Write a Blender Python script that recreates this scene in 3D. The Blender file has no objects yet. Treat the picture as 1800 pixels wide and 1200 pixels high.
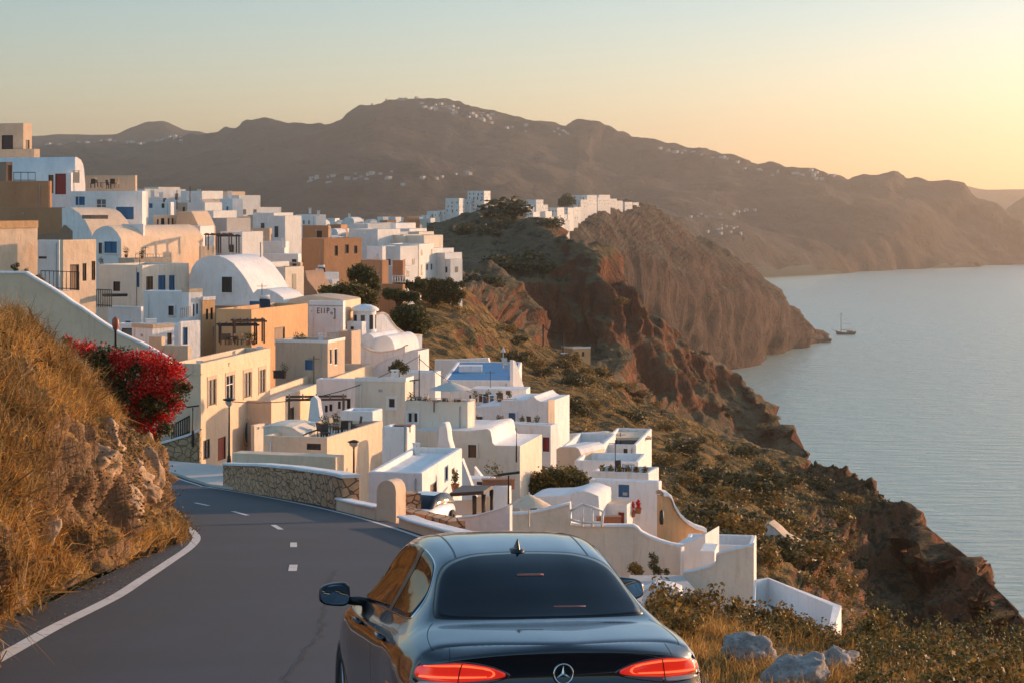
import bpy, bmesh, math, random
import numpy as np
from mathutils import Vector, Matrix, noise
R = math.radians
sc = bpy.context.scene
C = sc.collection
F = 3600.0            # focal length in photo pixels (photo is 1800 x 1200)
HY = 350.0            # horizon row in the photo
SEA = -180.0

# ---------------------------------------------------------------- camera
cam = bpy.data.cameras.new('camera'); co = bpy.data.objects.new('camera', cam); C.objects.link(co)
cam.sensor_width = 36; cam.lens = 36 * F / 1800; cam.shift_y = -(600 - HY) / 1800
cam.clip_start = 0.5; cam.clip_end = 60000
co.location = (0, 0, 0); co.rotation_euler = (R(90), 0, 0)
sc.camera = co

# ---------------------------------------------------------------- light
SUN_AZ, SUN_EL = 54.0, 7.2      # azimuth clockwise from +Y, elevation
w = bpy.data.worlds.new('World'); sc.world = w; w.use_nodes = True
nt = w.node_tree; bg = nt.nodes['Background']
sky = nt.nodes.new('ShaderNodeTexSky'); sky.sky_type = 'NISHITA'; sky.sun_disc = False
sky.sun_elevation = R(SUN_EL); sky.sun_rotation = R(SUN_AZ)
sky.altitude = 100; sky.air_density = 1.0; sky.dust_density = 0.8; sky.ozone_density = 2.6
# sky ramp added: upper dome brightened to fill shaded walls, band above the horizon softer
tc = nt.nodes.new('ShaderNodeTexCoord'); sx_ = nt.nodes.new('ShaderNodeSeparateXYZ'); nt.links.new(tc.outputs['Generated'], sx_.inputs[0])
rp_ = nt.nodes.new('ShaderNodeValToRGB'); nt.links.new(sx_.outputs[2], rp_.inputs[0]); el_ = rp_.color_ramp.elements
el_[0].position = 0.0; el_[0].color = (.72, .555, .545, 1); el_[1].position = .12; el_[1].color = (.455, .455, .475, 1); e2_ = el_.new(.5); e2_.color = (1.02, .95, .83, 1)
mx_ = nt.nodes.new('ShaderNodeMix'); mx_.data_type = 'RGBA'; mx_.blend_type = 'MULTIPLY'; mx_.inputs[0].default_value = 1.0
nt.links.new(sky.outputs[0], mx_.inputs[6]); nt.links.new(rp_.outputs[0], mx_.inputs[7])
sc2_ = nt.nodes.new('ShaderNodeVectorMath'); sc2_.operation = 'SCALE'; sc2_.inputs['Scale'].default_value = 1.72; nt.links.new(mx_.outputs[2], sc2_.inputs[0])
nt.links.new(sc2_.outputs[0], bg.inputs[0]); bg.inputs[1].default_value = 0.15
sl = bpy.data.lights.new('sun', 'SUN'); so = bpy.data.objects.new('sun', sl); C.objects.link(so)
sl.energy = 3.7; sl.angle = R(0.6); sl.color = (1.0, 0.60, 0.34)
sd = Vector((math.sin(R(SUN_AZ)) * math.cos(R(SUN_EL)), math.cos(R(SUN_AZ)) * math.cos(R(SUN_EL)), math.sin(R(SUN_EL))))
so.rotation_euler = sd.to_track_quat('Z', 'Y').to_euler()
sc.view_settings.view_transform = 'Standard'; sc.view_settings.look = 'None'
sc.view_settings.exposure = 0.86; sc.view_settings.gamma = 1.0

# ---------------------------------------------------------------- helpers
def at(px, py, D):
    return Vector(((px - 900) / F * D, D, -(py - HY) / F * D))

def tag(o, label=None, cat=None, group=None, kind=None):
    if label: o['label'] = label
    if cat: o['category'] = cat
    if group: o['group'] = group
    if kind: o['kind'] = kind
    return o

def thing(name, label, cat, loc, group=None):
    o = bpy.data.objects.new(name, None); C.objects.link(o)
    o.location = loc; o.empty_display_size = 0.3
    return tag(o, label, cat, group)

class MB:
    """collects faces in world coordinates, links them as one mesh object"""
    def __init__(s): s.v = []; s.f = []; s.m = []; s.s = []; s.cur = 0; s.sm = False
    def face(s, pts, mi=None):
        n = len(s.v); s.v += [tuple(p) for p in pts]; s.f.append(tuple(range(n, n + len(pts))))
        s.m.append(s.cur if mi is None else mi); s.s.append(s.sm)
    def grid(s, rows, close=False):
        n = len(s.v); nc = len(rows[0])
        for r in rows: s.v += [tuple(p) for p in r]
        for i in range(len(rows) - 1):
            for j in range(nc if close else nc - 1):
                k = (j + 1) % nc
                s.f.append((n + i * nc + j, n + i * nc + k, n + (i + 1) * nc + k, n + (i + 1) * nc + j)); s.m.append(s.cur); s.s.append(s.sm)
    def hexa(s, p):   # 8 points: bottom 4 then top 4
        for q in ((0, 3, 2, 1), (4, 5, 6, 7), (0, 1, 5, 4), (1, 2, 6, 5), (2, 3, 7, 6), (3, 0, 4, 7)): s.face([p[i] for i in q])
    def box(s, o, u, v, w_):   # origin and three edge vectors
        o, u, v, w_ = map(Vector, (o, u, v, w_))
        s.hexa([o, o + u, o + u + v, o + v, o + w_, o + u + w_, o + u + v + w_, o + v + w_])
    def cbox(s, c, sx, sy, sz, rz=0):  # centre of the bottom
        cx, sn = math.cos(rz), math.sin(rz); u = Vector((cx * sx, sn * sx, 0)); v = Vector((-sn * sy, cx * sy, 0))
        s.box(Vector(c) - u / 2 - v / 2, u, v, (0, 0, sz))
    def tube(s, pts, rad, n=8, cap=True):
        pts = [Vector(p) for p in pts]; rads = rad if isinstance(rad, (list, tuple)) else [rad] * len(pts)
        rows = []; ref = None
        for i, p in enumerate(pts):
            d = (pts[min(i + 1, len(pts) - 1)] - pts[max(i - 1, 0)]).normalized()
            if ref is None: ref = Vector((0, 0, 1)) if abs(d.z) < 0.9 else Vector((1, 0, 0))
            a = d.cross(ref).normalized(); b = d.cross(a).normalized(); ref = b.cross(d) if abs(b.cross(d).dot(d)) < .1 else ref
            rows.append([p + (a * math.cos(6.28319 * k / n) + b * math.sin(6.28319 * k / n)) * rads[i] for k in range(n)])
        o = s.sm; s.sm = True; s.grid(rows, True); s.sm = False
        if cap: s.face(rows[0]); s.face(rows[-1][::-1])
        s.sm = o
    def lathe(s, c, prof, n=16, a0=0):  # prof: (radius, z)
        c = Vector(c); o = s.sm; s.sm = True
        s.grid([[c + Vector((r * math.cos(a0 + 6.28319 * k / n), r * math.sin(a0 + 6.28319 * k / n), z)) for k in range(n)] for r, z in prof], True); s.sm = o
    def build(s, name, mats, parent=None, base=None, fix=True):
        b = Vector(base) if base is not None else (root_loc(parent) if parent else Vector((0, 0, 0)))
        me = bpy.data.meshes.new(name)
        me.from_pydata([(x - b.x, y - b.y, z - b.z) for x, y, z in s.v], [], s.f)
        for m in (mats if isinstance(mats, (list, tuple)) else [mats]): me.materials.append(m)
        me.polygons.foreach_set('material_index', s.m); me.polygons.foreach_set('use_smooth', s.s)
        if fix and len(s.f) < 30000:
            bm = bmesh.new(); bm.from_mesh(me); bmesh.ops.remove_doubles(bm, verts=bm.verts, dist=0.0005)
            bmesh.ops.recalc_face_normals(bm, faces=bm.faces); bm.to_mesh(me); bm.free()
        o = bpy.data.objects.new(name, me); C.objects.link(o)
        if parent: o.parent = parent
        else: o.location = b
        return o

def root_loc(o):
    l = Vector((0, 0, 0))
    while o is not None: l += o.location; o = o.parent
    return l

def npmesh(name, V, Fq, mat, parent=None, base=(0, 0, 0), smooth=False):
    """fast mesh from numpy arrays: V (n,3), Fq (m,k)"""
    me = bpy.data.meshes.new(name); V = np.asarray(V, dtype=np.float32) - np.asarray(base, dtype=np.float32); m, k = Fq.shape
    me.vertices.add(len(V)); me.vertices.foreach_set('co', V.ravel())
    me.loops.add(m * k); me.loops.foreach_set('vertex_index', Fq.ravel().astype(np.int32))
    me.polygons.add(m); me.polygons.foreach_set('loop_start', np.arange(0, m * k, k, dtype=np.int32))
    me.polygons.foreach_set('use_smooth', np.full(m, smooth)); me.update(calc_edges=True); me.validate()
    for q in (mat if isinstance(mat, (list, tuple)) else [mat]): me.materials.append(q)
    o = bpy.data.objects.new(name, me); C.objects.link(o)
    if parent: o.parent = parent
    else: o.location = base
    return o

# ---------------------------------------------------------------- materials
def newmat(name):
    m = bpy.data.materials.new(name); m.use_nodes = True; t = m.node_tree; return m, t, t.nodes['Principled BSDF']
def N(t, typ, **kw):
    n = t.nodes.new(typ)
    for k, v in kw.items():
        if k.startswith('i_'): n.inputs[k[2:].replace('_', ' ')].default_value = v
        else: setattr(n, k, v)
    return n
def ramp(t, src, stops):
    r = t.nodes.new('ShaderNodeValToRGB'); t.links.new(src, r.inputs[0]); e = r.color_ramp.elements
    while len(e) < len(stops): e.new(0.5)
    for x, (p, c) in zip(e, stops): x.position = p; x.color = (*c, 1) if len(c) == 3 else c
    return r.outputs[0]
def mixc(t, fac, a, b, mode='MIX'):
    m = t.nodes.new('ShaderNodeMix'); m.data_type = 'RGBA'; m.blend_type = mode
    for i, x in ((0, fac), (6, a), (7, b)):
        if hasattr(x, 'node'): t.links.new(x, m.inputs[i])
        elif isinstance(x, (tuple, list)): m.inputs[i].default_value = (*x, 1) if len(x) == 3 else x
        else: m.inputs[i].default_value = x
    return m.outputs[2]
def bump(t, p, src, strength, dist, chain=None):
    b = t.nodes.new('ShaderNodeBump'); b.inputs['Strength'].default_value = strength; b.inputs['Distance'].default_value = dist
    t.links.new(src, b.inputs['Height'])
    if chain: t.links.new(chain, b.inputs['Normal'])
    t.links.new(b.outputs[0], p.inputs['Normal']); return b.outputs[0]
def coords(t, kind='Object', scale=None):
    c = t.nodes.new('ShaderNodeTexCoord'); o = c.outputs[kind]
    if scale:
        mp = t.nodes.new('ShaderNodeMapping'); mp.inputs['Scale'].default_value = scale; t.links.new(o, mp.inputs[0]); o = mp.outputs[0]
    return o
def noise_(t, src, scale, detail=4, rough=.55, dist=0.0):
    n = N(t, 'ShaderNodeTexNoise'); n.inputs['Scale'].default_value = scale; n.inputs['Detail'].default_value = detail
    n.inputs['Roughness'].default_value = rough; n.inputs['Distortion'].default_value = dist; t.links.new(src, n.inputs['Vector']); return n.outputs['Fac']

def dark(c, k): return tuple(x * k for x in c)
MC = {}
def stucco(key, col):
    """painted lime plaster with blotches, rain streaks and a soft bump"""
    if key in MC: return MC[key]
    m, t, p = newmat('plaster_' + key); o = coords(t, 'Object')
    n1 = noise_(t, o, .35, 5); n2 = noise_(t, coords(t, 'Object', (2.2, 2.2, .35)), 1.6, 5, .6)
    c = mixc(t, ramp(t, n1, [(.3, (0, 0, 0)), (.7, (1, 1, 1))]), dark(col, .84), col)
    s = ramp(t, n2, [(.52, (0, 0, 0)), (.78, (1, 1, 1))])
    c = mixc(t, s, c, (col[0] * .76, col[1] * .72, col[2] * .66))
    t.links.new(c, p.inputs['Base Color']); p.inputs['Roughness'].default_value = .88
    ch = bump(t, p, noise_(t, o, 5, 4), .5, .03); bump(t, p, noise_(t, o, .9, 3), .55, .16, ch); MC[key] = m; return m
def plain(key, col, rough=.6, metal=0.0, var=.25, scale=6.0, bmp=.0):
    if key in MC: return MC[key]
    m, t, p = newmat(key); o = coords(t, 'Object')
    n = noise_(t, o, scale, 3)
    t.links.new(mixc(t, n, dark(col, 1 - var), dark(col, 1 + var * .6)), p.inputs['Base Color'])
    p.inputs['Roughness'].default_value = rough; p.inputs['Metallic'].default_value = metal
    if bmp: bump(t, p, n, .5, bmp)
    MC[key] = m; return m

WHITE = stucco('white', (.88, .84, .80)); CREAM = stucco('cream', (.86, .62, .42)); BEIGE = stucco('beige', (.82, .70, .56))
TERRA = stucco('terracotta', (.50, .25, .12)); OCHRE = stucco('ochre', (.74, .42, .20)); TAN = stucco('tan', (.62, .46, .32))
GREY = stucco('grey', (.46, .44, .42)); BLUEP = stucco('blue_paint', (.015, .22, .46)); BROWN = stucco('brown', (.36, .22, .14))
REDP = plain('red_paint', (.28, .025, .02), .5); WOOD = plain('brown_wood', (.16, .075, .035), .6); DWOOD = plain('dark_wood', (.05, .03, .022), .6)
BLUEW = plain('blue_shutter', (.03, .13, .26), .5); IRON = plain('dark_iron', (.035, .028, .025), .5, .3); WFR = plain('white_frame', (.78, .75, .7), .5, 0, .06)
GLASSD = plain('window_glass', (.022, .026, .034), .08, 0, .1); GREYSH = plain('grey_shutter', (.16, .15, .15), .6); CLOTH = plain('pale_canvas', (.6, .55, .48), .9)
LEAFD = None
MATS = dict(w=WHITE, c=CREAM, b=BEIGE, t=TERRA, o=OCHRE, n=TAN, g=GREY, r=BROWN, p=BLUEP)
# ---------------------------------------------------------------- terrain, road, water
def cr(p0, p1, p2, p3, t):
    return p1 + (p2 - p0) * .5 * t + (p0 - p1 * 2.5 + p2 * 2 - p3 * .5) * t * t + (p1 * 1.5 - p0 * .5 - p2 * 1.5 + p3 * .5) * t ** 3
def resample(pts, n, key=None):
    """n points evenly by index along a smooth curve"""
    P = np.array(pts, float); m = len(P); out = []
    for i in range(n):
        s = i / (n - 1) * (m - 1); k = min(int(s), m - 2); f = s - k
        out.append(cr(P[max(k - 1, 0)], P[k], P[k + 1], P[min(k + 2, m - 1)], f))
    return np.array(out)
def resample_x(pts, xs):
    """smooth piecewise interpolation of (px, py, D) rows at the given px (monotone cubic-ish via pchip slopes)"""
    P = np.array(sorted(pts), float); x = P[:, 0]; out = [xs]
    for c in (1, 2):
        y = P[:, c]; h = np.diff(x); d = np.diff(y) / h; m = np.zeros_like(y); m[0] = d[0]; m[-1] = d[-1]
        for i in range(1, len(y) - 1):
            m[i] = 0 if d[i - 1] * d[i] <= 0 else 2 * d[i - 1] * d[i] / (d[i - 1] + d[i])
        k = np.clip(np.searchsorted(x, xs) - 1, 0, len(x) - 2); tt = np.clip((xs - x[k]) / h[k], -.0, 1.0)
        h00 = 2 * tt ** 3 - 3 * tt ** 2 + 1; h10 = tt ** 3 - 2 * tt ** 2 + tt; h01 = -2 * tt ** 3 + 3 * tt ** 2; h11 = tt ** 3 - tt ** 2
        out.append(h00 * y[k] + h10 * h[k] * m[k] + h01 * y[k + 1] + h11 * h[k] * m[k + 1])
    return np.stack(out, 1)
def fbm(v, sc_, oct=5):
    return noise.fractal(Vector(v) * sc_, 1.0, 2.0, oct, noise_basis='PERLIN_ORIGINAL')
def ridged(v, sc_, oct=5):
    return noise.ridged_multi_fractal(Vector(v) * sc_, 1.0, 2.0, oct, 1.0, 2.0, noise_basis='PERLIN_ORIGINAL')
def loft(name, rows, mat, nx, sub, amp, scl, gully=0.0, gscl=0.01, label=None, edge=True, byx=True, kind='structure', fine=None, extra=None, tail=1):
    """rows of (px, py, D) from near/low to far/high -> a smooth displaced terrain sheet in world space"""
    if byx:
        x0 = max(min(p[0] for p in r) for r in rows); x1 = min(max(p[0] for p in r) for r in rows)
        xs = np.linspace(x0, x1, nx); RR = [resample_x(r, xs) for r in rows]
    else: RR = [resample(r, nx) for r in rows]
    W = np.array([[at(*p) for p in r] for r in RR])       # rows, nx, 3
    out = []
    m = len(W)
    for i in range(m - 1):
        k = sub if isinstance(sub, int) else sub[i]
        for j in range(k):
            f = j / k
            lin = W[i] * (1 - f) + W[i + 1] * f
            sm = cr(W[max(i - 1, 0)], W[i], W[i + 1], W[min(i + 2, m - 1)], f)
            k_ = 0.0 if i >= m - 1 - tail else .55; out.append(lin * (1 - k_) + sm * k_)
    out.append(W[-1]); G = np.array(out); nr, nc, _ = G.shape
    du = np.gradient(G, axis=1); dv = np.gradient(G, axis=0); nn = np.cross(du, dv); nn /= (np.linalg.norm(nn, axis=2, keepdims=True) + 1e-9)
    for i in range(nr):
        for j in range(nc):
            p = G[i, j]; d = fbm(p, scl) * amp
            if fine: d += fbm(p, fine[1], 4) * fine[0]
            if gully:
                q = (p[0], p[1], p[2] * .25); d += (ridged(q, gscl) - 1.1) * gully * (abs(1 - abs(nn[i, j, 2])) ** .5)
            if extra: d += extra(p)
            G[i, j] = p + nn[i, j] * d
    idx = np.arange(nr * nc).reshape(nr, nc)
    Fq = np.stack([idx[:-1, :-1], idx[:-1, 1:], idx[1:, 1:], idx[1:, :-1]], -1).reshape(-1, 4)
    o = npmesh(name, G.reshape(-1, 3), Fq, mat, smooth=True); tag(o, label, None, None, kind)
    return o, G

def terrain_mat(name, grass, shrub, rock, rock2, s, bm=1.0, slope=(.55, .8), pale=None, streak=True, shr=(.5, .62)):
    """dry grass, shrubs and banded rock, chosen by the steepness of the ground and by noise; s = size of the features in metres"""
    m, t, p = newmat(name); g = N(t, 'ShaderNodeNewGeometry'); pos = g.outputs['Position']
    sx = N(t, 'ShaderNodeSeparateXYZ'); t.links.new(g.outputs['Normal'], sx.inputs[0])
    n0 = noise_(t, pos, 1 / s, 6, .62, .4); n1 = noise_(t, pos, 5.5 / s, 6, .65); n2 = noise_(t, pos, 24 / s, 4, .6)
    mp = N(t, 'ShaderNodeMapping'); mp.inputs['Scale'].default_value = (5 / s, 5 / s, .7 / s); t.links.new(pos, mp.inputs[0])
    n3 = noise_(t, mp.outputs[0], 1.0, 7, .68, .5)
    rk = mixc(t, ramp(t, n3, [(.36, (0, 0, 0)), (.62, (1, 1, 1))]), rock, rock2)
    rk = mixc(t, ramp(t, n2, [(.3, (1, 1, 1)), (.55, (0, 0, 0))]), rk, dark(rock, .55))
    gr = mixc(t, ramp(t, n1, [(.35, (0, 0, 0)), (.65, (1, 1, 1))]), grass, dark(grass, 1.45))
    gr = mixc(t, ramp(t, n1, [(shr[0], (0, 0, 0)), (shr[1], (1, 1, 1))]), gr, shrub)
    if pale: gr = mixc(t, ramp(t, n0, [(.55, (0, 0, 0)), (.62, (1, 1, 1))]), gr, pale)
    ad = N(t, 'ShaderNodeMath', operation='MULTIPLY_ADD'); t.links.new(n0, ad.inputs[0]); ad.inputs[1].default_value = .5; t.links.new(sx.outputs[2], ad.inputs[2])
    fac = ramp(t, ad.outputs[0], [(slope[0] + .22, (0, 0, 0)), (slope[1] + .22, (1, 1, 1))])
    t.links.new(mixc(t, fac, rk, gr), p.inputs['Base Color']); p.inputs['Roughness'].default_value = .95
    p.inputs['Specular IOR Level'].default_value = .15
    ch = bump(t, p, n1, .8 * bm, s * .06); ch = bump(t, p, n3, .9 * bm, s * .10, ch); bump(t, p, n2, .7 * bm, s * .02, ch)
    return m

M_far = terrain_mat('mountain_ground', (.06, .042, .03), (.026, .024, .018), (.07, .042, .03), (.05, .032, .024), 420, 1.0, pale=(.085, .06, .04))
M_head = terrain_mat('headland_ground', (.12, .085, .052), (.045, .042, .028), (.14, .075, .048), (.08, .05, .038), 90, 1.7, pale=(.15, .11, .07))
M_red = terrain_mat('red_cliff_ground', (.14, .10, .05), (.035, .036, .02), (.23, .085, .036), (.10, .05, .034), 30, 1.1, (.5, .75), pale=(.13, .095, .06))
M_slope = terrain_mat('hillside_ground', (.27, .155, .046), (.036, .038, .016), (.26, .085, .032), (.10, .048, .03), 17, 1.2, (.58, .82), shr=(.42, .56))
M_bank = terrain_mat('bank_ground', (.30, .17, .055), (.09, .06, .025), (.36, .21, .11), (.20, .12, .07), 2.2, 1.0, (.42, .66))
M_verge = terrain_mat('verge_ground', (.17, .11, .045), (.06, .05, .02), (.2, .13, .08), (.12, .08, .05), 1.6, 1.0, (.2, .4))

# far mountains: crest and coast lines
crest = [(-400, 268, 7200), (60, 262, 7200), (150, 257, 7200), (240, 250, 7200), (350, 238, 7100), (400, 222, 7000), (440, 205, 6900), (475, 196, 6900), (540, 205, 6900), (590, 194, 6800), (640, 173, 6800), (700, 170, 6700), (770, 170, 6700), (820, 183, 6600),
         (875, 211, 6500), (960, 221, 6400), (1000, 232, 6400), (1012, 222, 6400), (1040, 219, 6400), (1060, 234, 6400), (1130, 250, 6300), (1230, 262, 6200), (1290, 273, 6200), (1330, 290, 6100), (1400, 298, 6000), (1462, 308, 6000), (1490, 316, 6000), (1530, 302, 6000), (1565, 299, 6000),
         (1590, 318, 6000), (1640, 321, 6000), (1680, 327, 6000), (1700, 346, 6000), (1745, 365, 6000), (1800, 402, 5990), (1900, 440, 5950), (2100, 462, 5900)]
def sea_y(D): return HY + F * -SEA / D
def sea_D(y): return F * -SEA / (y - HY)
coast = [(-400, 520, 3300), (300, 520, 3300), (700, 520, 3600), (1000, 510, 4000), (1200, 500, 4300), (1350, 488, sea_D(488)), (1450, 483, sea_D(483)), (1600, 474, sea_D(474)), (1700, 470, sea_D(470)), (1800, 466, sea_D(466)), (2100, 464, sea_D(464))]
shelf = [(-400, 330, 5200), (100, 325, 5200), (300, 330, 5200), (500, 300, 5300), (700, 262, 5500), (800, 290, 5300), (900, 300, 5300), (1000, 330, 5200), (1200, 360, 5200), (1400, 385, 5300), (1600, 390, 5450), (1700, 405, 5750), (1750, 425, 5800), (1800, 443, 5830), (2100, 463, 5850)]
low = [(-400, 400, 4200), (300, 400, 4200), (600, 395, 4300), (800, 400, 4300), (1000, 410, 4500), (1200, 415, 4700), (1350, 428, 4930), (1500, 430, 5100), (1700, 436, 5600), (1750, 446, 5700), (1800, 455, 5750), (2100, 463, 5780)]
back = [(x, y + 60, d * 1.12) for x, y, d in crest]
far_o, FG = loft('mountain', [coast, low, shelf, crest, back], M_far, 520, (14, 20, 30, 6), 60, .0016, 46, .0022, fine=(11, .012))
tag(far_o, kind='structure')
l1 = [(1640, 470, 7900), (1720, 410, 7800), (1765, 352, 7700), (1800, 342, 7700), (1900, 325, 7700), (2300, 330, 7700)]
loft('distant_hill', [[(1560, 482, 7000), (2300, 444, 7000)], [(1560, 470, 7300), (1690, 420, 7300), (1760, 375, 7300), (1790, 352, 7300), (1830, 340, 7300), (2300, 345, 7300)], [(1560, 480, 8200), (2300, 420, 8200)]], M_far, 90, (10, 4), 30, .003, 12, .004)
loft('distant_hill', [[(1560, 420, 10400), (2300, 412, 10400)], [(1560, 345, 10900), (1650, 322, 10900), (1690, 326, 10900), (1740, 334, 10900), (1800, 334, 10900), (2300, 340, 10900)], [(1560, 400, 11700), (2300, 400, 11700)]], M_far, 90, (6, 3), 8, .002)
loft('distant_hill', [[(-200, 330, 8200), (600, 330, 8200)], [(-200, 245, 9000), (60, 240, 9000), (150, 236, 9000), (200, 236, 9000), (235, 222, 9000), (262, 211, 9000), (285, 210, 9000), (310, 220, 9000), (330, 229, 9000), (350, 232, 9000), (380, 240, 9000), (600, 250, 9000)], [(-200, 320, 9900), (600, 320, 9900)]], M_far, 160, (10, 3), 20, .002, 14, .003)

# the headland with the white village
hcrest = [(500, 398, 1500), (700, 396, 1500), (780, 386, 1500), (880, 383, 1550), (930, 394, 1650), (1000, 378, 1850), (1060, 366, 2000), (1105, 364, 2080), (1135, 371, 2120), (1165, 385, 2160), (1200, 402, 2200), (1250, 425, 2260), (1300, 452, 2330), (1330, 472, 2380), (1352, 492, 2420), (1380, 520, 2470), (1400, 548, 2520), (1418, 566, 2560), (1436, 583, 2620), (1448, 593, sea_D(593)), (1456, 602, sea_D(600))]
hcoast = [(500, 640, 1800), (1000, 670, 1950), (1200, 668, 2050), (1290, 650, 2150), (1330, 642, sea_D(642)), (1352, 628, sea_D(628)), (1385, 620, sea_D(620)), (1420, 609, sea_D(609)), (1440, 603, sea_D(603)), (1456, 604, sea_D(602))]
hmid = [(500, 560, 1650), (1000, 590, 1830), (1200, 590, 2000), (1290, 580, 2150), (1352, 580, 2300), (1400, 590, 2440), (1435, 598, 2560), (1456, 604, 2585)]
hup = [(500, 470, 1400), (800, 470, 1450), (1000, 460, 1700), (1100, 450, 1850), (1200, 480, 2000), (1290, 510, 2150), (1340, 528, 2280), (1390, 560, 2430), (1425, 580, 2560), (1440, 592, 2600), (1456, 603, 2590)]
loft('headland', [hcoast, hmid, hup, hcrest, [(x, y + 80, d * 1.15) for x, y, d in hcrest]], M_head, 330, (16, 18, 20, 5), 11, .008, 13, .013, fine=(4.5, .03))

# the red cliff spur
c2 = [(480, 418, 900), (700, 402, 900), (740, 392, 900), (800, 378, 890), (865, 372, 880), (905, 388, 860), (940, 404, 800), (975, 420, 740), (1000, 433, 705), (1030, 445, 700), (1052, 462, 697), (1064, 490, 695), (1072, 512, 700), (1110, 542, 710), (1150, 570, 720), (1220, 606, 740), (1290, 656, 755), (1340, 708, 735), (1375, 745, 700), (1386, 768, 680), (1392, 815, 665), (1400, 850, 660)]
m2 = [(480, 450, 740), (700, 440, 760), (800, 440, 760), (865, 440, 750), (940, 470, 692), (1000, 470, 690), (1040, 490, 686), (1064, 530, 682), (1100, 575, 695), (1200, 640, 718), (1290, 700, 735), (1340, 745, 715), (1385, 795, 672), (1400, 860, 655)]
m1 = [(480, 480, 540), (700, 486, 560), (800, 490, 560), (865, 505, 590), (925, 560, 640), (960, 600, 660), (1030, 620, 668), (1066, 622, 660), (1100, 650, 650), (1200, 730, 680), (1300, 775, 695), (1385, 830, 660), (1400, 880, 640)]
m0 = [(480, 500, 450), (700, 520, 465), (800, 548, 475), (900, 610, 490), (1000, 665, 500), (1100, 730, 520), (1200, 790, 540), (1300, 850, 570), (1400, 900, 600)]
_, CG = loft('red_cliff', [m0, m1, m2, c2, [(x, y + 6, d * 1.03) for x, y, d in c2], [(x, sea_y(d * 1.35), d * 1.35) for x, y, d in c2]], M_red, 420, (14, 24, 22, 4, 8), 5.0, .022, 11, .035, fine=(1.3, .16), tail=2)

# the town slope ending in the near cliff
XS = [-300, 0, 300, 500, 700, 900, 1100, 1300, 1480, 1600, 1800, 2050]
def zrow(D, zs): return [(x, HY - z / D * F, D) for x, z in zip(XS, zs)]
r0 = zrow(46, [-12, -12, -12, -12, -13, -14, -16, -18, -19, -20, -20, -20])
r1 = zrow(90, [-15, -15, -15, -17, -19, -21, -22.5, -24.5, -27, -34, -37, -40])
r2 = zrow(150, [-18, -19, -22, -25, -27, -28.5, -30, -30.5, -31, -47, -54, -58])
r3 = [(-300, 640, 200), (0, 600, 200), (300, 700, 200), (500, 790, 200), (700, 850, 200), (900, 890, 200), (1100, 925, 200), (1300, 940, 200), (1400, 950, 215), (1480, 1000, 230), (1600, 1170, 225), (1700, 1250, 200), (1800, 1330, 165), (2050, 1400, 130)]
r3b = [(-300, 480, 300), (0, 480, 300), (300, 540, 300), (500, 640, 290), (700, 640, 300), (900, 720, 300), (1100, 790, 290), (1250, 840, 290), (1350, 870, 300), (1440, 880, 320), (1540, 960, 290), (1600, 1030, 268), (1700, 1120, 222), (1800, 1200, 182), (2050, 1330, 140)]
r4 = [(-300, 330, 420), (0, 330, 420), (300, 420, 420), (500, 470, 420), (600, 500, 420), (700, 489, 420), (760, 494, 420), (800, 500, 422), (825, 520, 425), (850, 542, 427), (880, 563, 430), (960, 612, 430), (1040, 645, 430), (1100, 690, 425), (1200, 738, 412), (1300, 784, 400), (1385, 797, 390), (1440, 809, 372), (1490, 822, 352), (1540, 848, 332), (1575, 872, 316), (1610, 900, 300), (1660, 942, 272), (1700, 985, 248), (1760, 1040, 220), (1800, 1085, 203), (2050, 1290, 150)]
r5 = [(x, y + 7, d * 1.025) for x, y, d in r4]
r6 = [(x, (y + 90 if x < 800 else HY + 178 / (d * 1.3) * F), d * 1.3) for x, y, d in r4]
r6[7:10] = [(800, 640, 540), (825, 700, 540), (850, 760, 545)]; r6[6] = (760, 590, 540)
M_cliff = terrain_mat('near_cliff_ground', (.17, .095, .04), (.05, .04, .02), (.36, .15, .065), (.16, .08, .048), 9, 1.5, (.72, .98), shr=(.42, .56))
def cliffness(p): return min(1, max(0, (p[0] / p[1] - .128 - .03 * fbm(p, .03, 3)) / .035)) * min(1, max(0, (p[1] - 120) / 60))
def cliff_extra(p):
    c = cliffness(p)
    if c <= 0: return 0.0
    q = (p[0] * 1.0 + p[1] * .35, p[1] * .35 - p[0] * .2, p[2] * .22)
    return c * p[1] * (min(.0006, (ridged((p[0], p[1], p[2] * .7), .045, 5) - 1.5) * .013) + min(.0012, (ridged(p, .14, 5) - 1.3) * .0055) + (ridged(p, .45, 3) - 1.2) * .0014)
town_o, TG = loft('hillside', [r0, r1, r2, r3, r3b, r4, r5, r6], M_slope, 620, (6, 10, 14, 26, 34, 6, 8), 2.0, .035, 3.4, .05, fine=(.55, .3), extra=cliff_extra, tail=2)
town_o.data.materials.append(M_cliff); fc = TG[:-1, :-1].reshape(-1, 3); town_o.data.polygons.foreach_set('material_index', [1 if cliffness(q) > .45 else 0 for q in fc])

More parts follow.
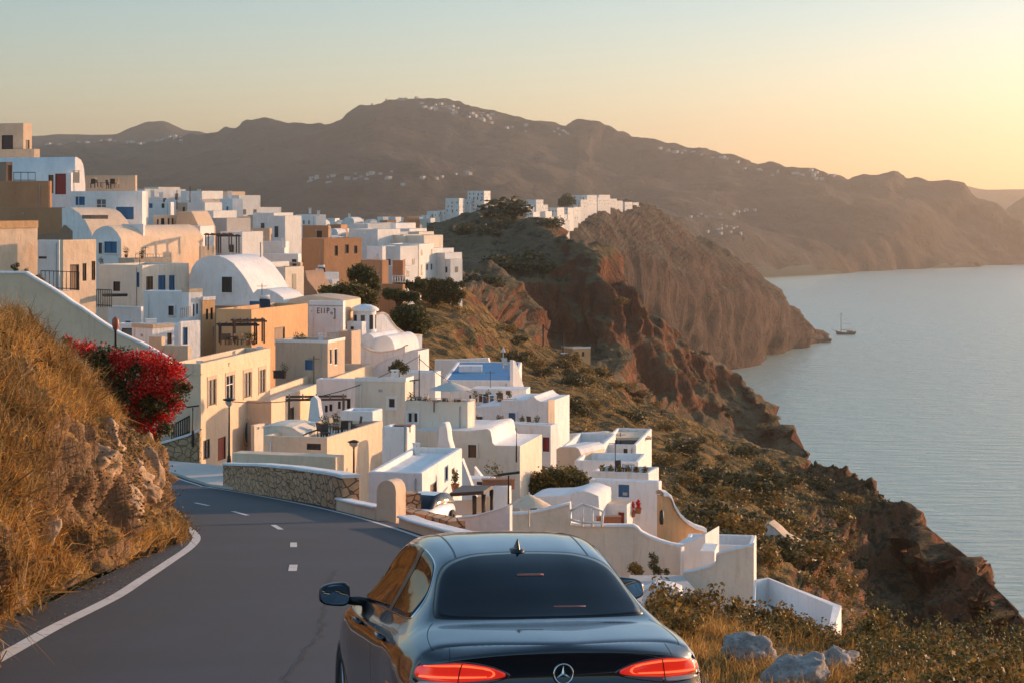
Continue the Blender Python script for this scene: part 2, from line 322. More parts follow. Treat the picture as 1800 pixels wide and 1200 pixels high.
# the sea
def sea_mat():
    m, t, p = newmat('sea_water'); g = N(t, 'ShaderNodeNewGeometry'); pos = g.outputs['Position']
    p.inputs['Base Color'].default_value = (.42, .55, .47, 1); p.inputs['Roughness'].default_value = .25; p.inputs['IOR'].default_value = 1.45
    mp = N(t, 'ShaderNodeMapping'); mp.inputs['Scale'].default_value = (.03, .10, .1); mp.inputs['Rotation'].default_value = (0, 0, R(12)); t.links.new(pos, mp.inputs[0])
    a = noise_(t, mp.outputs[0], 1.0, 6, .62, .3)
    b = noise_(t, pos, .25, 4, .6)
    ch = bump(t, p, a, 1.0, 7.5); bump(t, p, b, .7, .9, ch)
    return m
s = MB(); s.face([(-20000, -300, SEA), (26000, -300, SEA), (26000, 30000, SEA), (-20000, 30000, SEA)])
tag(s.build('sea', sea_mat(), base=(0, 0, SEA)), kind='structure')

# the road: a plane that falls away from the camera, then eases
def rz(D): return -2.2 - .12 * D if D < 110 else -15.4 - .09 * (D - 110)
def road_at(px, py, dz=0.0):
    lo, hi = 5.0, 400.0; k = (py - HY) / F
    for _ in range(50):
        mid = (lo + hi) / 2
        if -k * mid > rz(mid) + dz: lo = mid
        else: hi = mid
    return Vector(((px - 900) / F * lo, lo, -k * lo))
LW = [(-3.6, -6), (-3.9, 2), (-4.5, 10), (-5.0, 16), (-5.3, 21.2)] + [road_at(*p).xy[:] for p in ((100, 1100), (200, 1050), (250, 1018), (300, 985), (335, 960), (345, 943), (330, 927), (300, 918))] + [(-13.2, 68), (-21, 84), (-32, 102), (-46, 118), (-62, 130)]
RW = [(2.0, -6), (1.9, 2), (1.62, 10), (1.42, 16), (1.05, 22), (.3, 31), (-.8, 40)] + [road_at(*p).xy[:] for p in ((712, 934), (600, 901), (500, 879), (400, 861), (330, 846), (255, 828))] + [(-34, 142), (-48, 152), (-66, 160)]
def poly_curve(pts, n): return resample([(x, y, 0) for x, y in pts], n)
NR = 260
def match(pts, n):
    P = resample([(x, y, 0) for x, y in pts], n * 3); d = np.concatenate([[0], np.cumsum(np.linalg.norm(np.diff(P, axis=0), axis=1))]); q = np.linspace(0, d[-1], n)
    return np.stack([np.interp(q, d, P[:, c]) for c in range(3)], 1)
# parametrise both edges by travel so that the ribbon's cross-lines stay roughly square to it
def warp(pts, ys):
    P = match(pts, 900); return P
LP, RP = match(LW, NR), match(RW, NR)
def rp3(x, y, dz=0): return (x, y, rz(y) + dz)
def road_mat():
    m, t, p = newmat('asphalt'); g = N(t, 'ShaderNodeNewGeometry'); pos = g.outputs['Position']
    n0 = noise_(t, pos, .25, 4); n1 = noise_(t, pos, 60, 3, .7); mp = N(t, 'ShaderNodeMapping'); mp.inputs['Scale'].default_value = (1.5, .08, 1); mp.inputs['Rotation'].default_value = (0, 0, R(-7)); t.links.new(pos, mp.inputs[0])
    n2 = noise_(t, mp.outputs[0], 1.0, 4, .6)
    c = mixc(t, n1, (.016, .022, .033), (.038, .046, .066)); c = mixc(t, ramp(t, n0, [(.42, (0, 0, 0)), (.58, (1, 1, 1))]), c, (.020, .026, .036)); c = mixc(t, ramp(t, n2, [(.45, (0, 0, 0)), (.62, (.8, .8, .8))]), c, (.024, .027, .033))
    v = N(t, 'ShaderNodeTexVoronoi', feature='DISTANCE_TO_EDGE'); v.inputs['Scale'].default_value = .22
    nv = N(t, 'ShaderNodeTexNoise'); nv.inputs['Scale'].default_value = 1.2; t.links.new(pos, nv.inputs['Vector'])
    vm = N(t, 'ShaderNodeVectorMath', operation='ADD'); t.links.new(pos, vm.inputs[0]); t.links.new(nv.outputs['Color'], vm.inputs[1]); t.links.new(vm.outputs[0], v.inputs['Vector'])
    c = mixc(t, ramp(t, v.outputs['Distance'], [(0.0, (.35, .35, .35)), (.004, (0, 0, 0))]), c, (.014, .014, .016))
    t.links.new(c, p.inputs['Base Color']); p.inputs['Roughness'].default_value = .78; bump(t, p, n1, .4, .01); return m
ASPH = road_mat()
def line_mat():
    m, t, p = newmat('worn_line_paint'); g = N(t, 'ShaderNodeNewGeometry'); n = noise_(t, g.outputs['Position'], 7, 6, .7); n2 = noise_(t, g.outputs['Position'], .8, 3)
    c = mixc(t, n2, (.50, .49, .46), (.68, .67, .64)); t.links.new(mixc(t, ramp(t, n, [(.56, (0, 0, 0)), (.66, (.75, .75, .75))]), c, (.10, .10, .11)), p.inputs['Base Color']); p.inputs['Roughness'].default_value = .75; return m
LINE = line_mat()
s = MB(); s.sm = True
s.grid([[rp3(*(LP[i, :2] * (1 - f) + RP[i, :2] * f + (LP[i, :2] - RP[i, :2]) * e)) for f, e in ((0, .14), (.0, .0), (.33, 0), (.66, 0), (1, 0), (1, -.09))] for i in range(NR)])
tag(s.build('road', ASPH), kind='structure')
def strip(P, wd, i0=0, i1=None, dz=.006):
    s = MB(); rows = []; i1 = i1 or len(P)
    for i in range(i0, i1):
        d = P[min(i + 1, len(P) - 1), :2] - P[max(i - 1, 0), :2]; d /= np.linalg.norm(d); n = np.array([-d[1], d[0]]) * wd / 2
        rows.append([rp3(*(P[i, :2] + n), dz), rp3(*(P[i, :2] - n), dz)])
    s.grid(rows); return s
tag(strip(match(LW, 600), .2).build('road_line', LINE), kind='structure')
tag(strip(match(RW, 600), .14).build('road_line', LINE), kind='structure')
for (a, b) in (((514, 1003), (516, 992)), ((516, 961), (516, 953)), ((494, 930), (480, 922)), ((435, 905), (409, 898)), ((367, 888), (343, 883)), ((309, 875), (280, 869))):
    p, q = road_at(*a), road_at(*b); P = np.array([list(p), list(p.lerp(q, .5)), list(q)])
    tag(strip(P, .15).build('road_line', LINE), kind='structure')

# one hairline seam along the lane, as the photo shows
PATCHM = [plain('asphalt_seam', (.020, .022, .026), .85, 0, .3, 30)]
P = resample([(x, y, 0) for x, y in [(-1.9, 14), (-2.1, 18), (-2.2, 23), (-2.6, 29), (-3.1, 36)]], 60); P[:, 0] += [fbm((x * 3, y * 3, 0), 1.0, 4) * .1 for x, y, _ in P]; tag(strip(P, .014, dz=.008).build('asphalt_seam', [PATCHM[0]]), kind='structure')
# ---------------------------------------------------------------- the car
# local frame: x to the right, y forward from the rear bumper, z up from the road
def paint():
    m, t, p = newmat('car_paint'); p.inputs['Base Color'].default_value = (.006, .009, .013, 1); p.inputs['Metallic'].default_value = .5; p.inputs['Coat IOR'].default_value = 1.62
    p.inputs['Roughness'].default_value = .22; p.inputs['Coat Weight'].default_value = 1.0; p.inputs['Coat Roughness'].default_value = .02; p.inputs['Specular IOR Level'].default_value = .7
    o = coords(t, 'Object'); bump(t, p, noise_(t, o, 260, 2), .02, .001); return m
PAINT = paint()
def glossy(name, col, rough, spec=.5, metal=0.0, coat=0.0):
    m, t, p = newmat(name); p.inputs['Base Color'].default_value = (*col, 1); p.inputs['Roughness'].default_value = rough
    p.inputs['Metallic'].default_value = metal; p.inputs['Specular IOR Level'].default_value = spec; p.inputs['Coat Weight'].default_value = coat; p.inputs['Coat Roughness'].default_value = .02; return m
CGLASS = glossy('car_glass', (.003, .005, .008), .03, .32); SEAL = glossy('rubber_seal', (.006, .006, .006), .35); CHROME = glossy('chrome_trim', (.75, .74, .72), .12, .5, 1.0)
TYRE = glossy('tyre_rubber', (.015, .015, .015), .8); LAMPR = glossy('lamp_red_lens', (.38, .012, .008), .08, .6, 0, 1.0); LAMPD = glossy('lamp_dark_lens', (.06, .008, .008), .08, .6, 0, 1.0); LAMPC = glossy('lamp_clear_lens', (.5, .38, .34), .08, .6, 0, .6)
def glowmat():
    m, t, p = newmat('lamp_light_bar'); p.inputs['Base Color'].default_value = (.8, .12, .05, 1); p.inputs['Emission Color'].default_value = (1, .16, .05, 1); p.inputs['Emission Strength'].default_value = .62; p.inputs['Roughness'].default_value = .3; return m
GLOW = glowmat(); BRAKE = glossy('brake_lens', (.30, .07, .03), .2); MIRRORG = glossy('mirror_glass', (.5, .55, .6), .02, .5, 1.0); PLASTIC = glossy('black_plastic', (.012, .012, .013), .3, .5)
REDGLOW = newmat('lamp_red_glow'); REDGLOW[2].inputs['Base Color'].default_value = (.45, .015, .01, 1); REDGLOW[2].inputs['Emission Color'].default_value = (1, .03, .012, 1); REDGLOW[2].inputs['Emission Strength'].default_value = .30; REDGLOW[2].inputs['Roughness'].default_value = .1; REDGLOW[2].inputs['Coat Weight'].default_value = 1.0; REDGLOW = REDGLOW[0]

# stations of the upper surface (y, [9 lateral (x, z, dy)]) from the boot lip to the front bumper
def st(y, zc, x1, z1, xe, ze, xg, zg, xb, zb, xs, zs, xw, zw, xl, zl, sag=0.0):
    """centre, quarter, roof/glass edge, mid glass, belt, shoulder, widest, sill"""
    return [(0, y, zc), (x1 * .5, y + sag * .25, zc - (zc - z1) * .28), (x1, y + sag * .6, z1), (xe, y + sag, ze), (xg, y + sag, zg), (xb, y + sag, zb), (xs, y + sag, zs), (xw, y + sag, zw), (xl, y + sag, zl)]
ST = [
    st(.055, 1.035, .42, 1.030, .66, 1.012, .76, .985, .80, .955, .835, .90, .868, .74, .84, .30, .17),
    st(.10, 1.052, .42, 1.047, .67, 1.030, .77, 1.000, .81, .970, .845, .91, .878, .74, .85, .30, .17),
    st(.24, 1.075, .42, 1.070, .67, 1.052, .775, 1.022, .822, .985, .862, .915, .892, .73, .86, .28, .16),
    st(.42, 1.095, .42, 1.090, .665, 1.074, .775, 1.040, .835, .99, .880, .92, .903, .72, .87, .26, .12),
    st(.60, 1.112, .42, 1.106, .655, 1.094, .755, 1.062, .835, 1.00, .890, .92, .908, .70, .875, .24, .08),
    st(.74, 1.165, .41, 1.158, .625, 1.135, .72, 1.095, .825, 1.01, .895, .92, .908, .70, .875, .24, .05),
    st(.98, 1.278, .39, 1.268, .585, 1.238, .672, 1.165, .80, 1.03, .893, .92, .905, .70, .87, .22, .03),
    st(1.24, 1.375, .37, 1.366, .550, 1.330, .635, 1.220, .795, 1.03, .888, .92, .902, .70, .87, .21, .0),
    st(1.50, 1.425, .36, 1.416, .535, 1.378, .625, 1.250, .795, 1.025, .885, .92, .90, .70, .87, .20, -.02),
    st(1.90, 1.452, .36, 1.443, .540, 1.405, .635, 1.262, .80, 1.01, .883, .91, .90, .68, .87, .20, -.02),
    st(2.35, 1.445, .36, 1.436, .540, 1.400, .640, 1.250, .805, .995, .885, .90, .90, .66, .87, .20, -.02),
    st(2.75, 1.395, .37, 1.385, .550, 1.345, .660, 1.200, .81, .98, .888, .89, .902, .66, .87, .20, -.04),
    st(3.10, 1.26, .40, 1.250, .60, 1.205, .71, 1.090, .815, .97, .89, .88, .905, .66, .87, .22, -.08),
    st(3.45, 1.07, .44, 1.060, .66, 1.020, .755, .985, .82, .955, .89, .87, .905, .66, .87, .24, -.12),
    st(3.75, .965, .45, .960, .68, .945, .77, .93, .825, .90, .885, .83, .90, .66, .865, .26, -.14),
    st(4.2, .885, .44, .88, .66, .865, .75, .85, .80, .82, .85, .76, .875, .62, .85, .28, -.2),
    st(4.6, .74, .40, .735, .60, .72, .68, .70, .72, .67, .76, .62, .79, .52, .77, .30, -.34),
    st(4.72, .55, .38, .55, .56, .545, .63, .54, .67, .53, .70, .51, .72, .46, .70, .32, -.38),
]
STA = np.array(ST)   # (n, 9, 3)
_y = STA[:, 0, 1][:, None]; _k = np.clip((_y - .6) / 1.2, 0, 1) * np.clip((3.9 - _y) / .8, 0, 1)
STA[:, :, 2] += np.clip(STA[:, :, 2] - 1.0, 0, 1) * .17 * _k; STA[:, :, 0] *= 1 + .035 * np.clip((_y - 1.5) / 1.5, 0, 1)
def surf(i, j):
    """smooth surface through the stations: i along the car, j across (0 centre .. 8 sill), negative j = left side"""
    sg = 1 if j >= 0 else -1; j = abs(j); n = len(STA); i = min(max(i, 0), n - 1.0001); j = min(j, 7.9999)
    i0, j0 = int(i), int(j); fi, fj = i - i0, j - j0
    def col(ii):
        ii = min(max(ii, 0), n - 1)
        g = lambda q: (STA[ii, q] if 0 <= q <= 8 else (STA[ii, -q] * np.array([-1, 1, 1]) if q < 0 else 2 * STA[ii, 8] - STA[ii, 16 - q]))
        return cr(g(j0 - 1), g(j0), g(j0 + 1), g(j0 + 2), fj)
    p = cr(col(i0 - 1), col(i0), col(i0 + 1), col(i0 + 2), fi)
    return np.array([p[0] * sg, p[1], p[2]])
def surf_n(i, j):
    e = .02; a = surf(i + e, j) - surf(i - e, j); b = surf(i, j + e) - surf(i, j - e) if abs(j) > .03 else surf(i, .05) - surf(i, -.05)
    n = np.cross(b, a); n /= np.linalg.norm(n) + 1e-9; return n
CAR = at(994, 1180, 11.62)
road_z0 = rz(CAR.y); yaw = 10.2
car = thing('parked_car', 'black sedan seen from behind on the road with red tail lights', 'car', (CAR.x, CAR.y, road_z0 + .01))
car.rotation_euler = (0, 0, 0)
car.rotation_euler = (Matrix.Rotation(math.atan(-.088), 4, 'X') @ Matrix.Rotation(R(yaw), 4, 'Z')).to_euler()
car['label'] = 'glossy black sedan on the road seen from behind with red tail lights'
def cb(mb, name, mat_, parent=None, fix=True):
    o = mb.build(name, mat_, parent or car, base=(0, 0, 0), fix=fix); return o
def patch(mb, fn, ni, nj, off=0.0):
    rows = []
    for a in range(ni + 1):
        r = []
        for b in range(nj + 1):
            i, j = fn(a / ni, b / nj); p = surf(i, j); q = surf_n(i, j); r.append(p + q * off * (1))
        rows.append(r)
    mb.sm = True; mb.grid(rows)
# rear face
LZ = [(.055, 1.035), (.015, 1.00), (.045, .93), (.060, .86), (.045, .80), (-.01, .70), (-.055, .60), (-.06, .45), (-.02, .32)]
LZ = np.array(LZ)
COR = np.array([STA[0, 5], STA[0, 5] * [1, 1, 1] + [.012, .0, -.03], STA[0, 6], [.853, .225, .84], [.862, .225, .78], STA[0, 7] + [0, 0, -.03], [.868, .225, .60], [.86, .225, .45], [.84, .225, .30]])
def cinterp(A, s):
    n = len(A); s = min(max(s, 0), n - 1.0001); k = int(s); f = s - k; return cr(A[max(k - 1, 0)], A[k], A[k + 1], A[min(k + 2, n - 1)], f)
def rear(s, x):
    """rear face: s = row 0..8 down, x = -1..1 across"""
    c = cinterp(LZ, s); e = cinterp(COR, s); a = abs(x); sg = 1 if x >= 0 else -1
    yy = c[0] + (e[1] - c[0]) * (.34 * a ** 2 + .66 * a ** 7); xx = e[0] * a; z = c[1] + (e[2] - c[1]) * (a ** 2.6 if s < 2.2 else a ** 2)
    if s < 1: # meet the lip curve
        t_ = a * e[0]; k = np.interp(t_, STA[0, :6, 0], np.arange(6)); q = surf(0, min(k, 5)); f = 1 - s
        xx, yy, z = xx * (1 - f) + q[0] * f, yy * (1 - f) + q[1] * f, z * (1 - f) + q[2] * f
    return np.array([xx * sg, yy, z])
def rear_n(s, x):
    e = .03; a = rear(min(s + e, 8), x) - rear(s - e if s > e else s, x); b = rear(s, x + .01) - rear(s, x - .01); n = np.cross(a, b); n /= np.linalg.norm(n) + 1e-9
    return n if n[1] < .35 or abs(x) > .9 else n
m = MB(); m.sm = True
NI, NJ = 17 * 9, 8 * 7
for sg in (1, -1): m.grid([[surf(a * (len(STA) - 1) / NI, sg * b * 8 / NJ if b else 1e-6 * sg) for b in range(NJ + 1)] for a in range(NI + 1)])
m.grid([[rear(a / 6, b / 44) for b in range(-44, 45)] for a in range(0, 49)])
body = cb(m, 'body', [PAINT])
bm = bmesh.new(); bm.from_mesh(body.data); bmesh.ops.remove_doubles(bm, verts=bm.verts, dist=.004); bmesh.ops.recalc_face_normals(bm, faces=bm.faces); bm.to_mesh(body.data); bm.free()
# cut the wheel arches by darkening nothing: arches are separate lips and wheels stand proud inside dark wells
def superell(a, n=3.2):
    c, s_ = math.cos(a), math.sin(a); return (math.copysign(abs(c) ** (2 / n), c), math.copysign(abs(s_) ** (2 / n), s_))
def outline_panel(mb, f, off, rings=14, seg=96, n=3.2, edge=.004, nf=None):
    """rounded panel on the surface: f maps the unit disc (u, v in -1..1) to a point + normal"""
    rows = []
    for k in range(rings + 1):
        rr = k / rings; r = []
        for q in range(seg):
            u_, v_ = superell(6.28319 * q / seg, n); p, nn = f(u_ * rr, v_ * rr); r.append(p + nn * off)
        rows.append(r)
    r = []
    for q in range(seg):
        u_, v_ = superell(6.28319 * q / seg, n); p, nn = f(u_, v_); r.append(p - nn * edge)
    rows.append(r); mb.sm = True; mb.grid(rows, True)
def on_surf(i0, i1, jw):
    def f(u_, v_):
        i = i0 + (i1 - i0) * (v_ + 1) / 2; fr = (v_ + 1) / 2; w_ = jw(fr); j = u_ * w_
        if abs(j) < .02: j = math.copysign(.02, j if j else 1) * 1
        return surf(i, j), surf_n(i, j)
    return f
# rear window (with black border), from boot to roof
RW0, RW1 = 4.30, 7.55
m = MB(); outline_panel(m, on_surf(RW0 - .10, RW1 + .10, lambda f: 3.36 - .20 * f), .002, n=3.4); cb(m, 'window_seal', [SEAL])
m = MB(); outline_panel(m, on_surf(RW0, RW1, lambda f: 3.26 - .20 * f), .004, n=3.3); rwn = cb(m, 'rear_window', [CGLASS])
m = MB(); outline_panel(m, on_surf(11.05, 13.25, lambda f: 2.98 - .1 * f), .003, n=5); cb(m, 'windscreen', [CGLASS])
# side glass: from pillar to mirror, both sides, in a chrome-edged frame
def side_f(sg, i0, i1, sh=0.0):
    def f(u_, v_):
        fr = (u_ + 1) / 2; i = i0 + (i1 - i0) * fr
        top = 3.14 + .0 * fr + 1.0 * max(0, (fr - .62) / .38) ** 2 * .75 + .85 * max(0, (.22 - fr) / .22) ** 2; bot = 4.86; j = (top + bot) / 2 + (bot - top) / 2 * (-v_) ; j *= 1
        return surf(i, sg * j), surf_n(i, sg * j)
    return f
for sg in (-1, 1):
    m = MB(); outline_panel(m, side_f(sg, 6.15, 12.6), .003, n=4.2, rings=10, seg=120); fr_ = cb(m, 'side_trim', [CHROME])
    m = MB(); outline_panel(m, lambda u_, v_, g=side_f(sg, 6.27, 12.48): g(u_, v_ * .955), .006, n=4.2, rings=10, seg=120); cb(m, 'side_window', [CGLASS], fr_)
    for ip in (8.9,):
        m = MB(); m.sm = True; rows = []
        for a in range(13):
            j = 3.2 + (4.82 - 3.2) * a / 12; rows.append([surf(ip + d, sg * j) + surf_n(ip, sg * j) * (.008 if abs(d) < .2 else .004) for d in (-.13, -.10, .10, .13)])
        m.grid(rows); cb(m, 'pillar', [PLASTIC])
# shut lines
def line_on(name, pts, wd=.004, off=.0012, fn=None, nf=None, mat_=None):
    P = [fn(*p) for p in pts]; NN = [nf(*p) for p in pts]; rows = []
    for k in range(len(P)):
        d = P[min(k + 1, len(P) - 1)] - P[max(k - 1, 0)]; d /= np.linalg.norm(d) + 1e-9; c = np.cross(NN[k], d); rows.append([P[k] + NN[k] * off + c * wd / 2, P[k] + NN[k] * off - c * wd / 2])
    m = MB(); m.sm = True; m.grid(rows); return cb(m, name, [mat_ or SEAL], fix=False)
for sg in (-1, 1):
    line_on('boot_seam', [(.0 + 4.15 * k / 40, sg * (3.55 - .45 * (k / 40) ** 3)) for k in range(41)], .006, fn=surf, nf=surf_n)
    line_on('roof_seam', [(7.5 + 3.6 * k / 40, sg * 2.35) for k in range(41)], .012, fn=surf, nf=surf_n)
    line_on('door_seam', [(9.05, sg * (4.9 + 2.9 * k / 20)) for k in range(21)], .006, fn=surf, nf=surf_n)
    line_on('door_seam', [(6.35 + .55 * (1 - k / 20) ** 2, sg * (4.9 + 2.9 * k / 20)) for k in range(21)], .006, fn=surf, nf=surf_n)
    line_on('door_seam', [(12.3, sg * (4.95 + 2.9 * k / 20)) for k in range(21)], .006, fn=surf, nf=surf_n)
    line_on('lid_seam', [(.15 + 3.6 * k / 20, sg * (.79 + .02 * math.sin(k / 20 * 3.1))) for k in range(21)], .005, fn=rear, nf=rear_n)
    # fog strip of shoulder crease
    for ip in (7.9, 10.6):
        m = MB(); h = surf(ip, sg * 5.95); hn = surf_n(ip, sg * 5.95); m.tube([h + hn * .004 + np.array([0, -.11, 0]), h + hn * .035 + np.array([0, -.09, 0]), h + hn * .042, h + hn * .035 + np.array([0, .09, 0]), h + hn * .004 + np.array([0, .11, 0])], .013); cb(m, 'door_handle', [PAINT])
# tail lamps: lens on the rear face and round the corner, with light bars
def lamp_f(sg, grow=0.0):
    def f(u_, v_):
        fr = (u_ + 1) / 2      # 0 inner tip .. 1 outer end
        x = .36 + (1.0 - .36) * fr; cs = 2.85 - .50 * fr; hh = (.22 + .78 * min(1, fr * 1.7) ** .75) * (1.38 + grow)
        s_ = cs - v_ * hh * .94; p = rear(s_, sg * min(x, .999)); n_ = rear_n(s_, sg * min(x, .985)); 
        return p, (n_ if n_[1] < .3 else -n_)
    return f
for sg in (-1, 1):
    m = MB(); outline_panel(m, lamp_f(sg), .006, n=3.4, rings=10, seg=100, edge=.01); lr = cb(m, 'tail_lamp', [LAMPD])
    m = MB(); outline_panel(m, lambda u_, v_, g=lamp_f(sg): g(u_ * .93 + .035, v_ * .72 + .16), .009, n=3.2, rings=8, seg=80); cb(m, 'red_lens', [REDGLOW], lr)
    m = MB(); outline_panel(m, lambda u_, v_, g=lamp_f(sg): g(u_ * .42 + .46, v_ * .17 - .72), .010, n=3.2, rings=4, seg=50); cb(m, 'clear_lens', [LAMPC], lr)
    m = MB(); g = lamp_f(sg)
    def bar(mb, pts, w_):
        rows = []
        for k in range(len(pts)):
            p, n_ = g(*pts[k]); q, _ = g(pts[k][0], pts[k][1] + w_); rows.append([p + n_ * .010, p + n_ * .017, q + n_ * .017, q + n_ * .010])
        mb.sm = False; mb.grid(rows)
    bar(m, [(-.56 + 1.40 * k / 24, .56 + .05 * math.sin(k / 24 * 3)) for k in range(25)], .13)
    bar(m, [(-.50 + 1.36 * k / 24, -.24 - .05 * (k / 24)) for k in range(25)], .13)
    # hook joining both bars at the inner end
    rows = []
    for k in range(13):
        a = math.pi * k / 12; u_, v_ = -.55 - .12 * math.sin(a), .62 - .86 * (1 - math.cos(a)) / 2
        p, n_ = g(u_, v_); q, _ = g(u_ + .05, v_); rows.append([p + n_ * .010, p + n_ * .017, q + n_ * .017, q + n_ * .010])
    m.grid(rows); cb(m, 'light_bar', [GLOW], lr, fix=False)
    rows = []; m = MB()
    for k in range(9): p, n_ = g(.06 + .02 * k / 8, -.95 + 1.9 * k / 8); q, _ = g(.085 + .02 * k / 8, -.95 + 1.9 * k / 8); rows.append([p + n_ * .019, q + n_ * .019])
    m.grid(rows); cb(m, 'lamp_seam', [SEAL], lr, fix=False)
# star badge in a ring
bc = rear(2.8, 0) + np.array([0, -.012, 0]); m = MB(); m.sm = True
rows = [[bc + np.array([(.056 + .0055 * math.cos(a)) * math.cos(q), -.0085 * math.sin(a), (.056 + .0055 * math.cos(a)) * math.sin(q)]) for a in np.linspace(0, 6.28319, 9)[:-1]] for q in np.linspace(0, 6.28319, 49)]
m.grid(rows, True); m.sm = False
for k in range(3):
    a = math.pi / 2 + k * 2.0944; d = np.array([math.cos(a), 0, math.sin(a)]); e = np.array([-math.sin(a), 0, math.cos(a)]); tip = bc + d * .054; y_ = np.array([0, .011, 0])
    l, r = bc + d * .006 + e * .0095, bc + d * .006 - e * .0095; m.face([l, tip, bc - y_]); m.face([r, tip, bc - y_])
badge = cb(m, 'star_badge', [CHROME], fix=False)
# boot lip crease highlight, number plate recess, bumper trim, third brake light
m = MB(); outline_panel(m, lambda u_, v_: (surf(4.18, u_ * 1.0 + (.02 if u_ >= 0 else -.02)) * 0 + surf(6.35 + v_ * .035, u_ * .42 + (.02 if u_ >= 0 else -.02)), surf_n(6.35, .3)), .008, n=8, rings=3, seg=40); cb(m, 'brake_light', [BRAKE], rwn)
m = MB(); outline_panel(m, lambda u_, v_: (surf(5.05 + v_ * .03, u_ * .5 + .9), surf_n(5.05, .9)), .0055, n=8, rings=2, seg=30); cb(m, 'parcel_shelf_lamp', [BRAKE], rwn)
m = MB(); outline_panel(m, lambda u_, v_: (rear(5.6 + v_ * .55, u_ * .34), rear_n(5.6, 0)), .006, n=8, rings=3, seg=40); cb(m, 'number_plate', [glossy('plate_white', (.7, .7, .66), .4)])
m = MB(); outline_panel(m, lambda u_, v_: (rear(7.5 + v_ * .4, u_ * .8), rear_n(7.5, u_ * .8)), .012, n=8, rings=3, seg=60); cb(m, 'diffuser', [PLASTIC])
# aerial fin on the roof
f0 = surf(7.78, .02) + np.array([-.02, .0, 0]); m = MB(); m.sm = True; rows = []
for k in range(9):
    q = k / 8; ln = .085 * (1 - q) + .012; wd = .020 * (1 - q ** 1.3) + .0015; cy = .03 - .045 * q; z_ = -.012 + .082 * q
    rows.append([f0 + np.array([wd * math.cos(a), cy + ln * math.sin(a) * 1.0, z_ + .03 * q * 0]) for a in np.linspace(0, 6.28319, 17)[:-1]])
m.grid(rows, True); m.face(rows[-1]); cb(m, 'roof_aerial', [PLASTIC])
m = MB(); m.sm = True; m.grid([[f0 + np.array([r * math.cos(a), .03 + r * 1.9 * math.sin(a), zz]) for a in np.linspace(0, 6.28319, 25)[:-1]] for r, zz in ((.055, -.014), (.052, .002), (.03, .012), (.001, .016))], True); cb(m, 'aerial_base', [PLASTIC])
# door mirrors
for sg in (-1, 1):
    cx, cy, cz = sg * 1.05, 2.93, 1.055; m = MB(); m.sm = True; rows = []
    for k, (sc2, yy) in enumerate(((.90, -.075), (1.0, -.065), (1.02, -.02), (.95, .04), (.72, .09), (.35, .118), (.02, .125))):
        rows.append([np.array([cx + sg * .112 * sc2 * superell(a, 3.4)[0] * (1 if superell(a, 3)[0] > 0 else .95), cy + yy - .03 * superell(a, 3)[0], cz + .078 * sc2 * superell(a, 3.4)[1] * (1 + .16 * -superell(a, 3)[0])]) for a in np.linspace(0, 6.28319, 41)[:-1]])
    m.grid(rows, True); mir = cb(m, 'door_mirror', [PLASTIC])
    m = MB(); r = [np.array([cx + sg * .101 * superell(a, 3.4)[0], cy - .074 - .03 * superell(a, 3)[0], cz + .067 * superell(a, 3.4)[1] * (1 + .16 * -superell(a, 3)[0])]) for a in np.linspace(0, 6.28319, 41)[:-1]]; m.face(r); cb(m, 'mirror_glass', [MIRRORG if sg < 0 else MIRRORG], mir, fix=False)
    m = MB(); m.tube([(sg * .80, 2.98, .985), (sg * .90, 2.96, 1.0), (cx - sg * .05, cy + .02, cz - .045)], [.04, .032, .03]); cb(m, 'mirror_arm', [PLASTIC], mir)
# wheels
for wy in (.98, 3.82):
    for sg in (-1, 1):
        m = MB(); c_ = np.array([sg * .80, wy, .33 if wy < 2 else .24]); ang = np.linspace(0, 6.28319, 41)[:-1]
        ring = lambda r, x: [c_ + np.array([sg * x, r * math.cos(a), r * math.sin(a)]) for a in ang]
        m.sm = True; m.grid([ring(.23, .10), ring(.25, .118), ring(.31, .118), ring(.33, .09), ring(.33, -.09), ring(.30, -.11), ring(.2, -.1)], True); wh = cb(m, 'wheel', [TYRE])
        m = MB(); m.sm = True; m.grid([ring(.232, .10), ring(.215, .105), ring(.205, .05), ring(.08, .06), ring(.05, .09), ring(.001, .09)], True)
        m.sm = False
        for k in range(5):
            a = k * 1.25664; d = np.array([0, math.cos(a), math.sin(a)]); e = np.array([0, -math.sin(a), math.cos(a)]); x_ = np.array([sg, 0, 0])
            m.hexa([c_ + x_ * .06 + d * .05 + e * .03, c_ + x_ * .06 + d * .05 - e * .03, c_ + x_ * .06 + d * .215 - e * .02, c_ + x_ * .06 + d * .215 + e * .02, c_ + x_ * .10 + d * .05 + e * .022, c_ + x_ * .10 + d * .05 - e * .022, c_ + x_ * .108 + d * .215 - e * .014, c_ + x_ * .108 + d * .215 + e * .014])
        cb(m, 'rim', [CHROME], wh)
        m = MB(); m.sm = True; ring2 = lambda r, x: [c_ + np.array([sg * x, r * math.cos(a), r * math.sin(a)]) for a in np.linspace(-.25, 3.4, 30)]
        m.grid([ring2(.345, .02), ring2(.345, .112), ring2(.385, .122), ring2(.40, .095)]); cb(m, 'wheel_arch', [PAINT])
        m = MB(); m.sm = True; m.grid([ring(.345, .104 - .0), ring(.01, .1035)], True) if False else None
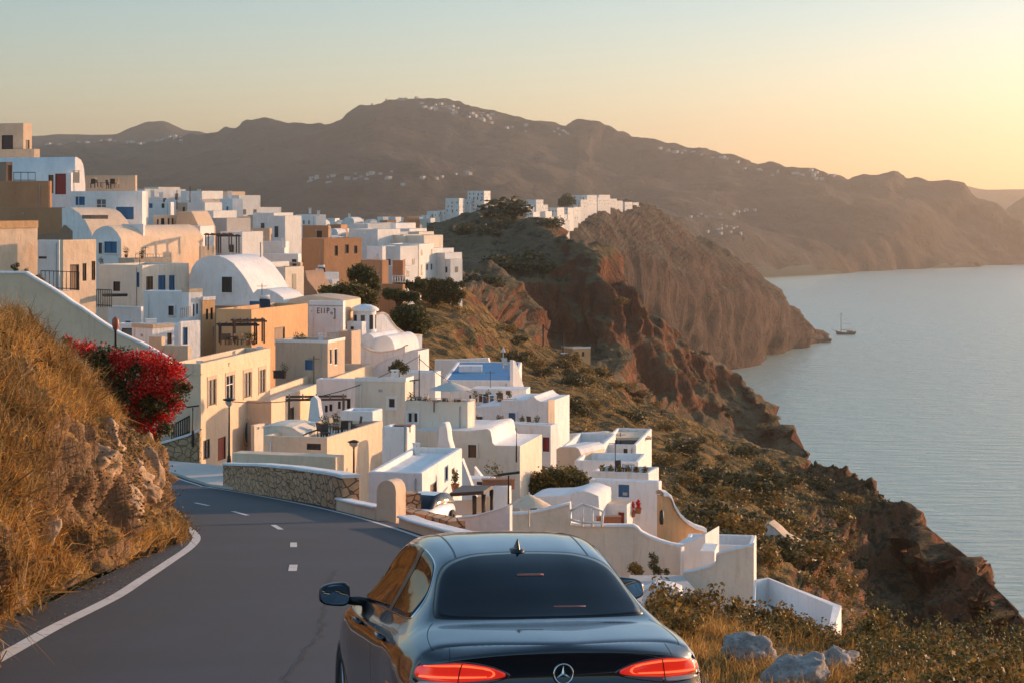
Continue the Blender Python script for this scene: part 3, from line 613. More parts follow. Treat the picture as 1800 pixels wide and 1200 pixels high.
# ---------------------------------------------------------------- foliage helpers
rng = np.random.default_rng(7)
def leafmat(name, stops, tr=.25, rough=.6):
    m, t, p = newmat(name); g = N(t, 'ShaderNodeNewGeometry')
    t.links.new(ramp(t, g.outputs['Random Per Island'], stops), p.inputs['Base Color']); p.inputs['Roughness'].default_value = rough; p.inputs['Specular IOR Level'].default_value = .25
    if tr:
        d = t.nodes.new('ShaderNodeBsdfTranslucent'); t.links.new(p.inputs['Base Color'].links[0].from_socket, d.inputs[0]); mx = t.nodes.new('ShaderNodeMixShader'); mx.inputs[0].default_value = tr
        t.links.new(p.outputs[0], mx.inputs[1]); t.links.new(d.outputs[0], mx.inputs[2]); t.links.new(mx.outputs[0], t.nodes['Material Output'].inputs[0])
    return m
L_RED = leafmat('red_bracts', [(0, (.42, .014, .016)), (.5, (.72, .028, .024)), (.85, (.80, .085, .04)), (1, (.50, .07, .015))])
L_GREEN = leafmat('green_leaves', [(0, (.04, .045, .016)), (.5, (.085, .085, .026)), (1, (.19, .15, .04))])
L_OLIVE = leafmat('olive_leaves', [(0, (.05, .05, .017)), (.5, (.12, .10, .028)), (1, (.30, .20, .05))])
L_DRY = leafmat('dry_grass_blades', [(0, (.22, .11, .03)), (.45, (.50, .26, .07)), (.8, (.70, .42, .13)), (1, (.16, .13, .035))], .4, .7)
L_DRYG = leafmat('verge_grass_blades', [(0, (.15, .095, .03)), (.45, (.36, .21, .06)), (.75, (.55, .33, .11)), (1, (.09, .085, .025))], .3, .7)
BARK = plain('bark', (.10, .06, .035), .9, 0, .4, 12)
def leaves(blobs, n, size, shell=.55, flat=0.0):
    """n rhombic leaves spread through ellipsoid blobs [(centre, (rx, ry, rz))] -> V, F"""
    c = np.array([list(b[0]) for b in blobs], float); r = np.array([b[1] if hasattr(b[1], '__len__') else (b[1],) * 3 for b in blobs], float)
    w = (r[:, 0] * r[:, 2]); k = rng.choice(len(blobs), n, p=w / w.sum()); d = rng.normal(size=(n, 3)); d /= np.linalg.norm(d, axis=1, keepdims=True)
    q = rng.random(n) ** .45; q = shell + (1 - shell) * q; q *= 1 + .16 * rng.normal(size=n); P = c[k] + d * r[k] * q[:, None]
    a = rng.normal(size=(n, 3)); a[:, 2] *= .6; a /= np.linalg.norm(a, axis=1, keepdims=True); b = np.cross(a, d + rng.normal(size=(n, 3)) * .8); b /= np.linalg.norm(b, axis=1, keepdims=True) + 1e-9
    s = size * (.6 + .8 * rng.random(n))[:, None]; V = np.stack([P - a * s * .5, P + b * s * .32, P + a * s * .5, P - b * s * .32], 1).reshape(-1, 3)
    return V, np.arange(len(V)).reshape(-1, 4), P
def blades(P, Nn, ln, wd, lean=.5, up=.8):
    """curved two-segment grass blades at points P"""
    n = len(P); d = Nn * .5 + rng.normal(size=(n, 3)) * lean; d[:, 2] += up; d /= np.linalg.norm(d, axis=1, keepdims=True); side = np.cross(d, rng.normal(size=(n, 3))); side /= np.linalg.norm(side, axis=1, keepdims=True) + 1e-9
    l = (ln * (.5 + .9 * rng.random(n)))[:, None] if np.isscalar(ln) else ln[:, None]; w_ = (wd * (.6 + .8 * rng.random(n)))[:, None]
    droop = rng.normal(size=(n, 3)) * .25; droop[:, 2] -= .28; m = P + d * l * .55; t_ = P + d * l * .9 + droop * l
    V = np.stack([P - side * w_, P + side * w_, m + side * w_ * .7, m - side * w_ * .7, t_ + side * w_ * .12, t_ - side * w_ * .12], 1).reshape(-1, 3)
    i = np.arange(n)[:, None] * 6; return V, np.concatenate([i + np.array([[0, 1, 2, 3]]), i + np.array([[3, 2, 4, 5]])])
def sample_grid(G, n, mask=None, jrange=None):
    """random points and normals on a lofted grid, weighted by area"""
    a, b, c = G[:-1, :-1], G[:-1, 1:], G[1:, :-1]; nn = np.cross(b - a, c - a); ar = np.linalg.norm(nn, axis=2); nn = nn / (ar[..., None] + 1e-9); nn[nn[..., 2] < 0] *= -1
    if mask is not None: ar = ar * mask(a, nn)
    f = (ar / ar.sum()).ravel(); k = rng.choice(len(f), n, p=f); i, j = np.unravel_index(k, ar.shape); s_, t_ = rng.random((2, n, 1))
    P = G[i, j] * (1 - s_) * (1 - t_) + G[i, j + 1] * s_ * (1 - t_) + G[i + 1, j] * (1 - s_) * t_ + G[i + 1, j + 1] * s_ * t_; return P, nn[i, j]
def proj(P): return 900 + P[..., 0] / P[..., 1] * F, HY - P[..., 2] / P[..., 1] * F
def vnoise(P, s, oct=3): return np.array([fbm(p, s, oct) for p in P.reshape(-1, 3)]).reshape(P.shape[:-1])

# ---------------------------------------------------------------- left bank
b0 = [(-210, 1250, 15), (-75, 1130, 21.2), (70, 1056, 27.6), (180, 1005, 34), (274, 964, 41.3), (322, 945, 46.8), (328, 928, 52.5), (300, 914, 60)]
b05 = [(-215, 1190, 15.2), (-80, 1075, 21.8), (55, 1012, 28.2), (175, 970, 34.6), (232, 938, 42), (272, 918, 48), (282, 905, 54), (276, 895, 61)]
b1 = [(-200, 1060, 16), (-60, 1000, 22.8), (66, 965, 29), (178, 930, 36), (226, 905, 43), (254, 885, 50), (270, 872, 56), (272, 862, 62)]
b2 = [(-170, 860, 18), (0, 850, 25), (95, 835, 31), (165, 815, 38), (210, 800, 45.5), (236, 795, 53), (254, 800, 59), (258, 806, 65)]
b3 = [(-170, 700, 21), (0, 700, 28), (85, 700, 34), (140, 725, 41), (180, 745, 49), (210, 757, 56), (230, 765, 61), (240, 772, 67)]
b4 = [(-170, 560, 27), (-20, 575, 34), (25, 590, 39), (70, 628, 45), (115, 668, 51), (155, 705, 57), (195, 738, 62), (215, 756, 68)]
b5 = [(-170, 590, 33), (-20, 605, 40), (20, 625, 46), (60, 650, 53), (100, 700, 59), (140, 745, 66), (180, 790, 71), (200, 830, 76)]
b6 = [(-170, 760, 44), (-20, 800, 52), (20, 830, 58), (60, 850, 64), (100, 865, 70), (140, 880, 78), (180, 885, 84), (200, 890, 90)]
bank_o, BG = loft('hillside_bank', [b0, b05, b1, b2, b3, b4, b5, b6], M_bank, 430, (6, 14, 46, 46, 36, 8, 6), .30, .42, 1.05, .62, byx=False, fine=(.13, 2.1), extra=lambda p: (ridged((p[0] * 1.6, p[1] * 1.1, p[2] * .35), 1.1, 4) - 1.2) * .13)
bx, by = proj(BG)
def rocky(P, nn):      # bare rock shows on the nose and in patches lower down
    x, y = proj(P); z = vnoise(P, .8); r = np.clip((x - 50) / 60, 0, 1) * np.clip((y - 735) / 40, 0, 1) * np.clip((945 - y - np.clip(150 - x, 0, 99) * .3) / 15, 0, 1)
    return np.clip(1.0 - r * 2.1 + z * 2.6 * r - np.clip(z - .12, 0, 1) * 2.2 * (y > 760), 0, 1) ** 1.5 * (.35 + np.clip(.5 + vnoise(P, .35) * 2.2, 0, 1)) * (x > -60)
P, nn = sample_grid(BG, 150000, rocky); V, Fq = blades(P, nn, .34, .007, .42, .75); o = npmesh('dry_grass', V, Fq, L_DRY)
tag(o, 'long dry golden grass covering the roadside bank', 'grass', None, 'stuff')
P, nn = sample_grid(BG, 2600, lambda P, nn: rocky(P, nn) * (vnoise(P, .5) > .05)); cen = P; PP = np.repeat(P, 26, 0) + rng.normal(size=(len(P) * 26, 3)) * .09; V, Fq = blades(PP, np.repeat(nn, 26, 0), .5, .008, .5, .9)
tag(npmesh('grass_tussocks', V, Fq, leafmat('tussock_blades', [(0, (.12, .07, .025)), (.5, (.28, .15, .045)), (1, (.46, .28, .09))], .3, .7)), 'taller brown tussocks growing through the grass of the bank', 'grass', None, 'stuff')
P, nn = sample_grid(BG, 900, lambda P, nn: (vnoise(P, .3) > .16) * (P[..., 1] > 25) * (proj(P)[0] > -60) * (proj(P)[1] > 560)); bl = [(p, (.35, .35, .28)) for p in P]; V, Fq, _ = leaves(bl, 40000, .06, .2)
tag(npmesh('low_scrub', V, Fq, leafmat('scrub_leaves', [(0, (.06, .045, .02)), (.6, (.12, .085, .03)), (1, (.2, .12, .04))])), 'dark brown scrub matted over the upper bank', 'scrub', None, 'stuff')

def rock(name, label, px, py, D, wx, wy, wz, seed, mat_, group=None, rz_=0.0, amp=.25, sub=5, sharp=1.0, tilt=0.0):
    c = at(px, py, D); bm = bmesh.new(); bmesh.ops.create_icosphere(bm, subdivisions=sub, radius=1.0); M_ = Matrix.Rotation(rz_, 3, 'Z') @ Matrix.Rotation(tilt, 3, 'Y')
    for v in bm.verts:
        q = v.co.copy(); s_ = Vector((seed * 3.1, seed * 1.7, seed)); cell = noise.voronoi(q * 1.1 + s_, distance_metric='DISTANCE', exponent=2.5)[0]
        q *= 1 + amp * noise.fractal(q * 1.3 + s_, 1.0, 2.0, 5) + .22 * sharp * (cell[1] - cell[0]) - .12 + .05 * noise.fractal(q * 6 + s_, 1.0, 2.0, 3)
        v.co = M_ @ Vector((q.x * wx, q.y * wy, q.z * wz))
    for f in bm.faces: f.smooth = True
    me = bpy.data.meshes.new(name); bm.to_mesh(me); bm.free(); me.materials.append(mat_); o = bpy.data.objects.new(name, me); C.objects.link(o); o.location = c; return tag(o, label, 'rock', group)
def stone_mat(key, a, b_, s):
    m, t, p = newmat(key); o = coords(t); n = noise_(t, o, 3 / s, 7, .65, .4); n2 = noise_(t, o, 14 / s, 5, .7)
    c = mixc(t, ramp(t, n, [(.35, (0, 0, 0)), (.65, (1, 1, 1))]), a, b_); c = mixc(t, ramp(t, n2, [(.3, (1, 1, 1)), (.45, (0, 0, 0))]), c, dark(a, .4)); t.links.new(c, p.inputs['Base Color']); p.inputs['Roughness'].default_value = .9
    ch = bump(t, p, n, .7, .08 * s); bump(t, p, n2, .8, .03 * s, ch); return m
ROCKG = stone_mat('grey_boulder_stone', (.24, .20, .175), (.44, .38, .33), .5); ROCKP = stone_mat('pale_bank_stone', (.42, .28, .18), (.60, .44, .30), .5); ROCKB = stone_mat('brown_bank_rock', (.34, .20, .11), (.56, .36, .20), .9)
for i, (px, py, D, wx, wz, tl, lb) in enumerate([(86, 930, 28.2, .14, .24, .5, 'pale pointed stone embedded low in the grassy bank'), (28, 965, 23.6, .08, .20, .1, 'narrow pale upright stone near the foot of the bank'), (42, 890, 24.6, .12, .12, .3, 'small pale stone above the upright one in the bank'),
        (48, 845, 25.4, .10, .2, -.5, 'thin pale slab leaning in the bank grass'), (162, 745, 41.5, .42, .16, .6, 'pale slanting slab sticking out near the top of the rock face'), (118, 905, 31.6, .14, .12, .2, 'small light stone beside the pointed one in the bank')]):
    rock('bank_stone', lb, px, py, D, wx, wx * .8, wz, i + 3, ROCKP, 'pale stones in the bank', i * 1.3, .3, 4, 1.4, tl)
for i, (px, py, D, wx, wz, tl) in enumerate([(188, 880, 38.2, .62, .42, .35), (205, 848, 43, .7, .36, .5), (226, 868, 45.5, .5, .62, .2), (246, 862, 51, .42, .9, .1), (150, 830, 36, .5, .28, .4), (262, 868, 56, .4, 1.0, .1), (175, 800, 40, .45, .5, .1)]):
    o = rock('rock_outcrop', ('brown rock outcrop bulging from the bank, ' + ['lowest and widest', 'slanting shelf above the lowest', 'upright block left of the nose', 'tall rib beside the nose', 'flat shelf nearest the camera', 'tallest rib at the road corner', 'highest under the bush'][i]), px, py, D - .25, wx * 1.3, wx * 1.0, wz * 1.3, i + 20, ROCKB, 'rock outcrops of the bank', i * .9, .35, 5, 1.6, tl)

# bougainvillea
bg_ = thing('bougainvillea', 'red flowering bush hanging over the rock face above the road', 'bush', at(232, 770, 61))
bl = [(118, 598, 9), (132, 610, 13), (152, 618, 20), (180, 628, 24), (210, 632, 24), (238, 640, 26), (262, 640, 28), (290, 645, 22), (308, 652, 17), (325, 678, 13), (300, 680, 28), (270, 690, 34), (240, 690, 36), (212, 680, 34), (190, 660, 24), (305, 710, 18), (283, 730, 22), (255, 735, 30), (225, 735, 34), (200, 722, 26), (290, 752, 14), (270, 765, 14), (240, 768, 18), (210, 762, 18), (172, 640, 20)]
DB = 60.0; sp = 1 / F
B3 = [(at(x, y, DB + rng.normal() * .3), (r * DB / F, r * DB / F * .8, r * DB / F * .9)) for x, y, r in bl]
V, Fq, P = leaves([(c, tuple(x * 1.12 for x in r)) for c, r in B3], 24000, .085, .05); x, y = proj(P); zz = vnoise(P, 1.3)
red = (zz * 1.6 + (x - 200) / 190 + (690 - y) / 110 + rng.normal(size=len(P)) * .22) > .25
for nm, msk, mt_ in (('flowers', red, L_RED), ('leaves', ~red, L_GREEN)):
    f = Fq[msk]; npmesh(nm, V[f.ravel()], np.arange(f.size).reshape(-1, 4), mt_, bg_, root_loc(bg_))
m = MB()
for k in range(40):
    x, y, r = bl[rng.integers(len(bl))]; e = at(x + rng.normal() * r * .7, y + rng.normal() * r * .7, DB + rng.normal() * .2); s0 = at(212 + rng.normal() * 8, 775, 61); mid = s0.lerp(e, .5) + Vector((0, 0, .35)); m.tube([s0, mid, e, e + (e - mid) * .22 + Vector((0, 0, .05))], [.03, .02, .01, .004], 5)
m.build('stems', [BARK], bg_)

# ---------------------------------------------------------------- right verge
def edge_x(D): return float(np.interp(D, RP[:, 1], RP[:, 0]))
rows = []
for i in range(110):
    D = 2 + 44 * (i / 109) ** 1.15; r = []
    for j in range(150):
        d = -.4 + 26 * (j / 149) ** 1.5; X = edge_x(D) + .25 + d; px = 900 + X / D * F; Dc = float(np.interp(px, [1150, 1300, 1500, 1800, 2400], [31, 30.5, 27.5, 23.5, 18]))
        z = rz(D) - .03 - .05 * max(d, 0) - .0125 * max(0, D - 16) ** 1.3 * min(1, max(0, d)) + (-.25 if d < 0 else 0) - max(0, (D - Dc) / 3.2) ** 2 * 1.1 - max(0, d - 9) ** 2 * .05
        nz = fbm((X, D, 0), .55, 4) * .22 + fbm((X, D, 5), 2.2, 3) * .06; z += nz * min(1, max(0, d) / 1.2); r.append((X, D, max(z, -22)))
    rows.append(r)
VG = np.array(rows); idx = np.arange(VG.shape[0] * VG.shape[1]).reshape(VG.shape[:2])
tag(npmesh('verge', VG.reshape(-1, 3), np.stack([idx[:-1, :-1], idx[:-1, 1:], idx[1:, 1:], idx[1:, :-1]], -1).reshape(-1, 4), M_verge, smooth=True), kind='structure')
def vmask(P, nn):
    x, y = proj(P); return (x > 1150) * (x < 1860) * (P[..., 1] > 9) * (P[..., 2] > -9) * np.clip(.45 + vnoise(P, .7) * 2, .05, 1) * (P[..., 1] > 13)
P, nn = sample_grid(VG, 70000, vmask); V, Fq = blades(P, nn, .17, .0045, .45, .7)
tag(npmesh('verge_grass', V, Fq, L_DRYG), 'short golden brown grass on the verge right of the car', 'grass', None, 'stuff')
P, nn = sample_grid(VG, 2600, lambda P, nn: vmask(P, nn) * (.15 + (vnoise(P, .9) > .0))); k = 22; PP = np.repeat(P, k, 0) + rng.normal(size=(len(P) * k, 3)) * .045; V, Fq = blades(PP, np.repeat(nn, k, 0), .24, .004, .35, .9)
tag(npmesh('verge_tussocks', V, Fq, L_DRY), 'tufts of taller dry grass among the boulders', 'grass', None, 'stuff')
def weeds(P, h, name, label):
    m = MB(); B = []
    for p in P:
        hh = h * (.5 + rng.random()); t_ = Vector(p) + Vector((rng.normal() * .12, rng.normal() * .12, 1)) * hh; m.tube([p, Vector(p).lerp(t_, .5) + Vector((.02, 0, 0)), t_], [.006, .004, .002], 4, False)
        for q in range(6): B.append((Vector(p).lerp(t_, .35 + .65 * rng.random()) + Vector(rng.normal(size=3) * .05 * hh), .07 * hh + .02))
    V, Fq, _ = leaves(B, len(P) * 60, .035, .1); o = npmesh(name, V, Fq, L_OLIVE); tag(o, label, 'weeds', None, 'stuff'); o2 = m.build(name.replace('weeds', 'weed_stalks'), [BARK], o, base=(0, 0, 0), fix=False)
P, nn = sample_grid(VG, 330, lambda P, nn: vmask(P, nn) * (proj(P)[0] > 1500) * (P[..., 1] > 17)); weeds(P, .42, 'tall_weeds', 'tall leafy golden weeds at the right end of the verge')
P, nn = sample_grid(VG, 120, lambda P, nn: vmask(P, nn) * (proj(P)[0] > 1330) * (proj(P)[0] < 1500) * (P[..., 1] > 24)); weeds(P, .28, 'low_weeds', 'low leafy weeds behind the grey boulders')
def vz(px, D):
    X = (px - 900) / F * D; k = np.argmin((VG[..., 0] - X) ** 2 + (VG[..., 1] - D) ** 2); return VG.reshape(-1, 3)[k, 2]
def vrock(label, px, D, w, seed, rz_, tl, wz=.6, up=.5):
    z = vz(px, D); py = HY - (z + w * wz * up) / D * F; return rock('boulder', label, px, py, D, w, w * .7, w * wz, seed, ROCKG, 'boulders on the verge', rz_, .26, 5, 1.2, tl)
vrock('pointed grey boulder leaning left, nearest the car', 1318, 21.2, .32, 41, .3, .55, .75, .8)
vrock('long rounded grey boulder in the middle of the three', 1392, 19.4, .40, 45, .5, -.35, .55, .8)
vrock('pale flat topped boulder, rightmost of the three', 1474, 20.6, .36, 52, 1.1, -.1, .55, .95)
vrock('flat grey slab low in the grass at the bottom edge', 1652, 16.2, .24, 58, .2, .1, .3, .6)

VB = []
for k in range(4):
    B_ = [(Vector((.32 * math.cos(a) * rng.random(), .32 * math.sin(a) * rng.random(), .12 + .4 * rng.random())), (.2,) * 3) for a in np.linspace(0, 6.28, 8)]; V, Fq, _ = leaves(B_, 520, .075, .1); o = npmesh('verge_shrub', V, Fq, leafmat('verge_shrub_leaves', [(0, (.07, .06, .02)), (.5, (.22, .13, .035)), (1, (.42, .25, .06))], .25)); VB.append(o.data); bpy.data.objects.remove(o)
P, nn = sample_grid(VG, 95, lambda P, nn: vmask(P, nn) * (P[..., 1] > 15) * ((proj(P)[0] > 1500) | (P[..., 1] > 24)))
for q_, p in enumerate(P):
    o = bpy.data.objects.new('verge_shrub', VB[q_ % 4]); C.objects.link(o); o.location = (p[0], p[1], p[2] - .04); s_ = rng.uniform(.45, .95); o.scale = (s_, s_, s_ * rng.uniform(.7, 1.2)); o.rotation_euler = (0, 0, rng.random() * 6.28); tag(o, 'small golden green shrub growing on the grassy verge', 'shrub', 'small shrubs of the verge')

# grit and dry litter washed along the left road edge
n_ = 5200; k_ = rng.integers(0, len(LP) - 1, n_); off_ = rng.random(n_) ** 1.6 * .7; sd_ = np.stack([-np.ones(n_), -np.zeros(n_)], 1)
gp = np.stack([LP[k_, 0] - .12 - off_, LP[k_, 1] + rng.normal(size=n_) * .3, np.zeros(n_)], 1); gp[:, 2] = [rz(y) + .012 for y in gp[:, 1]]; V, Fq, _ = leaves([((0, 0, 0), (.001,) * 3)], n_, .035, .1); V = V.reshape(-1, 4, 3) * [1, 1, .25] + gp[:, None, :]
tag(npmesh('road_grit', V.reshape(-1, 3), Fq, leafmat('grit', [(0, (.10, .07, .045)), (1, (.34, .24, .14))], 0)), 'grit and dry litter along the left road edge', 'grit', None, 'stuff')
# ---------------------------------------------------------------- building kit
PANES = dict(w=GLASSD, b=BLUEW, d=WOOD, r=REDP, g=GREYSH, k=DWOOD)
def solve_t(Cn, d, px):
    k = (px - 900) / F; return (k * Cn.y - Cn.x) / (d.x - k * d.y)
class Wall:
    """a vertical wall plane: origin corner, horizontal direction, outward normal"""
    def __init__(s, C0, d, n): s.C, s.d, s.n = Vector((C0.x, C0.y, 0)), d, n
    def P(s, t, z, o=0.0): q = s.C + s.d * t + s.n * o; return Vector((q.x, q.y, z))
    def tz(s, px, py):
        t = solve_t(s.C, s.d, px); q = s.C + s.d * t; return t, -(py - HY) / F * q.y
def bars(mb, W, t0, t1, z0, z1, o0, o1):
    mb.box(W.P(t0, z0, o0), W.d * (t1 - t0), W.n * (o1 - o0), (0, 0, z1 - z0))
def opening(W, root, r, kind, rec=.16, trim=None):
    """window or door set back in the wall; kind = letters: pane (w b d r g k), optional D door, t white trim, m bars, A arched"""
    t0, t1, z0, z1 = r; nm = 'door' if 'D' in kind else 'window'; pm = PANES[kind[0]]
    fm = WFR if ('t' in kind or kind[0] == 'w') else (BLUEW if kind[0] == 'b' else DWOOD)
    wd = min(.09, (t1 - t0) * .12); f = MB(); ob = -rec * .55
    bars(f, W, t0, t0 + wd, z0, z1, ob, ob + .06); bars(f, W, t1 - wd, t1, z0, z1, ob, ob + .06)
    bars(f, W, t0 + wd, t1 - wd, z1 - wd, z1, ob, ob + .06)
    if nm == 'window': bars(f, W, t0 + wd, t1 - wd, z0, z0 + wd, ob, ob + .06)
    if 'm' in kind:
        c = (t0 + t1) / 2; bars(f, W, c - wd * .4, c + wd * .4, z0 + wd, z1 - wd, ob, ob + .05)
        zc = z0 + (z1 - z0) * .6; bars(f, W, t0 + wd, c - wd * .4, zc - .03, zc + .03, ob, ob + .04); bars(f, W, c + wd * .4, t1 - wd, zc - .03, zc + .03, ob, ob + .04)
    if 't' in kind:
        e = .13
        for a in ((t0 - e, t0, z0, z1 + e), (t1, t1 + e, z0, z1 + e), (t0, t1, z1, z1 + e)): bars(f, W, *a, 0.002, .05)
        if nm == 'window': bars(f, W, t0 - e, t1 + e, z0 - e, z0, 0.002, .09)
    fo = f.build(nm, [fm], root)
    p = MB(); p.face([W.P(t0, z0, -rec + .01), W.P(t1, z0, -rec + .01), W.P(t1, z1, -rec + .01), W.P(t0, z1, -rec + .01)])
    if kind[0] in 'dkbrg':   # boards of a shutter or door leaf
        n = max(2, int((t1 - t0) / .35)); s_ = (t1 - t0 - 2 * wd) / n
        for i in range(n): bars(p, W, t0 + wd + s_ * i + .012, t0 + wd + s_ * (i + 1) - .012, z0 + .03, z1 - wd, -rec + .012, -rec + .05)
    po = p.build('door_leaf' if nm == 'door' else 'pane', [pm], fo, fix=False); po.parent = fo
    return fo
def wall_with_holes(mb, W, T, z0, z1, holes, rec=.16):
    ts = sorted({0, T} | {h[0] for h in holes} | {h[1] for h in holes}); zs = sorted({z0, z1} | {h[2] for h in holes} | {h[3] for h in holes})
    for i in range(len(ts) - 1):
        for j in range(len(zs) - 1):
            c, d = (ts[i] + ts[i + 1]) / 2, (zs[j] + zs[j + 1]) / 2
            if any(h[0] < c < h[1] and h[2] < d < h[3] for h in holes): continue
            mb.face([W.P(ts[i], zs[j]), W.P(ts[i + 1], zs[j]), W.P(ts[i + 1], zs[j + 1]), W.P(ts[i], zs[j + 1])])
    for h in holes:
        a, b, c, d = h
        for q in (((a, c), (b, c)), ((b, c), (b, d)), ((b, d), (a, d)), ((a, d), (a, c))):
            mb.face([W.P(*q[0]), W.P(*q[1]), W.P(*q[1], -rec), W.P(*q[0], -rec)])
def axes(a):
    u = Vector((math.cos(R(a)), math.sin(R(a)), 0)); v = Vector((-u.y, u.x, 0)); return u, v
def yaw_from(xc, yt, D, xr, y2):
    A = at(xc, yt, D); D2 = D * (yt - HY) / (y2 - HY); B = at(xr, y2, D2); return math.degrees(math.atan2(B.y - A.y, B.x - A.x))
HH = {}
def house(label, mt, D, xl, xc, xr, yt, yb, op=(), a=77, par=.35, y2=None, name=None, cat='house', group=None, LT=None, RT=None, below=5.0, rm=None, rim=None, thick=.28, band=None):
    """flat-roofed house: near corner at px xc, left wall to px xl, right wall to px xr; op = (face, x0, y0, x1, y1, kind)"""
    if y2: a = yaw_from(xc, yt, D, xr, y2)
    u, v = axes(a); Cn = at(xc, yt, D); zt = Cn.z; zb = at(xc, yb, D).z - below
    TR = RT or (solve_t(Cn, u, xr) if xr is not None else 7); TL = LT or (solve_t(Cn, v, xl) if xl is not None else 7)
    nm = name or {'w': 'white_house', 'c': 'cream_house', 'b': 'beige_house', 't': 'terracotta_house', 'o': 'ochre_house', 'n': 'tan_house', 'g': 'grey_house', 'r': 'brown_house'}[mt]
    root = thing(nm, label, cat, (Cn.x, Cn.y, zb), group)
    WR = Wall(Cn, u, -v); WL = Wall(Cn, v, -u); TR0, TL0 = TR, TL
    holes = {'L': [], 'R': []}
    for o in op:
        W_ = WL if o[0] == 'L' else WR; T = TL if o[0] == 'L' else TR
        ta, za = W_.tz(o[1], o[4]); tb, zc = W_.tz(o[3], o[2]); t0, t1 = min(ta, tb), max(ta, tb)
        zc2 = W_.tz((o[1] + o[3]) / 2, o[2])[1]; za2 = W_.tz((o[1] + o[3]) / 2, o[4])[1]
        t0, t1 = max(t0, .12), min(t1, T - .12)
        if t1 - t0 < .12: continue
        h = (t0, t1, za2, min(zc2, zt - .15)); holes[o[0]].append(h); opening(W_, root, h, o[5])
    m = MB(); wall_with_holes(m, WR, TR, zb, zt, holes['R']); wall_with_holes(m, WL, TL, zb, zt, holes['L'])
    c = [Cn, Cn + u * TR, Cn + u * TR + v * TL, Cn + v * TL]
    for i in (1, 2): m.face([(c[i].x, c[i].y, zb), (c[i + 1].x, c[i + 1].y, zb), (c[i + 1].x, c[i + 1].y, zt), (c[i].x, c[i].y, zt)])
    k = min(thick, TR * .3, TL * .3); ci = [c[0] + (u + v) * k, c[1] + (v - u) * k, c[2] - (u + v) * k, c[3] + (u - v) * k]
    hb = .045
    if par > 0:
        for i in range(4):
            j = (i + 1) % 4; P_ = lambda q, z: (q.x, q.y, z)
            oi = [q + (p_ - q) * .18 for q, p_ in zip(c, ci)]; mid = [q + (p_ - q) * .82 for q, p_ in zip(c, ci)]
            m.face([P_(c[i], zt), P_(c[j], zt), P_(oi[j], zt + hb), P_(oi[i], zt + hb)]); m.face([P_(oi[i], zt + hb), P_(oi[j], zt + hb), P_(mid[j], zt + hb), P_(mid[i], zt + hb)])
            m.face([P_(mid[i], zt + hb), P_(mid[j], zt + hb), P_(ci[j], zt), P_(ci[i], zt)]); m.face([P_(ci[i], zt), P_(ci[j], zt), P_(ci[j], zt - par), P_(ci[i], zt - par)])
    m.build('wall', [MATS[mt]], root)
    rf = MB(); cc = ci if par > 0 else c; rf.face([(q.x, q.y, zt - max(par, 0) + (0.0 if par > 0 else .0)) for q in cc]); rf.build('roof', [MATS[rm or mt]], root)
    if band:   # painted band or string course round the visible walls: (y0, y1, material key, proud)
        b = MB()
        for W_, T in ((WR, TR), (WL, TL)):
            z1_, z0_ = -(band[0] - HY) / F * Cn.y, -(band[1] - HY) / F * Cn.y; bars(b, W_, 0.0, T, z0_, z1_, .004, band[3])
        b.build('cornice', [MATS[band[2]]], root)
    info = dict(root=root, WR=WR, WL=WL, C=Cn, u=u, v=v, TR=TR, TL=TL, zt=zt, zb=zb, zr=zt - par)
    HH[label] = info; return info
def arc_pts(x0, y0, x1, y1, top, n=12, pw=1.0):
    """profile of an arch from (x0, y0) to (x1, y1) rising to row top"""
    out = []
    for i in range(n + 1):
        th = math.pi * i / n; f = (1 - math.cos(th)) / 2; yb = y0 + (y1 - y0) * f
        out.append((x0 + (x1 - x0) * f, yb - (yb - top) * math.sin(th) ** pw))
    return out
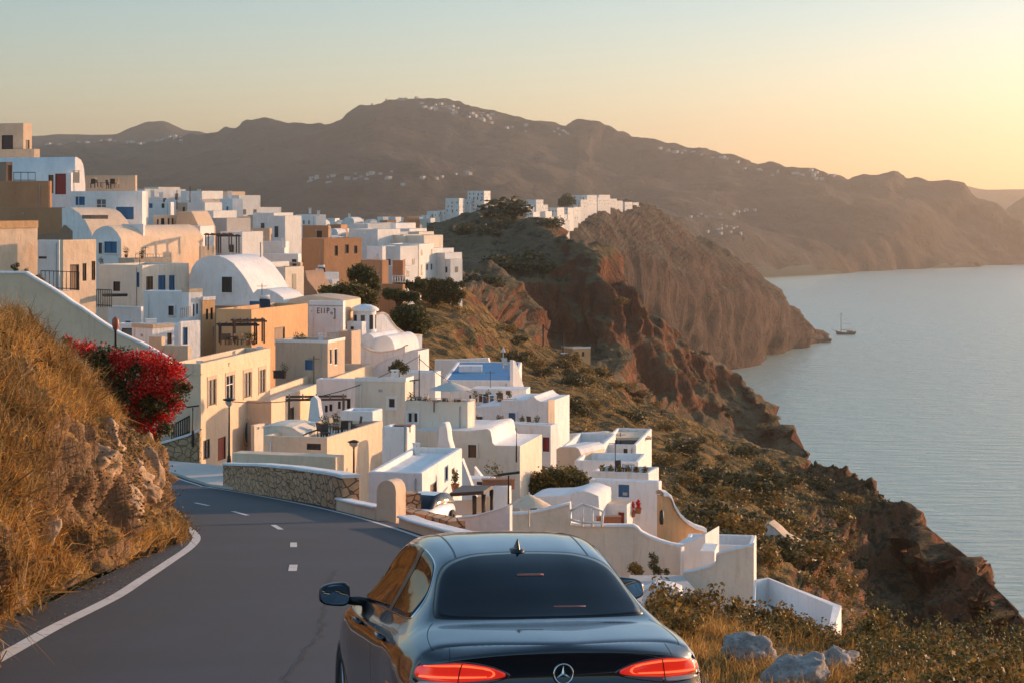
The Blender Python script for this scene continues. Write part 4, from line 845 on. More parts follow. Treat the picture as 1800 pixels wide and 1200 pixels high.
def profile(label, mt, D, pts, yb, ext, a=77, face='L', op=(), name='vaulted_house', cat='house', group=None, below=4.0, rm=None, coping=None, parent=None, smooth=True, part=None, trim=None, ytb=None):
    """a wall outline drawn on a vertical plane and carried back by ext metres: vaults, curved parapets, stepped walls"""
    u, v = axes(a); xc = pts[-1][0] if face == 'L' else pts[0][0]; ref = pts[-1] if face == 'L' else pts[0]
    Cn = at(ref[0], ref[1], D); W_ = Wall(Cn, v, -u) if face == 'L' else Wall(Cn, u, -v); back = u if face == 'L' else v
    T = [W_.tz(*p) for p in pts]; zb = -(yb - HY) / F * D - below
    root = parent or thing(name, label, cat, (Cn.x, Cn.y, zb), group)
    if face == 'L': T = T[::-1]
    n = len(T); fr = [W_.P(t, z) for t, z in T]; bk = [p + back * ext for p in fr]
    f0, f1 = W_.P(T[0][0], zb), W_.P(T[-1][0], zb)
    m = MB(); m.face([f0] + fr[::-1][::-1] + [f1]); m.face([f0 + back * ext] + bk + [f1 + back * ext])
    m.face([f0, fr[0], bk[0], f0 + back * ext]); m.face([f1, fr[-1], bk[-1], f1 + back * ext])
    # triangulate the concave front safely: fan replaced by vertical strips
    m = MB()
    for P0, P1 in ((fr, 0), (bk, 1)):
        for i in range(n - 1):
            a0, b0 = P0[i], P0[i + 1]; m.face([(a0.x, a0.y, zb), (b0.x, b0.y, zb), b0, a0])
    for q, r_ in ((fr[0], bk[0]), (fr[-1], bk[-1])): m.face([(q.x, q.y, zb), q, r_, (r_.x, r_.y, zb)])
    m.build(part or 'wall', [MATS[mt]], root)
    r_ = MB(); r_.sm = smooth and n > 6
    if coping:   # a slightly proud rounded cap along the top
        e = coping; off = W_.n * e * .5; up = Vector((0, 0, e))
        rows = [[p + off - back * 0 for p in fr], [p + off + up * .7 for p in fr], [p + up + back * (ext * .3) for p in fr], [p + up + back * (ext * .7) for p in fr], [q - off + up * .7 for q in bk], [q - off for q in bk]]
        r_.grid(rows); r_.build('coping', [MATS[rm or mt]], root)
    else:
        r_.grid([fr, bk]); r_.build('roof', [MATS[rm or mt]], root, fix=False)
    for o in op:
        ta, za = W_.tz(o[0], o[3]); tb, zc = W_.tz(o[2], o[1]); t0, t1 = min(ta, tb), max(ta, tb)
        Wp = Wall(W_.P(0, 0, .17), W_.d, W_.n); k = MB()   # surround stands proud, pane sits inside it
        e = .12
        for q in ((t0 - e, t0, za - (e if 'D' not in o[4] else 0), zc + e), (t1, t1 + e, za - (e if 'D' not in o[4] else 0), zc + e), (t0, t1, zc, zc + e)): bars(k, W_, *q, .0, .17)
        if 'D' not in o[4]: bars(k, W_, t0, t1, za - e, za, 0, .17)
        k.build('window_surround' if 'D' not in o[4] else 'door_surround', [MATS[mt]], root)
        opening(Wp, root, (t0, t1, za, zc), o[4].replace('t', ''))
    return dict(root=root, W=W_, C=Cn, u=u, v=v, zb=zb)
# ---------------------------------------------------------------- the houses, from the road down and away
# --- beside the road
ch = house('two storey cream house with four tall shuttered windows at the road bend', 'c', 150, 300, 353, 475, 640, 812, y2=612, par=.7,
      op=[('R', 366, 664, 379, 712, 'gm'), ('R', 398, 657, 411, 703, 'wm'), ('R', 429, 652, 441, 698, 'gm'), ('R', 456, 647, 466, 690, 'gm'), ('R', 357, 772, 369, 806, 'gm'), ('R', 383, 768, 397, 808, 'rD')], rm='g')
RR_ = ch['root']
b = MB(); bars(b, ch['WR'], 0, ch['TR'], at(353, 659, 150).z, at(353, 656, 150).z, .004, .05); bars(b, ch['WL'], 0, ch['TL'], at(353, 659, 150).z, at(353, 656, 150).z, .004, .05); b.build('string_course', [CREAM], RR_)
# grey surrounds with lintel panels above each tall window
for x0, x1, y0, y1 in ((364, 381, 660, 714), (396, 413, 653, 705), (427, 443, 648, 700), (454, 468, 643, 692)):
    b = MB(); ta, _ = ch['WR'].tz(x0, y1); tb, _ = ch['WR'].tz(x1, y0); t_, za = ch['WR'].tz((x0 + x1) / 2, y1); _, zc = ch['WR'].tz((x0 + x1) / 2, y0)
    for q in ((ta, ta + .18, za, zc), (tb - .18, tb, za, zc), (ta + .18, tb - .18, zc - .28, zc)): bars(b, ch['WR'], *q, .003, .04)
    b.build('window_surround', [TAN], RR_)
# round window
t_, z_ = ch['WR'].tz(434, 759); b = MB(); rows = []
for rr, oo in ((.95, .003), (.95, .07), (.78, .09), (.72, .03)): rows.append([ch['WR'].P(t_ + rr * math.cos(k * .3927), z_ + rr * 1.15 * math.sin(k * .3927), oo) for k in range(16)])
b.grid(rows, True); ro = b.build('window', [TAN], RR_); p_ = MB(); p_.face([ch['WR'].P(t_ + .73 * math.cos(k * .3927), z_ + .84 * math.sin(k * .3927), .03) for k in range(16)]); p_.build('pane', [GLASSD], ro)

# side yard of the cream house: grey wall with small windows, lean-to
house('narrow grey annex with two small blue windows beside the cream house', 'b', 158, 441, 447, 478, 748, 812, op=[('R', 451, 744, 456, 754, 'b'), ('R', 460, 740, 466, 752, 'b')], a=70, name='annex', cat='annex')
# house D (white block with beige shaded front and terrace)
house('beige fronted block with a slit window below the furnished roof terrace', 'c', 125, 463, 575, 673, 770, 835, y2=740, par=.55, op=[('L', 539, 779, 564, 790, 'k')], rm='b', below=9)
profile(None, 'c', 124.5, [(463, 752), (498, 750), (512, 751), (532, 763)], 800, .5, a=77, name='sloping_wall', cat='wall', parent=None) if False else None
profile('low shaded yard wall with a sloping end in front of the terrace block', 'b', 128, [(463, 751), (478, 749), (500, 749), (514, 752), (533, 765)], 812, 3.5, name='yard_wall', cat='wall', coping=.1)
house('long low cream wall along the pavement behind the stone wall', 'c', 116, 408, 590, 640, 803, 840, a=72, par=0, name='pavement_wall', cat='wall', below=5, RT=1.2)
# cream retaining wall and tan house with blue shutter
house('long sunlit cream retaining wall rising to the chapel', 'c', 160, 474, 477, 655, 705, 790, y2=640, par=.6, name='retaining_wall', cat='wall', LT=3.0, rm='b', op=[('R', 507, 716, 517, 742, 'kD')], below=8)
house('tan house with a blue shuttered window and white roof rim', 'n', 182, 484, 576, 606, 600, 690, a=74, op=[('L', 536, 632, 550, 650, 'b'), ('R', 580, 612, 584, 640, 'w'), ('R', 588, 611, 594, 642, 'w')], par=.4, band=(598, 603, 'w', .05), rm='g')
house('brown shaded house between the tan house and the chapel', 'n', 200, 593, 618, 634, 583, 650, a=74, rm='g')
house('small white wing with rows of tiny windows below the tall beige tower', 'w', 168, 556, 626, 634, 668, 760, a=77, op=[('L', 571, 712, 576, 724, 'k'), ('L', 579, 710, 584, 722, 'k'), ('L', 594, 705, 599, 718, 'k'), ('L', 610, 700, 616, 720, 'kD')], par=.3)
house('beige tower house with one black window and a white roof rim', 'b', 152, 624, 712, 726, 668, 770, a=77, op=[('L', 682, 699, 695, 717, 'kt')], band=(664, 671, 'w', .06), par=.5, rm='w')
house('long beige house with twin dark windows and a curved terrace above', 'b', 140, 712, 822, 834, 708, 860, a=72, op=[('L', 717, 725, 724, 742, 'kt'), ('L', 727, 725, 734, 742, 'kt')], par=.7, rm='g')
profile('stepped beige house wall with an arched brown door', 'b', 137.5, [(730, 756), (806, 756), (822, 757), (857, 753), (862, 757), (864, 766), (866, 778), (870, 782), (914, 783)], 850, 7, op=[(824, 781, 838, 803, 'dD')], name='beige_house', rm='w', below=7)
house('white block with a tall post on its corner behind the beige tower', 'w', 163, 700, 765, 775, 655, 740, a=77, par=.4)
# white roof house
wr = house('white roofed house with a beige shaded gable beside the road pillar', 'w', 100, 648, 742, 812, 832, 895, y2=788, par=.22, op=[('R', 756, 848, 768, 886, 'nD'.replace('n', 'd')), ('R', 781, 818, 788, 846, 'b'), ('R', 794, 822, 799, 832, 'k')], below=6)
house('small white shed with a sloping parapet behind the white roof', 'w', 119, 672, 716, 730, 752, 800, a=77, par=.3, name='white_shed', cat='shed')
profile('curved white buttress leaning on the beige wall', 'w', 134, [(768, 800), (769, 770), (771, 752), (776, 745), (782, 746), (785, 756), (787, 775), (794, 800)], 812, 1.2, name='buttress', cat='buttress', coping=.08)
# --- stair wall and the cream houses at the left
profile('tall white stair wall sloping down to the right behind the red bush', 'c', 168, [(-30, 481), (44, 481), (60, 491), (92, 510), (109, 521), (127, 534), (144, 544), (175, 566), (208, 587), (250, 606), (298, 633)], 700, .8, a=84, name='stair_wall', cat='wall', coping=.18, below=6, rm='w')
house('small cream stair landing block beside the iron fence', 'c', 176, 90, 109, 140, 512, 560, a=55, par=.0, name='landing_block', cat='wall')
house('cream house with an orange roof band at the left edge', 'c', 214, -60, -40, 66, 392, 560, a=52, op=[], band=(389, 402, 'o', .12), par=.3)
house('pale blue shaded house front between two cream houses', 'w', 218, 66, 104, 112, 423, 560, a=70, op=[('L', 68, 451, 82, 455, 'd')], par=.3)
house('cream house with brown framed door and two narrow windows', 'c', 206, 105, 111, 169, 423, 560, a=56, op=[('R', 123, 465, 139, 512, 'dD'), ('R', 145, 463, 152, 494, 'dm'), ('R', 161, 459, 168, 493, 'dm')], par=.3)
house('grey shaded house under the brown terrace rail', 'b', 222, 172, 250, 332, 467, 545, a=62, op=[('L', 199, 495, 211, 512, 'kD'), ('L', 240, 479, 245, 505, 'b'), ('R', 257, 486, 269, 515, 'dm'), ('R', 278, 484, 291, 514, 'bm'), ('R', 297, 484, 307, 511, 'bm')], par=.3, rm='n')
house('low white terrace block under the three tall windows', 'w', 206, 252, 330, 345, 513, 580, a=70, par=.2)
house('white wall block beside the iron gate', 'w', 212, 190, 248, 254, 540, 590, a=70, par=.3)
house('white two storey house with brown balcony and blue door', 'w', 188, 271, 322, 352, 572, 640, a=52, op=[('R', 328, 575, 331, 590, 'k'), ('R', 333, 574, 337, 590, 'k')], par=.3)
house('white cube house with slim windows beside the orange facade', 'w', 195, 320, 332, 356, 514, 590, a=50, op=[('R', 339, 535, 342, 556, 'b'), ('R', 345, 534, 348, 552, 'k')], par=.3, band=(508, 514, 'n', .05))
house('small ochre facade with two slim windows above the pergola', 'o', 196, 354, 356, 378, 526, 590, a=52, op=[('R', 362, 543, 366, 562, 'k'), ('R', 370, 541, 374, 562, 'k')], par=.2, band=(522, 528, 'w', .08))
house('white cottage with a blue door below the small ochre facade', 'w', 176, 314, 318, 352, 566, 650, a=52, op=[('R', 321, 575, 330, 605, 'bD')], par=.2)
house('white cottage with one brown window and a tan roof edge', 'w', 178, 232, 268, 306, 574, 650, a=52, op=[('R', 294, 585, 302, 604, 'd')], par=.3, band=(570, 577, 'n', .06))
house('brown shaded yard wall in front of the white cottages', 'n', 170, 283, 330, 336, 608, 660, a=74, par=0, name='yard_wall', cat='wall')
house('tan yard wall at the foot of the stair wall', 'n', 172, 262, 284, 290, 592, 660, a=74, par=0, name='yard_wall', cat='wall')
house('shaded white garage with a grey door near the stair wall', 'w', 184, 205, 250, 262, 570, 640, a=74, op=[('L', 214, 577, 246, 606, 'gD')], par=.2)
# --- ochre block, sign shed, arch house
house('large ochre house with a recessed brown doorway', 'o', 190, 380, 442, 541, 545, 625, y2=534, op=[('R', 482, 575, 501, 606, 'dD')], par=.3, rm='n', below=6)
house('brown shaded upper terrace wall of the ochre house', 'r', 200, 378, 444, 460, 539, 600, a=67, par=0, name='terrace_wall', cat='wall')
sg = house('white shed with faded black lettering under its roof edge', 'w', 205, 543, 603, 607, 530, 620, a=77, par=.1, name='white_shed', cat='shed')
profile('cream curved parapet roof over the lettered shed', 'c', 214, [(500, 534), (512, 526), (530, 521), (548, 520), (570, 522), (600, 527), (604, 529)], 560, 6, rm='n', below=2)
profile('large white vaulted house with one dark shuttered window', 'w', 226, [(333, 545), (333, 500), (334, 482), (338, 470), (345, 460), (356, 453), (370, 450), (384, 450), (398, 455), (411, 464), (422, 477), (433, 492), (443, 510), (452, 530)], 560, 9, a=70, op=[(391, 487, 409, 514, 'kmt')], rm='w')
house('cream walled house behind the large vault with a thin chimney pole', 'c', 243, 400, 412, 467, 458, 540, a=45, par=.3, op=[('R', 455, 472, 458, 476, 'k')])
profile('small white vaulted room with a blue shutter next to the ochre terrace', 'w', 216, [(440, 545), (441, 520), (452, 509), (470, 508), (486, 515), (498, 524), (500, 545)], 560, 5, a=70, op=[(440, 530, 466, 538, 'b')])
# --- top left
house('tan block house on the skyline at the upper left', 'n', 338, -30, 41, 56, 217, 300, a=66, op=[('L', 3, 238, 23, 263, 'k'), ('R', 45, 246, 52, 265, 'k')], par=.3, rm='t')
house('low tan wing stepping down from the skyline block', 'n', 336, 0, 60, 70, 262, 300, a=60, par=0)
profile('long white barrel vaulted house with a red door', 'w', 312, [(132, 345), (132, 276), (136, 277), (142, 281), (146, 289), (148, 300), (150, 328), (150, 345)], 380, 40, a=60, face='R', name='vaulted_house')
house('red door porch of the long vaulted house', 'w', 309, 84, 125, 128, 304, 360, a=70, op=[('L', 97, 305, 116, 342, 'rD'), ('L', 84, 308, 94, 340, 'd')], par=0, name='porch', cat='porch')
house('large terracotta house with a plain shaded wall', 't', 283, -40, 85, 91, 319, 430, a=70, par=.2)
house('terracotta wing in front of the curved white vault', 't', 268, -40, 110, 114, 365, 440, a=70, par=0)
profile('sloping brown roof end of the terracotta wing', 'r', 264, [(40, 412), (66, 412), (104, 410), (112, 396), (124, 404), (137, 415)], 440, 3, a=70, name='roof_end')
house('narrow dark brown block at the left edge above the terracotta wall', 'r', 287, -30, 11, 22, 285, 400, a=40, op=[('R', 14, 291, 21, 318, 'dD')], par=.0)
house('white three window house with two blue shutters at the upper left', 'w', 272, 124, 250, 257, 337, 480, a=74, op=[('L', 133, 346, 149, 361, 'bm'), ('L', 169, 350, 187, 375, 'gmt'), ('L', 204, 364, 235, 386, 'bm')], par=.4)
house('tan terrace wall above the three window house', 'n', 284, 150, 238, 241, 309, 345, a=74, par=.5, name='terrace_wall', cat='wall')
profile('curved white vault beside the terracotta wall', 'w', 262, [(109, 440), (109, 366), (124, 365), (138, 374), (150, 388), (161, 410), (161, 440)], 450, 7, a=52, rm='c')
profile('white arched house with cream lit twin vault roof', 'w', 252, [(160, 500), (160, 417), (168, 405), (178, 399), (188, 397), (198, 401), (206, 409), (213, 421), (214, 500)], 500, 16, a=60, op=[(185, 425, 207, 445, 'bm'), (175, 427, 181, 446, 'dD')], rm='c')
house('white wing with a dark doorway right of the arched house', 'w', 256, 214, 252, 255, 395, 480, a=70, op=[('L', 216, 427, 229, 450, 'kD')], par=.2)
house('wide pale house with a dark blue garage door', 'w', 292, 252, 352, 376, 398, 480, a=70, op=[('L', 262, 433, 284, 452, 'bD'), ('L', 299, 431, 311, 453, 'kD'), ('L', 300, 413, 310, 424, 'k')], par=.3)
house('cream sun lit upper room with a row of slim windows', 'c', 300, 270, 275, 312, 379, 410, a=52, op=[('R', 276, 386, 279, 395, 'k'), ('R', 283, 384, 289, 397, 'k'), ('R', 295, 384, 298, 396, 'd'), ('R', 302, 384, 305, 396, 'd')], par=.1)
profile('tan sloping roof beside the cream upper room', 'n', 300, [(308, 402), (312, 372), (336, 372), (341, 380), (350, 400)], 420, 5, a=70, name='tan_house')
house('little cream balcony room with four slim windows', 'c', 286, 318, 320, 347, 402, 440, a=52, op=[('R', 324, 405, 326, 414, 'd'), ('R', 330, 405, 332, 414, 'd'), ('R', 336, 405, 338, 414, 'd'), ('R', 341, 405, 343, 414, 'd')], par=.1)
house('tan terrace rail wall below the blue garage door', 'n', 240, 208, 236, 301, 455, 480, a=45, par=.3, name='terrace_wall', cat='wall')
house('cream pier wall of the steep dark stairway', 'c', 262, 350, 353, 377, 434, 480, a=45, par=.1)
# --- the chapel
house('white lower block of the domed chapel', 'w', 214, 610, 636, 662, 566, 640, a=60, par=.2, op=[('L', 616, 574, 622, 584, 'k')])
# chapel with cupola and vaults
cp = thing('chapel', 'white domed chapel with octagonal cupola and swooping curved walls', 'chapel', at(650, 640, 212))
c0 = at(641, 568, 216); m = MB(); m.lathe((c0.x, c0.y, c0.z - 2), [(1.25, 0), (1.25, 3.4)], 8, .3); m.face([(c0.x, c0.y, c0.z + 1.4)] * 3) if False else None; m.build('drum', [WHITE], cp)
m = MB(); m.lathe((c0.x, c0.y, c0.z + 1.3), [(1.5, 0), (1.5, .18), (1.2, .42), (.7, .62), (.01, .7)], 16); m.build('dome', [WHITE], cp)
for k in range(8):
    an = .3 + 6.28319 * (k + .5) / 8; n_ = Vector((math.cos(an), math.sin(an), 0)); W_ = Wall(c0 + n_ * 1.165, Vector((-n_.y, n_.x, 0)), n_); m = MB(); bars(m, W_, -.22, .22, c0.z - .6, c0.z + .9, 0, .05); m.build('window', [GLASSD], cp)
profile(None, 'w', 211, arc_pts(628, 612, 662, 612, 586), 650, 7, a=72, parent=cp, part='vault')
profile(None, 'w', 210, arc_pts(655, 618, 694, 615, 590), 650, 7, a=72, parent=cp, part='vault')
profile(None, 'w', 206, [(624, 640), (626, 612), (632, 605), (640, 612), (652, 618), (668, 620), (690, 617), (706, 612), (712, 608)], 668, .6, a=64, parent=cp, part='scalloped_wall', coping=.12, rm='c')
profile(None, 'w', 218, [(660, 556), (668, 552), (676, 551), (682, 555), (688, 565), (697, 576), (710, 585), (724, 589), (742, 590)], 640, .6, a=50, face='R', parent=cp, part='curved_wall', coping=.14, rm='c')
profile('pale blue shaded curved wall below the chapel', 'w', 196, [(655, 650), (664, 640), (680, 632), (700, 624), (722, 617), (735, 616)], 672, 3, a=72, name='curved_wall', cat='wall', coping=.1)
# --- terraces stepping down at the centre
T1 = house('white house with a bright blue terrace floor', 'w', 212, 778, 905, None, 669, 740, a=88, par=.05, rm='p', thick=.35, RT=24)
T1['root']['label'] = 'white house with a bright blue painted roof terrace'
profile('white back parapet wall behind the blue terrace', 'w', 246, [(764, 632), (800, 632), (858, 629), (861, 641), (884, 641), (900, 650)], 672, 1.0, a=82, name='parapet_wall', cat='wall')
profile('pointed white fin wall at the end of the blue terrace', 'w', 208, [(902, 632), (906, 634), (912, 652), (920, 676), (925, 690), (928, 706)], 720, .4, a=55, face='R', name='fin_wall', cat='wall')
house('white terrace house with dark doors and wooden shutters below the blue floor', 'w', 200, 828, 925, 932, 684, 730, a=82, op=[('L', 842, 692, 848, 706, 'd'), ('L', 849, 692, 868, 708, 'bD'), ('L', 872, 690, 884, 705, 'd'), ('L', 889, 685, 897, 693, 'd')], par=0)
profile('white middle terrace house with one blue door', 'w', 190, [(830, 716), (880, 712), (882, 703), (926, 703), (932, 697), (938, 696), (944, 702), (950, 705), (968, 705)], 790, 7, a=74, op=[(839, 732, 848, 742, 'k'), (895, 725, 907, 748, 'bD')], name='white_house', smooth=False)
house('cream corner pier of the middle white terrace house', 'c', 187, 962, 964, 975, 703, 800, a=55, par=0, name='pier', cat='wall')
house('white lower terrace house with three red brown doors', 'w', 172, 862, 968, 981, 748, 850, a=66, op=[('L', 915, 769, 924, 797, 'rD'), ('L', 933, 772, 943, 793, 'k'), ('L', 954, 768, 967, 793, 'r')], par=.6)
house('beige corner house with a narrow slot beside the curved terrace', 'b', 150, 820, 826, 836, 702, 760, a=50, par=.3)
# right cluster
house('flat roofed house with a sunken grey courtyard', 'w', 176, 982, 1052, 1062, 790, 850, a=80, par=2.2, rm='g', RT=12)
house('flat roofed house with a cream capped grey courtyard', 'w', 182, 1052, 1118, 1128, 782, 850, a=80, par=2.0, rm='g', RT=13, op=[('L', 1096, 788, 1103, 802, 'k')])
profile('pale outer parapet round the courtyard houses', 'w', 206, [(981, 766), (1020, 763), (1065, 760), (1085, 763), (1105, 766), (1124, 780)], 800, 1, a=84, name='parapet_wall', cat='wall', coping=.1)
profile('small cream house with a softly rounded roof', 'c', 160, [(978, 789), (984, 785), (1012, 785), (1018, 789), (1021, 797)], 825, 4, a=60, rm='w')
house('long white parapet block below the grey courtyards', 'w', 156, 1010, 1122, 1135, 812, 860, a=80, par=.5)
house('white rubble roofed block above the blue shuttered house', 'w', 148, 1040, 1140, 1158, 832, 880, a=74, par=.35, rm='g')
house('white house with a blue shutter and a brown door', 'w', 134, 1036, 1158, 1163, 848, 960, a=74, op=[('L', 1087, 851, 1106, 873, 'b'), ('L', 1085, 898, 1098, 922, 'rDt')], par=.15)
house('low white porch roof beneath the blue shutter', 'w', 130, 1060, 1102, 1112, 886, 935, a=74, par=0, name='porch', cat='porch', op=[('L', 1085, 898, 1099, 922, 'rDt')], rm='n')
profile('low white house with a wavy roof line behind the beige garden wall', 'w', 128, [(928, 875), (940, 872), (985, 871), (1000, 868), (1012, 864), (1026, 862), (1040, 866), (1052, 871), (1054, 900)], 925, 4, a=76, op=[(932, 881, 945, 894, 'gm')], name='white_house')
profile('ochre curved wall with a white swooping cap', 'o', 127, [(1164, 871), (1172, 871), (1178, 876), (1184, 892), (1194, 908), (1208, 921), (1222, 929), (1240, 935)], 955, .6, a=28, face='R', name='curved_wall', cat='wall', coping=.34, rm='w')
profile('long beige garden wall with a curving white edge', 'b', 112, [(898, 904), (925, 903), (948, 899), (975, 893), (1001, 886), (1003, 922), (1030, 925), (1112, 925), (1120, 929), (1126, 936), (1140, 944), (1160, 952), (1180, 958), (1200, 961)], 1040, .6, a=81, name='garden_wall', cat='wall', coping=.12, rm='w', below=4)
house('white post at the end of the beige garden wall', 'w', 111, 1196, 1198, 1203, 961, 1015, a=60, par=0, name='wall_post', cat='post', below=1)
profile('tall beige front wall of the corner terrace house', 'b', 104, [(1201, 1006), (1220, 1004), (1245, 997), (1258, 990), (1259, 976), (1270, 971), (1325, 958)], 1062, .4, a=80, name='front_wall', cat='wall', coping=.1, rm='w', below=5)
house('corner terrace house with an open white roof deck', 'w', 122, 1200, 1323, 1328, 960, 1040, a=80, par=1.2, RT=.01 + 4)
profile('white curved roof lip between the garden wall and the terrace', 'w', 118, [(1180, 960), (1200, 956), (1220, 949), (1240, 938)], 975, 3.2, a=70, name='roof_lip', cat='roof')
house('small white cube seat block on the open roof deck', 'w', 110, 1231, 1256, 1262, 968, 1000, a=80, par=0, name='roof_block', cat='roof block', below=1)
# sunken terrace: walls follow a bent outline, all tops level
tr = thing('white_terrace', 'white sunken terrace with low parapets near the grass', 'terrace', at(1400, 1100, 88)); TZ = -17.45
oc = [at(px, 350, D) for px, D in ((1326, 94.0), (1350, 94.6), (1479, 88.0), (1452, 78.5), (1318, 79.5))]; cc_ = sum(oc, Vector()) / 5
ic = [p + (cc_ - p).normalized() * .42 for p in oc]; m = MB(); z_ = lambda p, z: Vector((p.x, p.y, z))
for i in range(5):
    j = (i + 1) % 5; m.face([z_(oc[i], TZ - 7), z_(oc[j], TZ - 7), z_(oc[j], TZ), z_(oc[i], TZ)]); m.face([z_(oc[i], TZ), z_(oc[j], TZ), z_(ic[j], TZ + .03), z_(ic[i], TZ + .03)]); m.face([z_(ic[i], TZ + .03), z_(ic[j], TZ + .03), z_(ic[j], TZ - 1.1), z_(ic[i], TZ - 1.1)])
m.build('parapet', [WHITE], tr); m = MB(); m.face([z_(p, TZ - 1.1) for p in ic]); m.build('terrace_floor', [WHITE], tr)
m = MB(); a_, b_ = z_(ic[2], TZ - 1.1), z_(ic[3], TZ - 1.1)
for k in range(4): q = a_.lerp(b_, .15 + .2 * k); m.box(q + Vector((-1.2, -.1, 0)), (1.1, 0, 0), (-.1, 1.0, 0), (0, 0, .25 + .22 * k))
m.build('steps', [WHITE], tr)
# ramp by the garden wall
m = MB(); A = [at(1105, 1010, 106), at(1200, 1010, 105), at(1262, 1080, 84), at(1120, 1080, 84)]; m.hexa([p - Vector((0, 0, 4)) for p in A] + A); tag(m.build('paved_ramp', [GREY], base=A[0]), 'grey paved ramp descending between the car and the beige walls', 'ramp')
profile('low white kerb wall along the paved ramp', 'w', 88, [(1130, 1040), (1150, 1030), (1178, 1034), (1194, 1040), (1196, 1056)], 1075, 1.2, a=80, name='kerb_wall', cat='wall', coping=.1)
profile('small white retaining wall alone on the slope above the cliff', 'w', 205, [(1344, 924), (1352, 921), (1364, 930), (1378, 944), (1400, 956), (1428, 968)], 978, 2.2, a=70, name='retaining_wall', cat='wall', coping=.2, rm='n')
house('lone peach house with a white porch on the middle ridge', 'o', 432, 988, 1007, 1038, 612, 636, a=28, op=[('R', 1012, 618, 1017, 630, 'd'), ('R', 1023, 618, 1027, 626, 'k')], par=.3, name='peach_house', band=(610, 613, 'w', .1))
house('white railed porch in front of the lone peach house', 'w', 425, 985, 1004, 1010, 622, 634, a=40, par=.4, name='porch', cat='porch')

# --- terracotta group and the white quarter behind it
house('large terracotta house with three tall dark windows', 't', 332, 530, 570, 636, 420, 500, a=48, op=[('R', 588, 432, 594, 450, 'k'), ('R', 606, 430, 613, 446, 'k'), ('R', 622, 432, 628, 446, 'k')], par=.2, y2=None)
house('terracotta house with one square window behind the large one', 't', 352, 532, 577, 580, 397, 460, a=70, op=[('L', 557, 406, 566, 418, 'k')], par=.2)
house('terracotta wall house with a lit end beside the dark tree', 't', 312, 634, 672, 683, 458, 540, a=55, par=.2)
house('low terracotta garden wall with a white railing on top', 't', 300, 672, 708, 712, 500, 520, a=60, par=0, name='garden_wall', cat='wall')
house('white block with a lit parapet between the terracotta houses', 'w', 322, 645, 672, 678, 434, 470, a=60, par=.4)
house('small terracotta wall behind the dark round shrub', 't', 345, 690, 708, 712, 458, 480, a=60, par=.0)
house('white gabled house with stepped parapets left of the dark trees', 'w', 305, 532, 560, 596, 480, 530, a=40, par=.3, op=[('L', 534, 478, 538, 482, 'k')])
house('white lean-to with a sunlit side near the dark trees', 'w', 300, 562, 584, 596, 492, 530, a=50, par=.1)
house('white tower block with a cream lit edge near the terracotta house', 'w', 335, 528, 554, 560, 446, 500, a=60, par=.2, op=[('L', 530, 456, 534, 464, 'k')])
profile('brown wavy roofed house under the pale wall', 'r', 282, [(486, 520), (490, 494), (500, 488), (512, 486), (522, 478), (536, 476), (540, 492), (556, 512), (560, 520)], 530, 6, a=70, name='brown_house')
house('pale blue washed long house in the middle of the hill', 'w', 322, 410, 500, 508, 425, 490, a=74, par=.4, op=[('L', 413, 412, 420, 430, 'k')])
house('pale house with a railed roof and small dark window', 'w', 310, 466, 524, 530, 447, 500, a=74, par=.5, op=[('L', 513, 456, 521, 464, 'k'), ('L', 479, 467, 485, 476, 'b')])
house('small tan flat house above the pale blue long house', 'n', 345, 440, 474, 478, 402, 440, a=70, par=.2)
house('tan walled house with a crooked doorway', 'n', 296, 505, 528, 532, 462, 500, a=70, par=.1, op=[('L', 514, 456, 521, 468, 'k')])
profile('white gabled house with four small upper windows', 'w', 398, [(337, 392), (337, 364), (344, 358), (350, 350), (357, 354), (372, 364), (378, 364), (378, 392)], 410, 6, a=60, name='white_house', op=[(343, 366, 346, 371, 'k'), (348, 366, 351, 371, 'k'), (353, 366, 356, 371, 'k'), (359, 366, 362, 371, 'k')], rm='n', smooth=False)
profile('tan curved roof house next to the four window gable', 'n', 402, [(362, 392), (362, 351), (376, 350), (384, 356), (392, 370), (397, 388), (397, 392)], 400, 6, a=60, name='tan_house')
house('grey white block house with a bright end wall', 'w', 392, 386, 409, 427, 350, 400, a=40, par=.2)
house('cream striped house end with tall pilasters', 'c', 380, 410, 412, 440, 381, 430, a=38, par=.2, op=[('R', 417, 390, 419, 414, 'k'), ('R', 424, 390, 426, 414, 'k')])
profile('sloping tan roof house at the edge of the quarter', 'n', 384, [(428, 400), (430, 382), (438, 378), (446, 378), (451, 398), (452, 400)], 412, 5, a=60, name='tan_house')
house('blue shaded low house under the curved roofs', 'w', 372, 350, 410, 413, 392, 430, a=70, par=.2)
house('white house front with an arched black doorway', 'w', 360, 350, 402, 410, 399, 440, a=70, par=.2, op=[('L', 388, 415, 391, 428, 'k'), ('L', 396, 418, 399, 430, 'k')])
house('low tan house with a small doorway near the antennas', 'n', 420, 310, 336, 339, 357, 390, a=70, par=.2, op=[('L', 321, 364, 325, 372, 'k')])
house('pale house with terrace windows left of the antennas', 'w', 405, 254, 300, 306, 356, 400, a=70, par=.3, op=[('L', 262, 358, 268, 366, 'b'), ('L', 284, 358, 289, 366, 'k')])
house('pale low house behind the tan terrace', 'w', 425, 290, 314, 318, 352, 380, a=70, par=.3)
house('white flat house with a gabled lit end on the plateau', 'w', 520, 520, 556, 573, 378, 410, a=40, par=.2, name='white_house')
